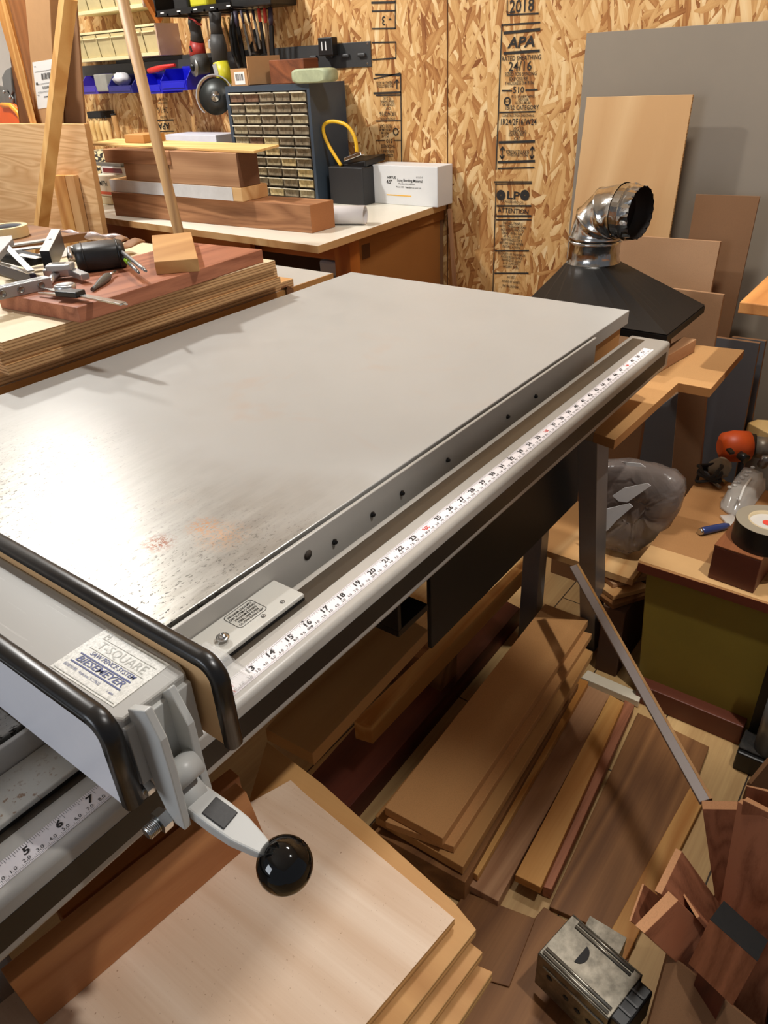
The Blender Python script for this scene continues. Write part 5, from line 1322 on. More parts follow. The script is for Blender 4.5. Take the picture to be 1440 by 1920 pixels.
# plywood panel
XPn = 1.468
def vpanel(name, pxs, X, th, mats, label, cat, group=None, to_floor=True, bevel=0.001, zlow=0.002):
    pts = [at(x, y, X=X) for x, y in pxs]
    if to_floor:
        lo = sorted(range(len(pts)), key=lambda i: pts[i].z)[:2]
        for i in lo: pts[i].z = zlow
    return ob(name, B().prism(pts, (th, 0, 0), 0, 1 if isinstance(mats, (list, tuple)) else 0, 0), mats, None, label, cat, group, None, bevel)
vpanel('fir_plywood', [(-60, 232), (158, 232.5), (163, 430), (-60, 430)], XPn, 0.018, [wood('knotty_fir_ply', (238, 200, 150), (206, 158, 106), 'Y', 20, 0.2, wobble=3.5), PLYF['Z']], 'upright fir plywood panel with wavy grain beside the workbench', 'plywood panel')
vpanel('pine_board', [(97, 329), (120, 329), (126, 430), (92, 430)], XPn - 0.02, 0.018, PINE['Z'], 'short yellow pine board leaning on the plywood panel, left one', 'board', 'short boards against the plywood panel')
vpanel('pine_board', [(121, 329), (137, 329), (141, 430), (127, 430)], XPn - 0.02, 0.018, PLYF['Z'], 'short orange board leaning on the plywood panel, right one', 'board', 'short boards against the plywood panel')
vpanel('dark_strip', [(166, 385), (173, 385), (187, 436), (176, 436)], XPn + 0.02, 0.012, OAKD['Z'], 'dark brown strip standing at the right edge of the plywood panel', 'board')
XL1 = 1.53
vpanel('hardboard_sheet', [(88, -10), (141, -10), (159, 232), (161, 430), (84, 430)], XL1 + 0.008, 0.006, MDFD, 'tall brown hardboard panel behind the pine stick', 'panel')
# long cardboard box with a shipping label
lbx = thing('shipping_box', 'tall narrow cardboard box with white shipping label standing at the left', 'cardboard box', (XL1 - 0.01, 2.35, 0))
pts = [at(x, y, X=XL1 - 0.028) for x, y in ((46, -10), (93, -10), (108, 300), (73, 300))]
k = (pts[0] - pts[3]); 
for i, j in ((3, 0), (2, 1)):
    t = pts[i] - pts[j]; pts[i] = pts[j] + t*((pts[j].z - 0.002)/(pts[j].z - pts[i].z))
ob('carton', B().prism(pts, (0.03, 0, 0)), CARD, lbx, bevel=0.002)
XLb = XL1 - 0.0285
pq = [at(x, y, X=XLb) for x, y in ((60, 116), (100, 111), (97, 200), (71, 204))]
pq = [at(x, y, X=XLb) for x, y in ((60.5, 117), (103, 110), (112, 198), (71, 204.5))]
sl = ob('shipping_label', B().prism(pq, (0.0005, 0, 0)), WHITE, lbx)
nb = B()
def lq(u, v): return pq[0] + (pq[1] - pq[0])*u + (pq[3] - pq[0])*v + (pq[2] - pq[1] - pq[3] + pq[0])*(u*v) - V((0.0006, 0, 0))
def lr(u0, v0, u1, v1): nb.quad(lq(u0, v0), lq(u1, v0), lq(u1, v1), lq(u0, v1))
for k in range(12):
    u = 0.34 + k*0.052; lr(u, 0.26, u + (0.026 if k % 3 else 0.036), 0.39)
for k in range(9):
    u = 0.34 + k*0.05; lr(u, 0.53, u + 0.026, 0.59)
lr(0.05, 0.205, 0.95, 0.214); lr(0.05, 0.47, 0.95, 0.479); lr(0.06, 0.43, 0.14, 0.475); lr(0.06, 0.09, 0.14, 0.10)
for v in (0.64, 0.655): lr(0.1, v, 0.8, v + 0.006)
lr(0.34, 0.75, 0.62, 0.768); lr(0.06, 0.70, 0.14, 0.71)
ob('label_print', nb, plain('label_grey_print', (70, 70, 70), 0.6), sl)
# two rough boards leaning at far left
DKW = wood('rough_dark_lumber', (150, 96, 52), (104, 62, 30), 'Z', 14, 0.35)
vv = thing('rough_lumber', 'rough brown lumber board leaning against the wall left of the tall box', 'lumber', (1.6, 2.5, 0))
a_ = [at(x, y, X=1.56) for x, y in ((2, -10), (47, -10), (68, 235), (40, 235))]
for i, j in ((3, 0), (2, 1)):
    t = a_[i] - a_[j]; a_[i] = a_[j] + t*((a_[j].z - 0.002)/(a_[j].z - a_[i].z))
ob('board', B().prism(a_, (0.02, 0, 0)), DKW, vv, bevel=0.001)
vpl = [at(x, y, X=1.4885) for x, y in ((-14, -10), (6, -10), (66, 235), (58, 235))]
for i, j in ((3, 0), (2, 1)):
    t = vpl[i] - vpl[j]; vpl[i] = vpl[j] + t*((vpl[j].z - 0.002)/(vpl[j].z - vpl[i].z))
ob('lumber_strip', B().prism(vpl, (0.011, 0, 0)), PINE['Z'], None, 'narrow pine strip leaning across the rough lumber at far left', 'lumber', None, None, 0.001)
# tin snips and orange clamp in front of the white wall
XG = 1.76
sn = thing('tin_snips', 'grey metal snips standing behind the plywood panel at far left', 'snips', at(22, 225, X=XG))
GSN = plain('snip_grey', (132, 132, 130), 0.4, 0.6)
b = B().prism([at(x, y, X=XG) for x, y in ((20, 180), (6, 165), (3, 145), (10, 131), (20, 126), (21, 150), (23, 172))], (0.008, 0, 0)); ob('blade', b, GSN, sn, bevel=0.002)
b = B().prism([at(x, y, X=XG + 0.009) for x, y in ((24, 175), (23, 150), (21, 127), (30, 131), (36, 145), (34, 162), (28, 176))], (0.008, 0, 0)); ob('blade', b, GSN, sn, bevel=0.002)
b = B().prism([at(x, y, X=XG + 0.009) for x, y in ((22, 172), (42, 172), (50, 200), (60, 300), (48, 330), (30, 205))], (0.010, 0, 0)); ob('handle', b, GSN, sn, bevel=0.002)
b = B().prism([at(x, y, X=XG) for x, y in ((-2, 160), (14, 165), (24, 185), (30, 320), (12, 330), (-4, 195))], (0.008, 0, 0)); ob('handle', b, STEELD, sn, bevel=0.002)
for x, y in ((7, 172), (36, 182), (19, 182)):
    p = at(x, y, X=XG - 0.001); ob('rivet', B().lathe([(0.006, 0), (0.004, 0.003), (0.001, 0.004)], p, (-1, 0, 0), 14), ALU, sn)
b = B().prism([at(x, y, X=XG - 0.02) for x, y in ((-6, 196), (22, 195), (36, 206), (52, 236), (60, 330), (0, 330))], (0.016, 0, 0))
oc = thing('orange_tool', 'bright orange handled tool behind the plywood panel at the left edge', 'hand tool', at(20, 236, X=XG - 0.02))
ob('tool_body', b, plain('orange_plastic', (238, 96, 20), 0.4), oc, bevel=0.004)
b = B().tube([at(x, y, X=XG - 0.022) for x, y in ((4, 197), (20, 198), (34, 212), (46, 238))], 0.009, 10); ob('yellow_rim', b, plain('orange_yellow', (250, 150, 40), 0.4), oc)
wc_ = ob('wooden_tool', B().tube([at(x, y, X=XG + 0.03) for x, y in ((46, 203), (50, 220), (82, 390))], [0.012, 0.013, 0.012], 12), PALEP['Z'], None, 'pale wooden handle standing right of the orange tool', 'tool handle')
# ---------------------------------------------------------------- dust hood with elbow behind the table end
def hood():
    zt_ = at(1112, 487, X=1.80).z
    ct = at(1112, 489, X=1.80)
    R = 0.0600
    t_ = thing('dust_hood', 'black dust collection hood with shiny metal elbow behind the saw table', 'dust hood', (1.72, 0.25, 0))
    HB = plain('hood_black', (12, 11, 11), 0.5, var=0.1, spec=0.35)
    # square skirt, sloping up to a round collar
    c1 = at(1015, 556, X=1.62); c2 = at(1318, 572, X=1.73); c3 = at(1253, 628, X=1.55)
    zb_ = c2.z - 0.012
    sq = [V((1.455, 0.02, zb_)), V((1.76, 0.02, zb_)), V((1.80, 0.40, zb_)), V((1.455, 0.40, zb_))]
    sq = [at(1250, 630, Z=zb_), at(1320, 574, Z=zb_)]
    e = sq[1] - sq[0]; n = V((-e.y, e.x, 0)).normalized()
    Ln = 0.34
    sq = [sq[0], sq[1], sq[1] + n*Ln, sq[0] + n*Ln]
    if (sq[2] - sq[1]).y < 0: pass
    cen = (sq[0] + sq[1] + sq[2] + sq[3]) / 4
    N = 32; rim = []; bot = []
    for i in range(N):
        s = i / N * 4; k = int(s); f = s - k
        bot.append(sq[k] + (sq[(k+1) % 4] - sq[k])*f)
    # round ring ordered like the square
    for i in range(N):
        d = bot[i] - cen; a = math.atan2(d.y, d.x)
        rim.append(V((ct.x + R*0.98*math.cos(a), ct.y + R*0.98*math.sin(a), ct.z - 0.002)))
    lowr = [p - V((0, 0, 0.022)) for p in bot]; out = [cen + (p - cen)*1.012 for p in bot]
    b = B().rings([rim, bot], 0, False, False); 
    o = ob('hood_body', b, HB, t_)
    md = o.modifiers.new('solid', 'SOLIDIFY'); md.thickness = 0.003
    b = B().rings([out, [p - V((0, 0, 0.014)) for p in out], [p - V((0, 0, 0.014)) for p in bot], bot], 0, False, False, True); ob('hood_rim', b, HB, t_)
    # the box the hood sits on
    return t_, ct, R, zb_, sq
hd, ct, R, zhb, sq = hood()
GALV = NT('galvanized_tin'); co = GALV.coords()
GALV.b.inputs['Metallic'].default_value = 1.0; GALV.b.inputs['Roughness'].default_value = 0.16
GALV.L(GALV.ramp(GALV.noise(co, 14, 3, 0.6), [(0.3, lin((176, 172, 164))), (0.7, lin((226, 224, 220)))]), GALV.b.inputs['Base Color'])
GALV.bump(GALV.noise(co, 22, 3, 0.6), 0.5, 0.004)
GALV = GALV.m
# adjustable elbow: gores with crimped outlet
e0 = at(1112, 487, X=1.80); e1 = e0 + V((0, 0, 0.052))
oc_ = at(1188, 391, X=1.76)
path = []; 
dirh = V((0, -1, 0)) 
tgt = at(1186, 390, X=1.755)
dirh = V((-0.17, -0.985, 0)).normalized()
rb_ = 0.064
def elbow(an): return e1 + V((0, 0, rb_*math.sin(an))) + dirh*(rb_*(1 - math.cos(an)))
def ringat(c, t, rr, n=40, crimp=0.0):
    t = t.normalized(); side = V((-dirh.y, dirh.x, 0)); u = side.cross(t).normalized()
    return [c + (side*math.cos(2*math.pi*i/n) + u*math.sin(2*math.pi*i/n))*(rr*(1 - (crimp if i % 2 else 0))) for i in range(n)]
angs = [0, 22.5, 45, 67.5, 90]
rs = [ringat(e0 - V((0, 0, 0.004)), V((0, 0, 1)), R*1.08), ringat(e0 + V((0, 0, 0.003)), V((0, 0, 1)), R*1.03), ringat(e0 + V((0, 0, 0.010)), V((0, 0, 1)), R*1.0)]
rs += [ringat(e0 + V((0, 0, 0.040)), V((0, 0, 1)), R), ringat(e0 + V((0, 0, 0.044)), V((0, 0, 1)), R*1.05), ringat(e0 + V((0, 0, 0.048)), V((0, 0, 1)), R)]
ob('duct_collar', B().rings(rs, 0, False, True), GALV, hd)
prev = e1
for k in range(3):
    a0, a1 = math.radians(k*30), math.radians((k+1)*30)
    p, q = elbow(a0), elbow(a1); t0 = V((0, 0, 1))*math.cos(a0) + dirh*math.sin(a0); t1 = V((0, 0, 1))*math.cos(a1) + dirh*math.sin(a1)
    b = B().rings([ringat(p - t0*0.002, t0, R*1.01), ringat(p + t0*0.003, t0, R*1.06), ringat(p + t0*0.007, t0, R*1.0), ringat(q - t1*0.006, t1, R*1.0), ringat(q, t1, R*1.03)], 0, False, True)
    ob('elbow_gore', b, GALV, hd)
p = elbow(math.pi/2)
b = B().rings([ringat(p, dirh, R), ringat(p + dirh*0.018, dirh, R*1.0), ringat(p + dirh*0.022, dirh, R*1.035), ringat(p + dirh*0.026, dirh, R*0.99), ringat(p + dirh*0.030, dirh, R*0.985, crimp=0.03), ringat(p + dirh*0.046, dirh, R*0.96, crimp=0.05)], 0, False, False)
ob('crimped_end', b, GALV, hd)
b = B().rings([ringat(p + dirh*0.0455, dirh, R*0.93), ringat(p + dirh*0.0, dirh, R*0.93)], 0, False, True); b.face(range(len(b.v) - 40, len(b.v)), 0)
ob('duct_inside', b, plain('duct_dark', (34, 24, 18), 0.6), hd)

# ---------------------------------------------------------------- sheets leaning on the wall
def sheet(name, pxs, Xb, lean_, th, mats, label, cat='panel', group=None, zlow=0.002, bevel=0.0008):
    """sheet leaning against the wall: bottom at X=Xb, going back lean_ per metre of height"""
    N = V((1, 0, -lean_)); P0 = V((Xb, 0, 0))
    pts = [at(x, y, P=P0, N=N) for x, y in pxs]
    lo = sorted(range(len(pts)), key=lambda i: pts[i].z)[:2]
    for i in lo:
        pts[i].z = zlow; pts[i].x = Xb + lean_*zlow
    n_ = N.normalized()*th
    return ob(name, B().prism(pts, n_, 0, 1 if isinstance(mats, (list, tuple)) else 0, 0), mats, None, label, cat, group, None, bevel)
gsh = sheet('laminate_sheet', [(1100, 62), (1470, 36), (1560, 700), (1052, 700)], 2.12, 0.115, 0.010, [GREYSHEET, MDFT], 'large grey laminate sheet leaning on the strand board wall')
sheet('birch_sheet', [(1100, 182), (1299.5, 177), (1262, 455), (1074, 430)], 2.04, 0.115, 0.009, [wood('birch_panel', (226, 188, 138), (206, 162, 112), 'Z', 5, .12, wobble=2), PE2], 'pale birch plywood sheet leaning in front of the grey sheet')
sheet('hardboard_sheet', [(1305, 364), (1425, 368), (1365, 660), (1262, 660)], 2.00, 0.12, 0.006, MDFD, 'tall brown hardboard strip leaning in front of the grey sheet')
sheet('tan_sheet', [(1155, 440), (1351, 453), (1336, 560), (1150, 540)], 1.95, 0.10, 0.012, MDFT, 'wide tan panel leaning behind the metal elbow')
sheet('tan_sheet', [(1262, 541), (1357, 553), (1340, 680), (1240, 680)], 1.90, 0.05, 0.012, MDFT, 'short tan panel leaning right of the black hood')
sheet('grey_board', [(1338, 632), (1424, 644), (1394, 860), (1285, 860)], 1.98, 0.04, 0.014, [GREYDK, MDFD], 'dark grey board standing against the wall at the right, front one', 'board', 'dark grey boards at the right wall')
sheet('grey_board', [(1372, 632), (1436, 640), (1410, 860), (1360, 860)], 2.03, 0.04, 0.014, [GREYDK, MDFD], 'dark grey board standing against the wall at the right, rear one', 'board', 'dark grey boards at the right wall')
# offcut strips lying under the hood rim
zz_ = H - 0.12
q = [at(1222, 676, Z=zz_ + 0.014), at(1308, 634, Z=zz_ + 0.014), at(1300, 627, Z=zz_ + 0.014), at(1216, 668, Z=zz_ + 0.014)]

# ---------------------------------------------------------------- stepped board on grey stand at the right of the table
zm = H - 0.125
mp = [at(x, y, Z=zm) for x, y in ((1113, 811), (1153, 825), (1272, 718), (1333, 729), (1396, 656), (1300, 646), (1160, 740))]
stand = thing('side_stand', 'stepped tan board on a grey stand at the right end of the saw', 'stand', (1.5, 0.0, 0))
ob('stepped_top', B().prism(mp, (0, 0, -0.019), 0, 1, 0), [MDF, plain('mdf_edge', (172, 118, 66), 0.7)], stand, bevel=0.0008)
lg = [at(x, y, X=1.22) for x, y in ((1100, 838), (1117, 842))]
g0, g1_ = at(1101, 838, Z=zm - 0.0195), at(1134, 848, Z=zm - 0.0195)
# grey upright: light narrow face to the saw, dark face to the right
b = B(); a, c = at(1101, 838, X=1.20), at(1063, 1098, X=1.36)
b.prism([at(1101, 838, Z=zm - .0195), at(1133, 848, Z=zm - .0195), at(1133, 848, Z=zm - .0195) + V((0.04, 0.06, 0)), at(1101, 838, Z=zm - .0195) + V((0.04, 0.06, 0))], (0.14, 0.07, -(zm - .021)))
b = B()
T0, T1 = at(1099, 838, X=1.195), at(1117, 840, X=1.195)
ob('upright', B().prism([(1.20, T1.y, zm - 0.0195), (1.20, T0.y + 0.02, zm - 0.0195), (1.20 + 0.23, T0.y + 0.05, 0.002), (1.20 + 0.23, T1.y + 0.03, 0.002)], (0.055, 0, 0)), LEGGREY, stand, bevel=0.001)
p = at(1268, 735, X=1.62); 
ob('grey_panel', B().prism([at(x, y, X=1.84) for x, y in ((1170, 810), (1275, 735), (1268, 940), (1140, 930))], (0.016, 0, 0)), GREYDK, stand, bevel=0.001)
up_ = [at(x, y, X=1.82) for x, y in ((1272, 728), (1324, 740), (1308, 930), (1255, 925))]
for i in (2, 3):
    j = (1, 0)[i - 2]; t = up_[i] - up_[j]; up_[i] = up_[j] + t*((up_[j].z - 0.002)/(up_[j].z - up_[i].z))
ob('brown_post', B().prism(up_, (0.016, 0, 0)), MDFD, stand, bevel=0.001)
ob('hidden_back', B().box(1.68, 1.70, 0.10, 0.30, 0, zm - 0.0195), MDFD, stand)
zbm = min(at(x, y, X=1.50).z for x, y in ((1178, 1040), (1140, 1030), (1107, 1018)))
ob('low_shelf', B().box(1.42, 1.679, -0.01, 0.28, zbm - 0.021, zbm - 0.004), PLYF['X'], stand)
# strips on the stepped board, beside the rail end
q0, q1 = at(1215, 688, Z=zm + 0.03), at(1306, 636, Z=zm + 0.03)
dd = (q1 - q0).normalized(); nn = V((-dd.y, dd.x, 0))
ob('offcut_strip', B().prism([q0, q1, q1 + nn*0.03, q0 + nn*0.03], (0, 0, -0.029)), TEAK['X'], None, 'brown strip lying on the stepped board, in front beside the rail end', 'strip', 'offcut strips on the stepped board', None, 0.001)
q0, q1 = at(1225, 660, Z=zm + 0.045), at(1290, 622, Z=zm + 0.045); q0 += nn*0.012; q1 += nn*0.012
dd = (q1 - q0).normalized(); nn = V((-dd.y, dd.x, 0))
ob('offcut_strip', B().prism([q0 + nn*0.022, q1 + nn*0.022, q1 + nn*0.05, q0 + nn*0.05], (0, 0, -0.044)), OAKD['X'], None, 'darker strip lying on the stepped board under the hood rim', 'strip', 'offcut strips on the stepped board', None, 0.001)

# plastic bag with sheets, on the low shelf
bagm = NT('clear_bag'); bagm.b.inputs['Base Color'].default_value = lin((128, 116, 110)); bagm.b.inputs['Roughness'].default_value = 0.22; bagm.b.inputs['Alpha'].default_value = 0.75
bagm.bump(bagm.noise(bagm.coords(), 11, 3, 0.55, 1.2), 0.6, 0.012); bagm = bagm.m
bag = thing('plastic_bag', 'translucent plastic bag with white sheets on the shelf under the stepped board', 'plastic bag', (1.5, 0.05, 0.28))
XB_ = 1.50
outl = [(1116, 868), (1170, 866), (1220, 876), (1262, 888), (1280, 905), (1282, 925), (1270, 965), (1245, 1000), (1200, 1032), (1178, 1040), (1140, 1030), (1107, 1018), (1108, 960)]
pts = [at(x, y, X=XB_) for x, y in outl]
cb_ = sum(pts, V((0, 0, 0)))/len(pts)
rs = []; rnd = random.Random(5)
fine = []
for i in range(len(pts)):
    for k in range(3): fine.append(pts[i] + (pts[(i+1) % len(pts)] - pts[i])*(k/3))
for o_, k in ((-0.018, 0.25), (-0.030, 0.50), (-0.022, 0.75), (-0.016, 0.92), (0.0, 1.0), (0.03, 0.98), (0.045, 0.85)):
    rs.append([V((XB_ + o_ + (rnd.random() - 0.5)*0.008, cb_.y + (p.y - cb_.y)*k, cb_.z + (p.z - cb_.z)*k)) for p in fine])
ob('bag_film', B().rings(rs, 0, True, True), bagm, bag)
for pxs in ([(1109, 1010), (1112, 966), (1122, 958), (1180, 944), (1186, 950), (1156, 976), (1140, 994)], [(1148, 930), (1170, 915), (1214, 906), (1220, 911), (1196, 928), (1176, 942), (1160, 940)], [(1165, 866), (1200, 869), (1210, 876), (1178, 874)]):
    ob('white_sheet', B().prism([at(x, y, X=XB_ - 0.0375) for x, y in pxs], (0.002, 0, 0)), plain('sheet_white', (226, 226, 228), 0.5), bag)
# scrap sheets beneath
for i, (pxs, z_, m_, nm) in enumerate(((((1100, 1055), (1165, 1038), (1222, 1078), (1150, 1095)), 0.235, MDFT, 'tan scrap piece lying under the plastic bag, topmost'), (((1090, 1075), (1150, 1060), (1220, 1100), (1150, 1118)), 0.222, PLYF['X'], 'ragged plywood scrap lying under the plastic bag, middle one'), (((1085, 1085), (1150, 1070), (1222, 1112), (1150, 1135)), 0.209, OAKD['X'], 'brown scrap board lying under the plastic bag, lowest'))):
    slab('scrap_piece', pxs, z_, 0.012, m_, nm, 'scrap board', 'scrap boards under the plastic bag')
ob('scrap_box', B().box(1.375, 1.60, -0.018, 0.035, 0.0, 0.196), plain('dark_brown_box', (76, 48, 28), 0.7), None, 'dark brown box on the floor carrying the scrap boards', 'box', None, None, 0.002)

# ---------------------------------------------------------------- olive cabinet with brown top
XO = 1.355
oc0 = thing('low_cabinet', 'low olive green cabinet with brown top and dark red base at the right', 'cabinet', (1.6, -0.35, 0))
OL = plain('olive_paint', (138, 120, 44), 0.55, var=0.06)
A_, B_, C_, D_ = at(1213, 1064, X=XO), at(1450, 1148, X=XO), at(1425, 1400, X=XO), at(1195, 1296, X=XO)
zt_ = at(1197, 1060, X=XO - 0.012).z
E_ = at(1560, 1187, X=XO); 
ob('body', B().prism([A_, (XO, -0.85, E_.z), (XO, -0.85, D_.z), D_], (0.40, 0, 0)), OL, oc0, bevel=0.001)
p0, p1 = at(1197, 1050, X=XO - 0.014), at(1440, 1138, X=XO - 0.014)
zo = (p0.z + p1.z)/2; tl = at(1308, 897, Z=zo)
ctp = [V((XO - 0.014, p0.y, zo)), V((XO - 0.014, -0.9, zo)), V((tl.x + .05, -0.9, zo)), V((tl.x + .02, tl.y, zo))]
ob('top', B().prism(ctp, (0, 0, -0.022), 0, 1, 1), [speckle('brown_worktop', (168, 122, 76), (134, 92, 54), 700, .5), plain('dark_red_edge', (104, 48, 30), 0.5)], oc0, bevel=0.001)
ob('front_lip', B().prism([at(1197, 1050, Z=zo + 0.0006), V((XO - 0.014, -0.9, zo + 0.0006)), V((XO + 0.055, -0.9, zo + 0.0006)), at(1220, 1022, Z=zo + 0.0006)], (0, 0, -0.0008)), plain('pale_tan_lip', (206, 164, 112), 0.5), oc0)
q0, q1 = at(1208, 1268, X=XO - 0.02), at(1395, 1365, X=XO - 0.02)
ob('base', B().box(XO - 0.03, XO + 0.3, q1.y, q0.y + 0.01, 0.0, (q0.z + q1.z)/2 - 0.005), plain('dark_red_plinth', (104, 52, 34), 0.5), oc0, bevel=0.002)
zc = zo + 0.001
# plywood-topped dark red block
bl = thing('hardwood_block', 'dark red sided block with plywood top on the brown worktop', 'block', at(1380, 1080, Z=zc))
f0, f1 = at(1326, 1082, Z=zc), at(1412, 1113, Z=zc)
hz_ = at(1338, 1023, P=f0, N=V((1, 0, 0))).z - zc
ex = (f1 - f0); en = V((-ex.y, ex.x, 0)).normalized(); 
if en.x < 0: en = -en
ob('block_body', B().prism([f0 + V((0, 0, hz_)), f1 + V((0, 0, hz_)), f1 + en*0.16 + V((0, 0, hz_)), f0 + en*0.16 + V((0, 0, hz_))], (0, 0, -hz_), 0), plain('dark_red_veneer', (92, 44, 30), 0.45, var=.12), bl, bevel=0.002)
ob('ply_top', B().prism([f0 + V((0, 0, hz_ + .003)), f1 + V((0, 0, hz_ + .003)), f1 + en*0.16 + V((0, 0, hz_ + .003)), f0 + en*0.16 + V((0, 0, hz_ + .003))], (0, 0, -0.0028)), wood('stained_ply', (164, 104, 64), (122, 72, 42), 'X', 10, .3), bl)
zk = zc + hz_ + 0.0035
# duct tape roll
cdt = at(1440, 1018, Z=zk + 0.0)
r0 = (at(1383, 985, Z=zk + 0.05) - at(1440, 985, Z=zk + 0.05)).length*1.05
cc = at(1442, 974, Z=zk + 0.05)
dt = thing('duct_tape', 'roll of black duct tape on the plywood topped block', 'tape roll', (cc.x, cc.y, zk))
cr = lambda z, r: [V((cc.x + r*math.cos(2*math.pi*i/48), cc.y + r*math.sin(2*math.pi*i/48), z)) for i in range(48)]
rO, rI = r0, r0*0.62
b = B().rings([cr(zk, rO), cr(zk + 0.048, rO)], 0, False, True); b2 = None
ob('tape_side', b, plain('tape_black', (22, 21, 21), 0.35), dt)
b = B().rings([cr(zk + 0.0482, rO*0.998), cr(zk + 0.0482, rI)], 0, False, False); ob('tape_face', b, plain('tape_grey_face', (146, 136, 118), 0.5), dt)
b = B().rings([cr(zk + 0.049, rI), cr(zk + 0.049, rI*0.93), cr(zk, rI*0.93), cr(zk, rI)], 0, False, True, True); ob('core', b, plain('core_cream', (206, 186, 150), 0.6), dt)
b = B().rings([cr(zk + 0.042, rI*0.92), cr(zk + 0.042, 0.001)], 0, False, False); ob('label_disc', b, plain('label_white_disc', (200, 196, 190), 0.5), dt)
b = B().rings([[V((cc.x + 0.012 + .0*i, 0, 0)) + V((0.010*math.cos(2*math.pi*i/20) - .012, cc.y + 0.010*math.sin(2*math.pi*i/20) , zk + 0.0425)) for i in range(20)], [V((cc.x, cc.y, zk + 0.0425)) for i in range(20)]], 0, False, False); ob('red_mark', b, RED, dt)
# clear clamshell pack
cl = thing('clamshell_pack', 'clear plastic clamshell package lying on the brown worktop', 'package', at(1390, 950, Z=zc))
CLR = NT('clear_pet'); CLR.b.inputs['Base Color'].default_value = (0.62, 0.6, 0.56, 1); CLR.b.inputs['Alpha'].default_value = 0.5; CLR.b.inputs['Roughness'].default_value = 0.12; CLR = CLR.m
pts = [at(x, y, Z=zc + 0.008) for x, y in ((1352, 938), (1372, 906), (1392, 882), (1412, 886), (1436, 896), (1436, 915), (1410, 950), (1388, 968), (1365, 958), (1352, 948))]
cen = sum(pts, V((0, 0, 0)))/len(pts)
rs = [[V((cen.x + (p.x - cen.x)*k, cen.y + (p.y - cen.y)*k, z)) for p in pts] for k, z in ((1.0, zc + 0.001), (1.0, zc + 0.006), (0.86, zc + 0.010), (0.80, zc + 0.030), (0.55, zc + 0.036))]
ob('clear_shell', B().rings(rs, 0, True, True), CLR, cl)
for k in range(10):
    u_, w_ = (k % 5)/4.0, k // 5
    p = pts[0]*(1 - u_)*(1) + pts[3]*u_; p = cen + (p - cen)*(0.72 - 0.24*w_); p.z = zc + 0.038
    ob('bubble', B().ball(p, 0.0055, 10, 0, (1, 1, 0.6)), CLR, cl)
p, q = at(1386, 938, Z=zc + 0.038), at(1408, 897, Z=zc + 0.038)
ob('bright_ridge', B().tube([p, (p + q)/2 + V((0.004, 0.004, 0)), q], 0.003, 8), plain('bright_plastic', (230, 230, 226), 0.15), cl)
p = at(1372, 975, Z=zc + 0.008); ob('hang_tab', B().bar(at(1362, 966, Z=zc + .006), at(1378, 985, Z=zc + .004), 0.03, 0.003), CLR, cl)
# blue folding knife
kn = thing('folding_knife', 'small blue handled folding knife on the brown worktop', 'knife', at(1340, 998, Z=zc))
p, q = at(1312, 997, Z=zc + 0.008), at(1366, 985, Z=zc + 0.008)
ob('handle', B().tube([p, p + (q - p)*0.12, p + (q - p)*0.5, p + (q - p)*0.85, q], [0.006, 0.009, 0.0088, 0.008, 0.005], 12), plain('knife_blue', (60, 74, 128), 0.22, .3), kn)
ob('bolster', B().tube([p - (q - p)*0.02, p + (q - p)*0.06], [0.007, 0.0085], 12), STEEL, kn)
# coiled black cable, orange trim router, cloth and bits
cab_ = []
ck = at(1330, 888, Z=zc + 0.02)
for k in range(60):
    a = 2*math.pi*k/20; r_ = 0.034 + 0.005*math.sin(k*0.9)
    cab_.append(V((ck.x - 0.01 + r_*0.9*math.cos(a), ck.y + r_*0.75*math.sin(a), zc + 0.010 + 0.012*(k//20) + 0.006*math.sin(k*.7) + 0.004)))
ob('cable_coil', B().tube(cab_, 0.0042, 8), DARK, None, 'coiled black power cable at the back of the brown worktop', 'cable')
rt = thing('trim_router', 'orange and grey electric trim router lying at the right edge', 'power tool', at(1390, 850, Z=zc))
p, q, r3 = at(1350, 838, Z=zc + 0.05), at(1402, 836, Z=zc + 0.05), at(1450, 842, Z=zc + 0.05)
ob('motor_housing', B().tube([p - (q-p)*0.02, p + (q - p)*0.1, p + (q - p)*0.5, q], [0.02, 0.036, 0.041, 0.038], 20), plain('router_orange', (214, 84, 28), 0.45), rt)
ob('collar', B().tube([q - (q - p)*0.05, q + (r3 - q)*0.25], [0.034, 0.032], 20), BLACK, rt)
ob('base_tube', B().tube([q + (r3 - q)*0.2, r3], [0.027, 0.028], 20), plain('router_grey', (150, 140, 124), 0.4, .4), rt)
ob('clamp_knob', B().tube([at(1386, 852, Z=zc + .055), at(1400, 862, Z=zc + .05)], [0.010, 0.012], 12), BLACK, rt)
ob('vent', B().bar(at(1366, 842, Z=zc + .088), at(1373, 850, Z=zc + .085), 0.012, 0.006), BLACK, rt)
for i, (x, y, r_, sq_, c_, nm, cat_) in enumerate(((1350, 878, 0.03, (1.1, 0.9, 0.8), (140, 128, 108), 'grey leather glove balled up below the orange router', 'glove'), (1420, 818, 0.026, (0.8, 1.2, 0.7), (168, 152, 124), 'pale dust cloth behind the orange router', 'cloth'))):
    blob('work_glove' if i == 0 else 'dust_cloth', at(x, y, Z=zc + 0.025), r_, sq_, plain(nm.split()[0] + '_fabric%d' % i, c_, 0.8), nm, cat_, 11 + i, 0.25)
p, q = at(1402, 790, Z=zc + .06), at(1470, 812, Z=zc + .06)
ob('wood_scrap', B().prism([at(x, y, Z=zc + .062) for x, y in ((1402, 792), (1420, 786), (1480, 790), (1480, 822), (1440, 812))], (0, 0, -0.061)), PALEP['X'], None, 'pale wood scrap standing behind the orange router', 'scrap', None, None, 0.002)
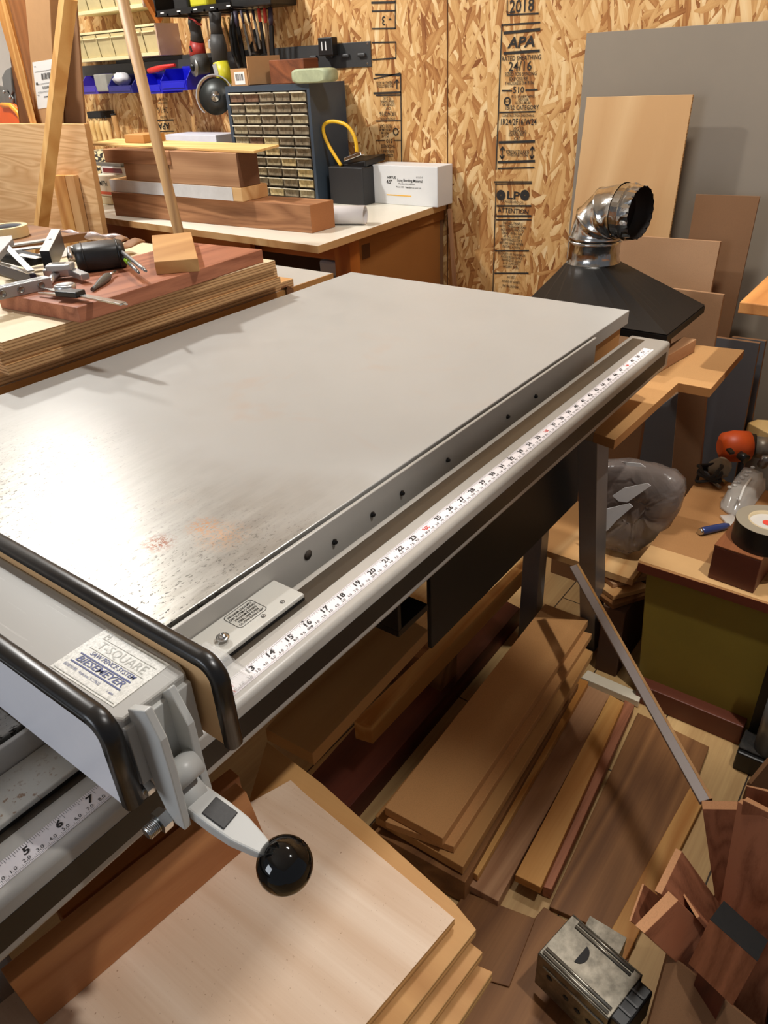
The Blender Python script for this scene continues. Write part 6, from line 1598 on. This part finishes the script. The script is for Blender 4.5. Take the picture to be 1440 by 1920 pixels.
for i, (x0, y0, x1, y1) in enumerate(((1322, 890, 1350, 914), (1330, 884, 1360, 905))):
    ob('drill_bit', B().tube([at(x0, y0, Z=zc + .007), at(x1, y1, Z=zc + .007)], 0.0045, 10), BRASSY if i else STEELD, None, ('grey' if i == 0 else 'brassy') + ' steel rod lying beside the clamshell package', 'rod', 'rods beside the clamshell')
ob('metal_part', B().tube([at(1428, 872, Z=zc + .03), at(1436, 862, Z=zc + .05), at(1450, 860, Z=zc + .05)], [0.012, 0.014, 0.01], 12), STEELD, None, 'grey metal fitting at the right edge below the router', 'fitting')

# ---------------------------------------------------------------- floor pieces on the right
slab('painted_strip', [(1102, 1256), (1203, 1300), (1198, 1316), (1090, 1270)], 0.02, 0.018, plain('white_trim_paint', (226, 216, 196), 0.5), 'white painted trim strip lying on the floor before the olive cabinet', 'trim strip')
a, c = at(1077, 1062, X=1.29), at(1324, 1503, Z=0.30)
gl = thing('edge_strip', 'long grey laminated strip leaning from the stand towards the offcut bin', 'strip', (1.0, -0.1, 0))
d_ = (c - a); c2 = a + d_*1.0
b = B().bar(a, c, 0.020, 0.008, (0.3, 0.5, 0.6)); ob('strip_body', b, plain('strip_grey', (148, 134, 128), 0.45), gl, bevel=0.0006)
sdv = d_.normalized().cross(V((0.3, 0.5, 0.6)).normalized()).normalized()
k = -0.0108 if (ray(1100, 1062).cross(V((0, 0, 1)))).dot(sdv) > 0 else 0.0108
k = -k*0.72
ob('wood_edge', B().bar(a + sdv*k, c + sdv*k, 0.0045, 0.0092, (0.3, 0.5, 0.6)), MAPLE['X'], gl)
gl.location = (a.x, a.y, 0)
for chd in gl.children: chd.location += V((1.0 - a.x, -0.1 - a.y, 0))
# planks under the table
gp = 'boards stacked on the floor at the right of the saw'
def plank(pA, pB, w, z, th, m, nm, cat='board', group=gp, name='wood_plank', endm=None):
    pts = rect_px(pA, pB, w, z)
    return ob(name, B().prism(pts, (0, 0, -th)), m, None, nm, cat, group, None, 0.0012)
def quadp(pxs, z, th, m, nm, name='wood_plank', cat='board', group=gp): return slab(name, pxs, z, th, m, nm, cat, group, 0.0012)
TOPB = speckle('tan_board', (208, 154, 98), (170, 118, 72), 500, .55)
quadp([(721, 1513), (830, 1572), (1103, 1162), (1022, 1132)], 0.135, 0.022, TOPB, 'smooth tan board on top of the floor stack under the saw')
quadp([(722, 1540), (851, 1588), (1110, 1188), (1030, 1165)], 0.112, 0.018, TOPB, 'second tan board from the top of the floor stack')
quadp([(703, 1530), (868, 1626), (1112, 1222), (1000, 1168)], 0.092, 0.022, MAPLE['X'], 'wide tan board low in the floor stack, sticking out on both sides')
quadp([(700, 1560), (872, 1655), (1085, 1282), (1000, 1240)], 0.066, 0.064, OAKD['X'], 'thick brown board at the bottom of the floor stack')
quadp([(866, 1620), (896, 1642), (1104, 1278), (1084, 1270)], 0.05, 0.018, PINE['X'], 'narrow yellow strip lying right of the tan board stack')
quadp([(880, 1660), (934, 1690), (1146, 1304), (1100, 1284)], 0.030, 0.029, SAPELE['X'] if False else TEAK['X'], 'pinkish brown board with saw marks on the floor beside the yellow strip')
quadp([(966, 1640), (1014, 1664), (1170, 1318), (1144, 1302)], 0.050, 0.020, PINE['X'], 'yellow plywood strip lying on the pinkish board')
quadp([(1018, 1662), (1034, 1668), (1190, 1322), (1172, 1312)], 0.03, 0.028, SAPELE['X'], 'dark grained narrow strip right of the yellow plywood strip')
quadp([(872, 1672), (1004, 1722), (955, 1850), (790, 1800)], 0.014, 0.003, OAKD['X'], 'thin brown sheet on the floor between board stack and metal box')
quadp([(1030, 1700), (1190, 1770), (1330, 1400), (1196, 1336)], 0.012, 0.011, OAKD['X'], 'wide brown board lying flat in the aisle with a dark knot')
quadp([(800, 1960), (1010, 1990), (1180, 1800), (1020, 1700)], 0.010, 0.009, SAPELE['X'] if False else OAKD['X'], 'wide brown board lying flat at the near end of the aisle')
quadp([(1120, 1790), (1165, 1815), (1330, 1480), (1300, 1465)], 0.016, 0.015, PINE['X'], 'yellow board lying along the aisle beside the brown one')
c = at(1227, 1425, Z=0.0125); ob('knot', B().lathe([(0.012, 0), (0.0, 0.0004)], c, (0, 0, 1), 12), plain('knot_dark', (52, 32, 18), 0.8), bpy.data.objects['floor_board.009'] if False else None) if False else None
p = at(1018, 1668, Z=0.014); ob('wood_chip', B().tube([p, at(1034, 1669, Z=0.014)], 0.003, 8), PALEP['X'], None, 'tiny pale wood chip at the end of the floor boards', 'wood chip')
# darker timbers further under the table
gq = 'dark timbers under the saw'
quadp([(497, 1366), (586, 1413), (803, 1181), (716, 1130)], 0.29, 0.03, MAPLE['X'], 'thick brown plank in the dark directly under the guide rail', 'dark_plank', 'plank', gq)
b_ = [at(x, y, Z=0.18) for x, y in ((663, 1352), (697, 1362), (999, 1050), (985, 1042))]
ob('pine_timber', B().prism(b_, (0, 0, -0.05)), PINE['X'], None, 'pine beam lying in the dark under the saw with a lit far end', 'beam', gq, None, 0.002)
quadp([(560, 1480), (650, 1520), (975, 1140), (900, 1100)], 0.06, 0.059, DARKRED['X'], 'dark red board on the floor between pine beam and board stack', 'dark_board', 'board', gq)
ob('assumed_bearer', B().box(0.35, 0.44, 0.16, 0.55, 0.0, 0.1295), OAKD['Y'], None, 'dark wooden bearer assumed under the pine beam', 'bearer', None, None, 0.002)  # out of sight, assumed to carry the beam
ob('assumed_bearer', B().box(1.05, 1.12, 0.27, 0.55, 0.0, 0.1295), OAKD['Y'], None, 'dark wooden bearer assumed under the far end of the pine beam', 'bearer', None, None, 0.002)  # second assumed bearer, also out of sight

# ---------------------------------------------------------------- plywood offcuts on an added, unseen cart below the handle
ZP = H - 0.30
cart = thing('offcut_cart', 'added unseen wooden cart carrying plywood offcuts below the fence handle', 'cart', (0.2, 0.0, 0))  # invented to carry the offcut stack, out of view
ob('deck', B().box(-0.2, 0.30, -0.10, 0.15, ZP - 0.085, ZP - 0.069), PLYF['X'], cart)
for lx, ly in ((-0.17, -0.07), (0.27, -0.07), (-0.17, 0.12), (0.27, 0.12)): ob('leg', B().box(lx - 0.02, lx + 0.02, ly - 0.02, ly + 0.02, 0, ZP - 0.0855), PINE['Z'], cart)
go = 'plywood offcuts stacked below the handle'
def ply(pxs, z, th, m, nm): return slab('plywood_offcut', pxs, z, th, m, nm, 'plywood offcut', go, 0.0008)
ply([(853, 1722), (640, 1975), (-40, 1975), (-60, 1930), (440, 1520), (545, 1462), (575, 1490)], ZP, 0.0115, [BIRCH, PE2], 'large pale birch plywood offcut on top, under the black knob')
ply([(852, 1692), (893, 1742), (700, 1990), (-40, 1990), (120, 1850), (440, 1590), (500, 1390), (605, 1470)], ZP - 0.0165, 0.0135, [MAPLE['Y'], PE2], 'tan plywood offcut second from the top below the handle')
ply([(845, 1738), (905, 1785), (740, 2010), (-40, 2010), (200, 1830), (600, 1550)], ZP - 0.034, 0.0135, [MAPLE['Y'], PE2], 'tan plywood offcut third from the top below the handle')
ply([(850, 1790), (924, 1822), (800, 2010), (-40, 2010), (200, 1850), (600, 1600)], ZP - 0.052, 0.016, [MAPLE['Y'], PE2], 'lowest tan plywood offcut below the handle')
quv = [at(x, y, Z=ZP - 0.0025) for x, y in ((480, 1400), (520, 1395), (850, 1690), (846, 1712), (590, 1500))]
# cherry boards standing on edge
cha, chb = at(115, 1892, Z=ZP + 0.0005), at(494, 1562, Z=ZP + 0.0005)
d_ = (chb - cha).normalized(); n_ = V((-d_.y, d_.x, 0))
chh = at(470, 1478, P=chb, N=n_); hgt = chh.z - chb.z
tl = V((0.02, 0.15, 1)).normalized()
tv = chh - chb
cha2 = cha - d_*0.28
ob('cherry_board', B().prism([cha - d_*0.02, chb, chb + tv - d_*0.006, cha - d_*0.02 + tv], n_*0.019, 0), CHERRY['X'], None, 'reddish cherry board standing on edge along the plywood below the rail', 'board', None, None, 0.001)
e0_ = at(452, 1500, Z=ZP + 0.0005); p_ = at(446, 1442, P=chb + n_*0.055, N=n_)
h2 = p_.z - ZP
o_ = chb + n_*0.045
en_ = at(446, 1442, P=o_, N=n_); en_ = V((en_.x, en_.y, ZP + 0.0005))
ob('cherry_board', B().prism([en_ - d_*0.22, en_, en_ + V((0, 0, h2)), en_ - d_*0.22 + V((0, 0, h2))], n_*0.018), CHERRY['X'], None, 'shorter cherry board standing behind the long one below the fence head', 'board', None, None, 0.001)

# ---------------------------------------------------------------- galvanized box with slots on the floor
gm = plain('galvanized_dull', (118, 112, 100), 0.42, 0.8, var=0.4, nscale=55)
zg = 0.115
q = [at(x, y, Z=zg) for x, y in ((1010, 1785), (1073, 1715), (1204, 1830), (1146, 1920))]
ms = thing('metal_bracket', 'galvanized steel bracket box with slots and ribs on the aisle floor', 'metal box', at(1080, 1850, Z=0))
e1_, e2_ = q[1] - q[0], q[3] - q[0]
nrm = V((0, 0, 1))
b = B(); ln = 0.19
e1n, e2n = e1_.normalized(), (q[2] - q[1]).normalized()
L1_, L2_ = e1_.length, (q[2] - q[1]).length
o0 = q[0]
def GP(u, v, w=0.0): return o0 + e1n*(u*L1_) + e2n*(v*L2_) + V((0, 0, w))
hgt_ = 0.085
b.prism([GP(0, 0), GP(1, 0), GP(1, 1), GP(0, 1)], (0, 0, -0.0025))
b.prism([GP(0, 0), GP(0, 1), GP(0, 1, -hgt_), GP(0, 0, -hgt_)], -e1n*0.0025)
b.prism([GP(1, 0), GP(1, 1), GP(1, 1, -hgt_), GP(1, 0, -hgt_)], e1n*0.0025)
ob('channel', b, gm, ms, bevel=0.002)
b = B()
for u in (0.06, 0.15): b.tube([GP(u, 0.04, 0.001), GP(u, 0.96, 0.001)], 0.0028, 8)
for u in (0.86, 0.95): b.tube([GP(u, 0.12, 0.001), GP(u, 0.9, 0.001)], 0.0026, 8)
for w in (-0.02,): b.tube([GP(-0.03, 0.1, w), GP(-0.03, 0.96, w)], 0.0024, 8)
ob('rib', b, plain('galv_bright', (170, 166, 154), 0.35, .8), ms)
b = B(); cs = GP(0.52, 0.36, 0.0006); pts = []
for k in range(13):
    a = math.pi*k/12; pts.append(cs + e1n*(0.016*math.cos(a)) + e2n*(0.012*math.sin(a)))
b.prism(pts, (0, 0, 0.0006)); ob('half_round_slot', b, DARK, ms)
for v, w in ((0.2, -0.035), (0.45, -0.045), (0.62, -0.05), (0.78, -0.05)):
    c = GP(0, v, w) - e1n*0.0029
    ob('hole', B().lathe([(0.0055, 0), (0.0, 0.0003)], c, -e1n, 12), DARK, ms)
ob('black_liner', B().prism([GP(0.06, 0.78, -0.003), GP(0.94, 0.78, -0.003), GP(0.94, 1.18, -0.003), GP(0.06, 1.18, -0.003)], (0, 0, -0.07)), BLACK, ms, bevel=0.003)
for u in (0.3, 0.5, 0.7): ob('liner_rib', B().bar(GP(u, 0.86, -0.002), GP(u, 1.15, -0.002), 0.003, 0.003), plain('liner_grey', (84, 84, 84), 0.4), ms)
for w_ in ms.children: pass
zmin = min((ms.matrix_world @ c.location).z for c in ms.children)
ob('foot', B().box(o0.x + 0.02, o0.x + 0.1, o0.y - 0.10, o0.y - 0.04, 0.0, zg - 0.004), gm, ms)

# ---------------------------------------------------------------- bin of hardwood offcuts, bottom right
bc = at(1400, 1760, Z=0.28)
binn = thing('scrap_bin', 'dark open scrap bin holding hardwood offcuts at bottom right', 'bin', (bc.x + 0.03, bc.y - 0.02, 0))
x0b, x1b, y0b, y1b = bc.x - 0.07, bc.x + 0.26, bc.y - 0.22, bc.y + 0.055
b = B(); b.box(x0b, x1b, y0b, y0b + 0.008, 0, 0.16); b.box(x0b, x1b, y1b - 0.008, y1b, 0, 0.16); b.box(x0b, x0b + 0.008, y0b + 0.008, y1b - 0.008, 0, 0.16); b.box(x1b - 0.008, x1b, y0b + 0.008, y1b - 0.008, 0, 0.16); b.box(x0b + 0.008, x1b - 0.008, y0b + 0.008, y1b - 0.008, 0, 0.008)
ob('bin_shell', b, plain('bin_dark', (30, 24, 20), 0.7), binn)
gb_ = 'hardwood offcuts in the scrap bin'
def offcut(end, zt_, bot, zb_, mats, nm, name='hardwood_offcut', cat='offcut', grp=gb_):
    """end grain quad end at height zt_; bot is where its first corner goes lower down, at zb_"""
    e = [at(x, y, Z=zt_) for x, y in end]
    v = at(*bot, Z=zb_) - e[0]
    if e[0].z + v.z > 0.012: v = v * ((e[0].z - 0.012)/(-v.z))
    return ob(name, B().prism(e, v, 1, 0, 1), mats, None, nm, cat, grp, None, 0.0008)
SAP = [SAPELE['Z'], ENDG]
offcut([(1315, 1500.5), (1383, 1502), (1384, 1518), (1317, 1517)], 0.31, (1342, 1690), 0.16, SAP, 'upright reddish offcut with pale end, leftmost of the tall ones in the bin')
offcut([(1383, 1503), (1392, 1497), (1500, 1556), (1500, 1572)], 0.37, (1351, 1690), 0.22, SAP, 'broad upright reddish board at the right edge of the bin')
offcut([(1393, 1500), (1401, 1494), (1500, 1545), (1500, 1553)], 0.38, (1372, 1650), 0.24, SAP, 'upright board directly behind the broad one in the bin')
offcut([(1267, 1590), (1279, 1596), (1240, 1677), (1227, 1670)], 0.30, (1350, 1705), 0.16, SAP, 'slanting reddish offcut in the middle of the bin')
offcut([(1204, 1656), (1208, 1658), (1183, 1728), (1179, 1726)], 0.25, (1245, 1690), 0.18, SAP, 'thin reddish offcut at the left edge of the bin')
offcut([(1253, 1670), (1272, 1688), (1208, 1750), (1190, 1735)], 0.30, (1305, 1722), 0.22, [SAPELE['X'], ENDG], 'thick reddish block with pale end pointing left in the bin')
offcut([(1277, 1672), (1283, 1675), (1312, 1718), (1306, 1722)], 0.26, (1320, 1725), 0.2, SAP, 'small slanting offcut wedged between the middle pieces')
zf = 0.33
f0, f1, f2, f3 = (at(x, y, Z=zf) for x, y in ((1357, 1689), (1440, 1764), (1420, 1803), (1331, 1724)))
pb_ = thing('painted_block', 'wooden block with black painted top in the scrap bin', 'offcut', (f0.x, f0.y, 0.012), gb_)
vdn = at(1290, 1807, Z=0.24) - at(1331, 1724, Z=zf); cpb = (f0 + f1 + f2 + f3)/4; rst = [cpb + vdn + (f - cpb)*0.6 - V((0, 0, 0.0008)) for f in (f0, f1, f2, f3)]
ob('added_prop', B().prism(rst, (0, 0, -(min(r_.z for r_ in rst) - 0.012))), DARKRED['Z'], None, 'hidden dark prop added under the black topped block in the bin', 'offcut', gb_)  # hidden prop added to carry the painted block
ob('block', B().prism([f0, f1, f2, f3], vdn), SAPELE['Z'], pb_, bevel=0.001)
ob('black_paint', B().prism([f + V((0, 0, .0006)) for f in (f0, f1, f2, f3)], (0, 0, -0.0005)), plain('chipped_black', (14, 12, 11), 0.85, var=.3, nscale=120), pb_)
# brown mdf piece lying in front
mdfz = [(1253, 1786), (1420, 1925), (1330, 1985), (1212, 1940)]
pts = [near(x, y, d) for x, y, d in ((1253, 1786, 1.02), (1425, 1928, 0.98), (1330, 2010, 0.96), (1205, 1960, 1.0))]
ob('mdf_offcut', B().prism(pts, (pts[1] - pts[0]).cross(pts[3] - pts[0]).normalized()*0.012), MDFD, None, 'triangular brown board corner at the bottom edge of the picture', 'offcut', gb_, None, 0.0008)
offcut([(1398, 1471), (1470, 1486), (1470, 1492), (1399, 1474)], 0.36, (1398, 1505), 0.32, SAP, 'reddish board standing furthest back in the bin')
pts = [near(x, y, d) for x, y, d in ((1408, 1470, 1.25), (1445, 1425, 1.25), (1500, 1420, 1.25), (1500, 1480, 1.25))]
pts[0].z -= 0.0; pts = [pts[0], pts[1], pts[2], V((pts[3].x, pts[3].y, 0.002)), V((pts[0].x, pts[0].y, 0.002))]; print('cabx', tl, XO)
ob('mdf_offcut', B().prism(pts, FW*0.012), MDFD, None, 'brown board corner behind the scrap bin at the right edge', 'offcut', gb_, None, 0.0008)
ob('mdf_prop', B().box(pts[0].x + .02, pts[0].x + .06, pts[0].y - .08, pts[0].y - .03, 0, pts[0].z + 0.0), MDFD, None, 'brown post behind the scrap bin at the right edge', 'post') if False else None

# black floor jack at the right edge
XJ = at(1400, 1440, Z=0.06)
jk = thing('bottle_jack', 'black dusty jack stand standing at the right edge by the cabinet', 'jack', (XJ.x + 0.03, XJ.y - 0.04, 0))
dusty = plain('dusty_black', (40, 36, 32), 0.8, var=.9, nscale=60)
p = at(1372, 1440, Z=0.0); 
ob('base', B().box(p.x, p.x + 0.066, p.y - 0.20, p.y, 0.0, 0.05), BLACK, jk, bevel=0.004)
ob('dusty_plate', B().box(p.x + 0.01, p.x + 0.066, p.y - 0.18, p.y + 0.0, 0.0505, 0.056), dusty, jk, bevel=0.002)
pc2 = at(1440, 1372, Z=0.06)
ob('cylinder', B().cyl((p.x + .036, pc2.y - .01, 0.056), (p.x + .036, pc2.y - .01, 0.22), 0.026, n=24), plain('jack_grey', (120, 124, 126), 0.35, .5), jk)
ob('frame', B().box(p.x + 0.063, p.x + 0.068, p.y - 0.2, p.y - 0.005, 0.0565, 0.30), BLACKM, jk)

# ---------------------------------------------------------------- corner of another worktop at the right edge
zw = near(1388, 566, 1.42).z
w0, w1 = at(1387, 566, Z=zw), at(1440, 516, Z=zw)
ed = (w1 - w0).normalized(); en_ = V((ed.y, -ed.x, 0))
rw = thing('side_worktop', 'brown wooden worktop whose corner juts in at the right picture edge', 'worktop', (w0.x, w0.y - 0.3, 0))
wt = [w0, w0 + ed*0.30, w0 + ed*0.30 + en_*0.90, w0 + en_*0.90]
ob('top', B().prism(wt, (0, 0, -0.022)), wood('worktop_wood', (206, 144, 82), (164, 104, 54), 'X', 12, .25), rw, bevel=0.002)
for p in (w0 + ed*0.04 + en_*0.86, w0 + ed*0.26 + en_*0.86):  # legs out of view, added to carry the worktop
    ob('leg', B().box(p.x - 0.02, p.x + 0.02, p.y - 0.02, p.y + 0.02, 0, zw - 0.0225), PINE['Z'], rw)
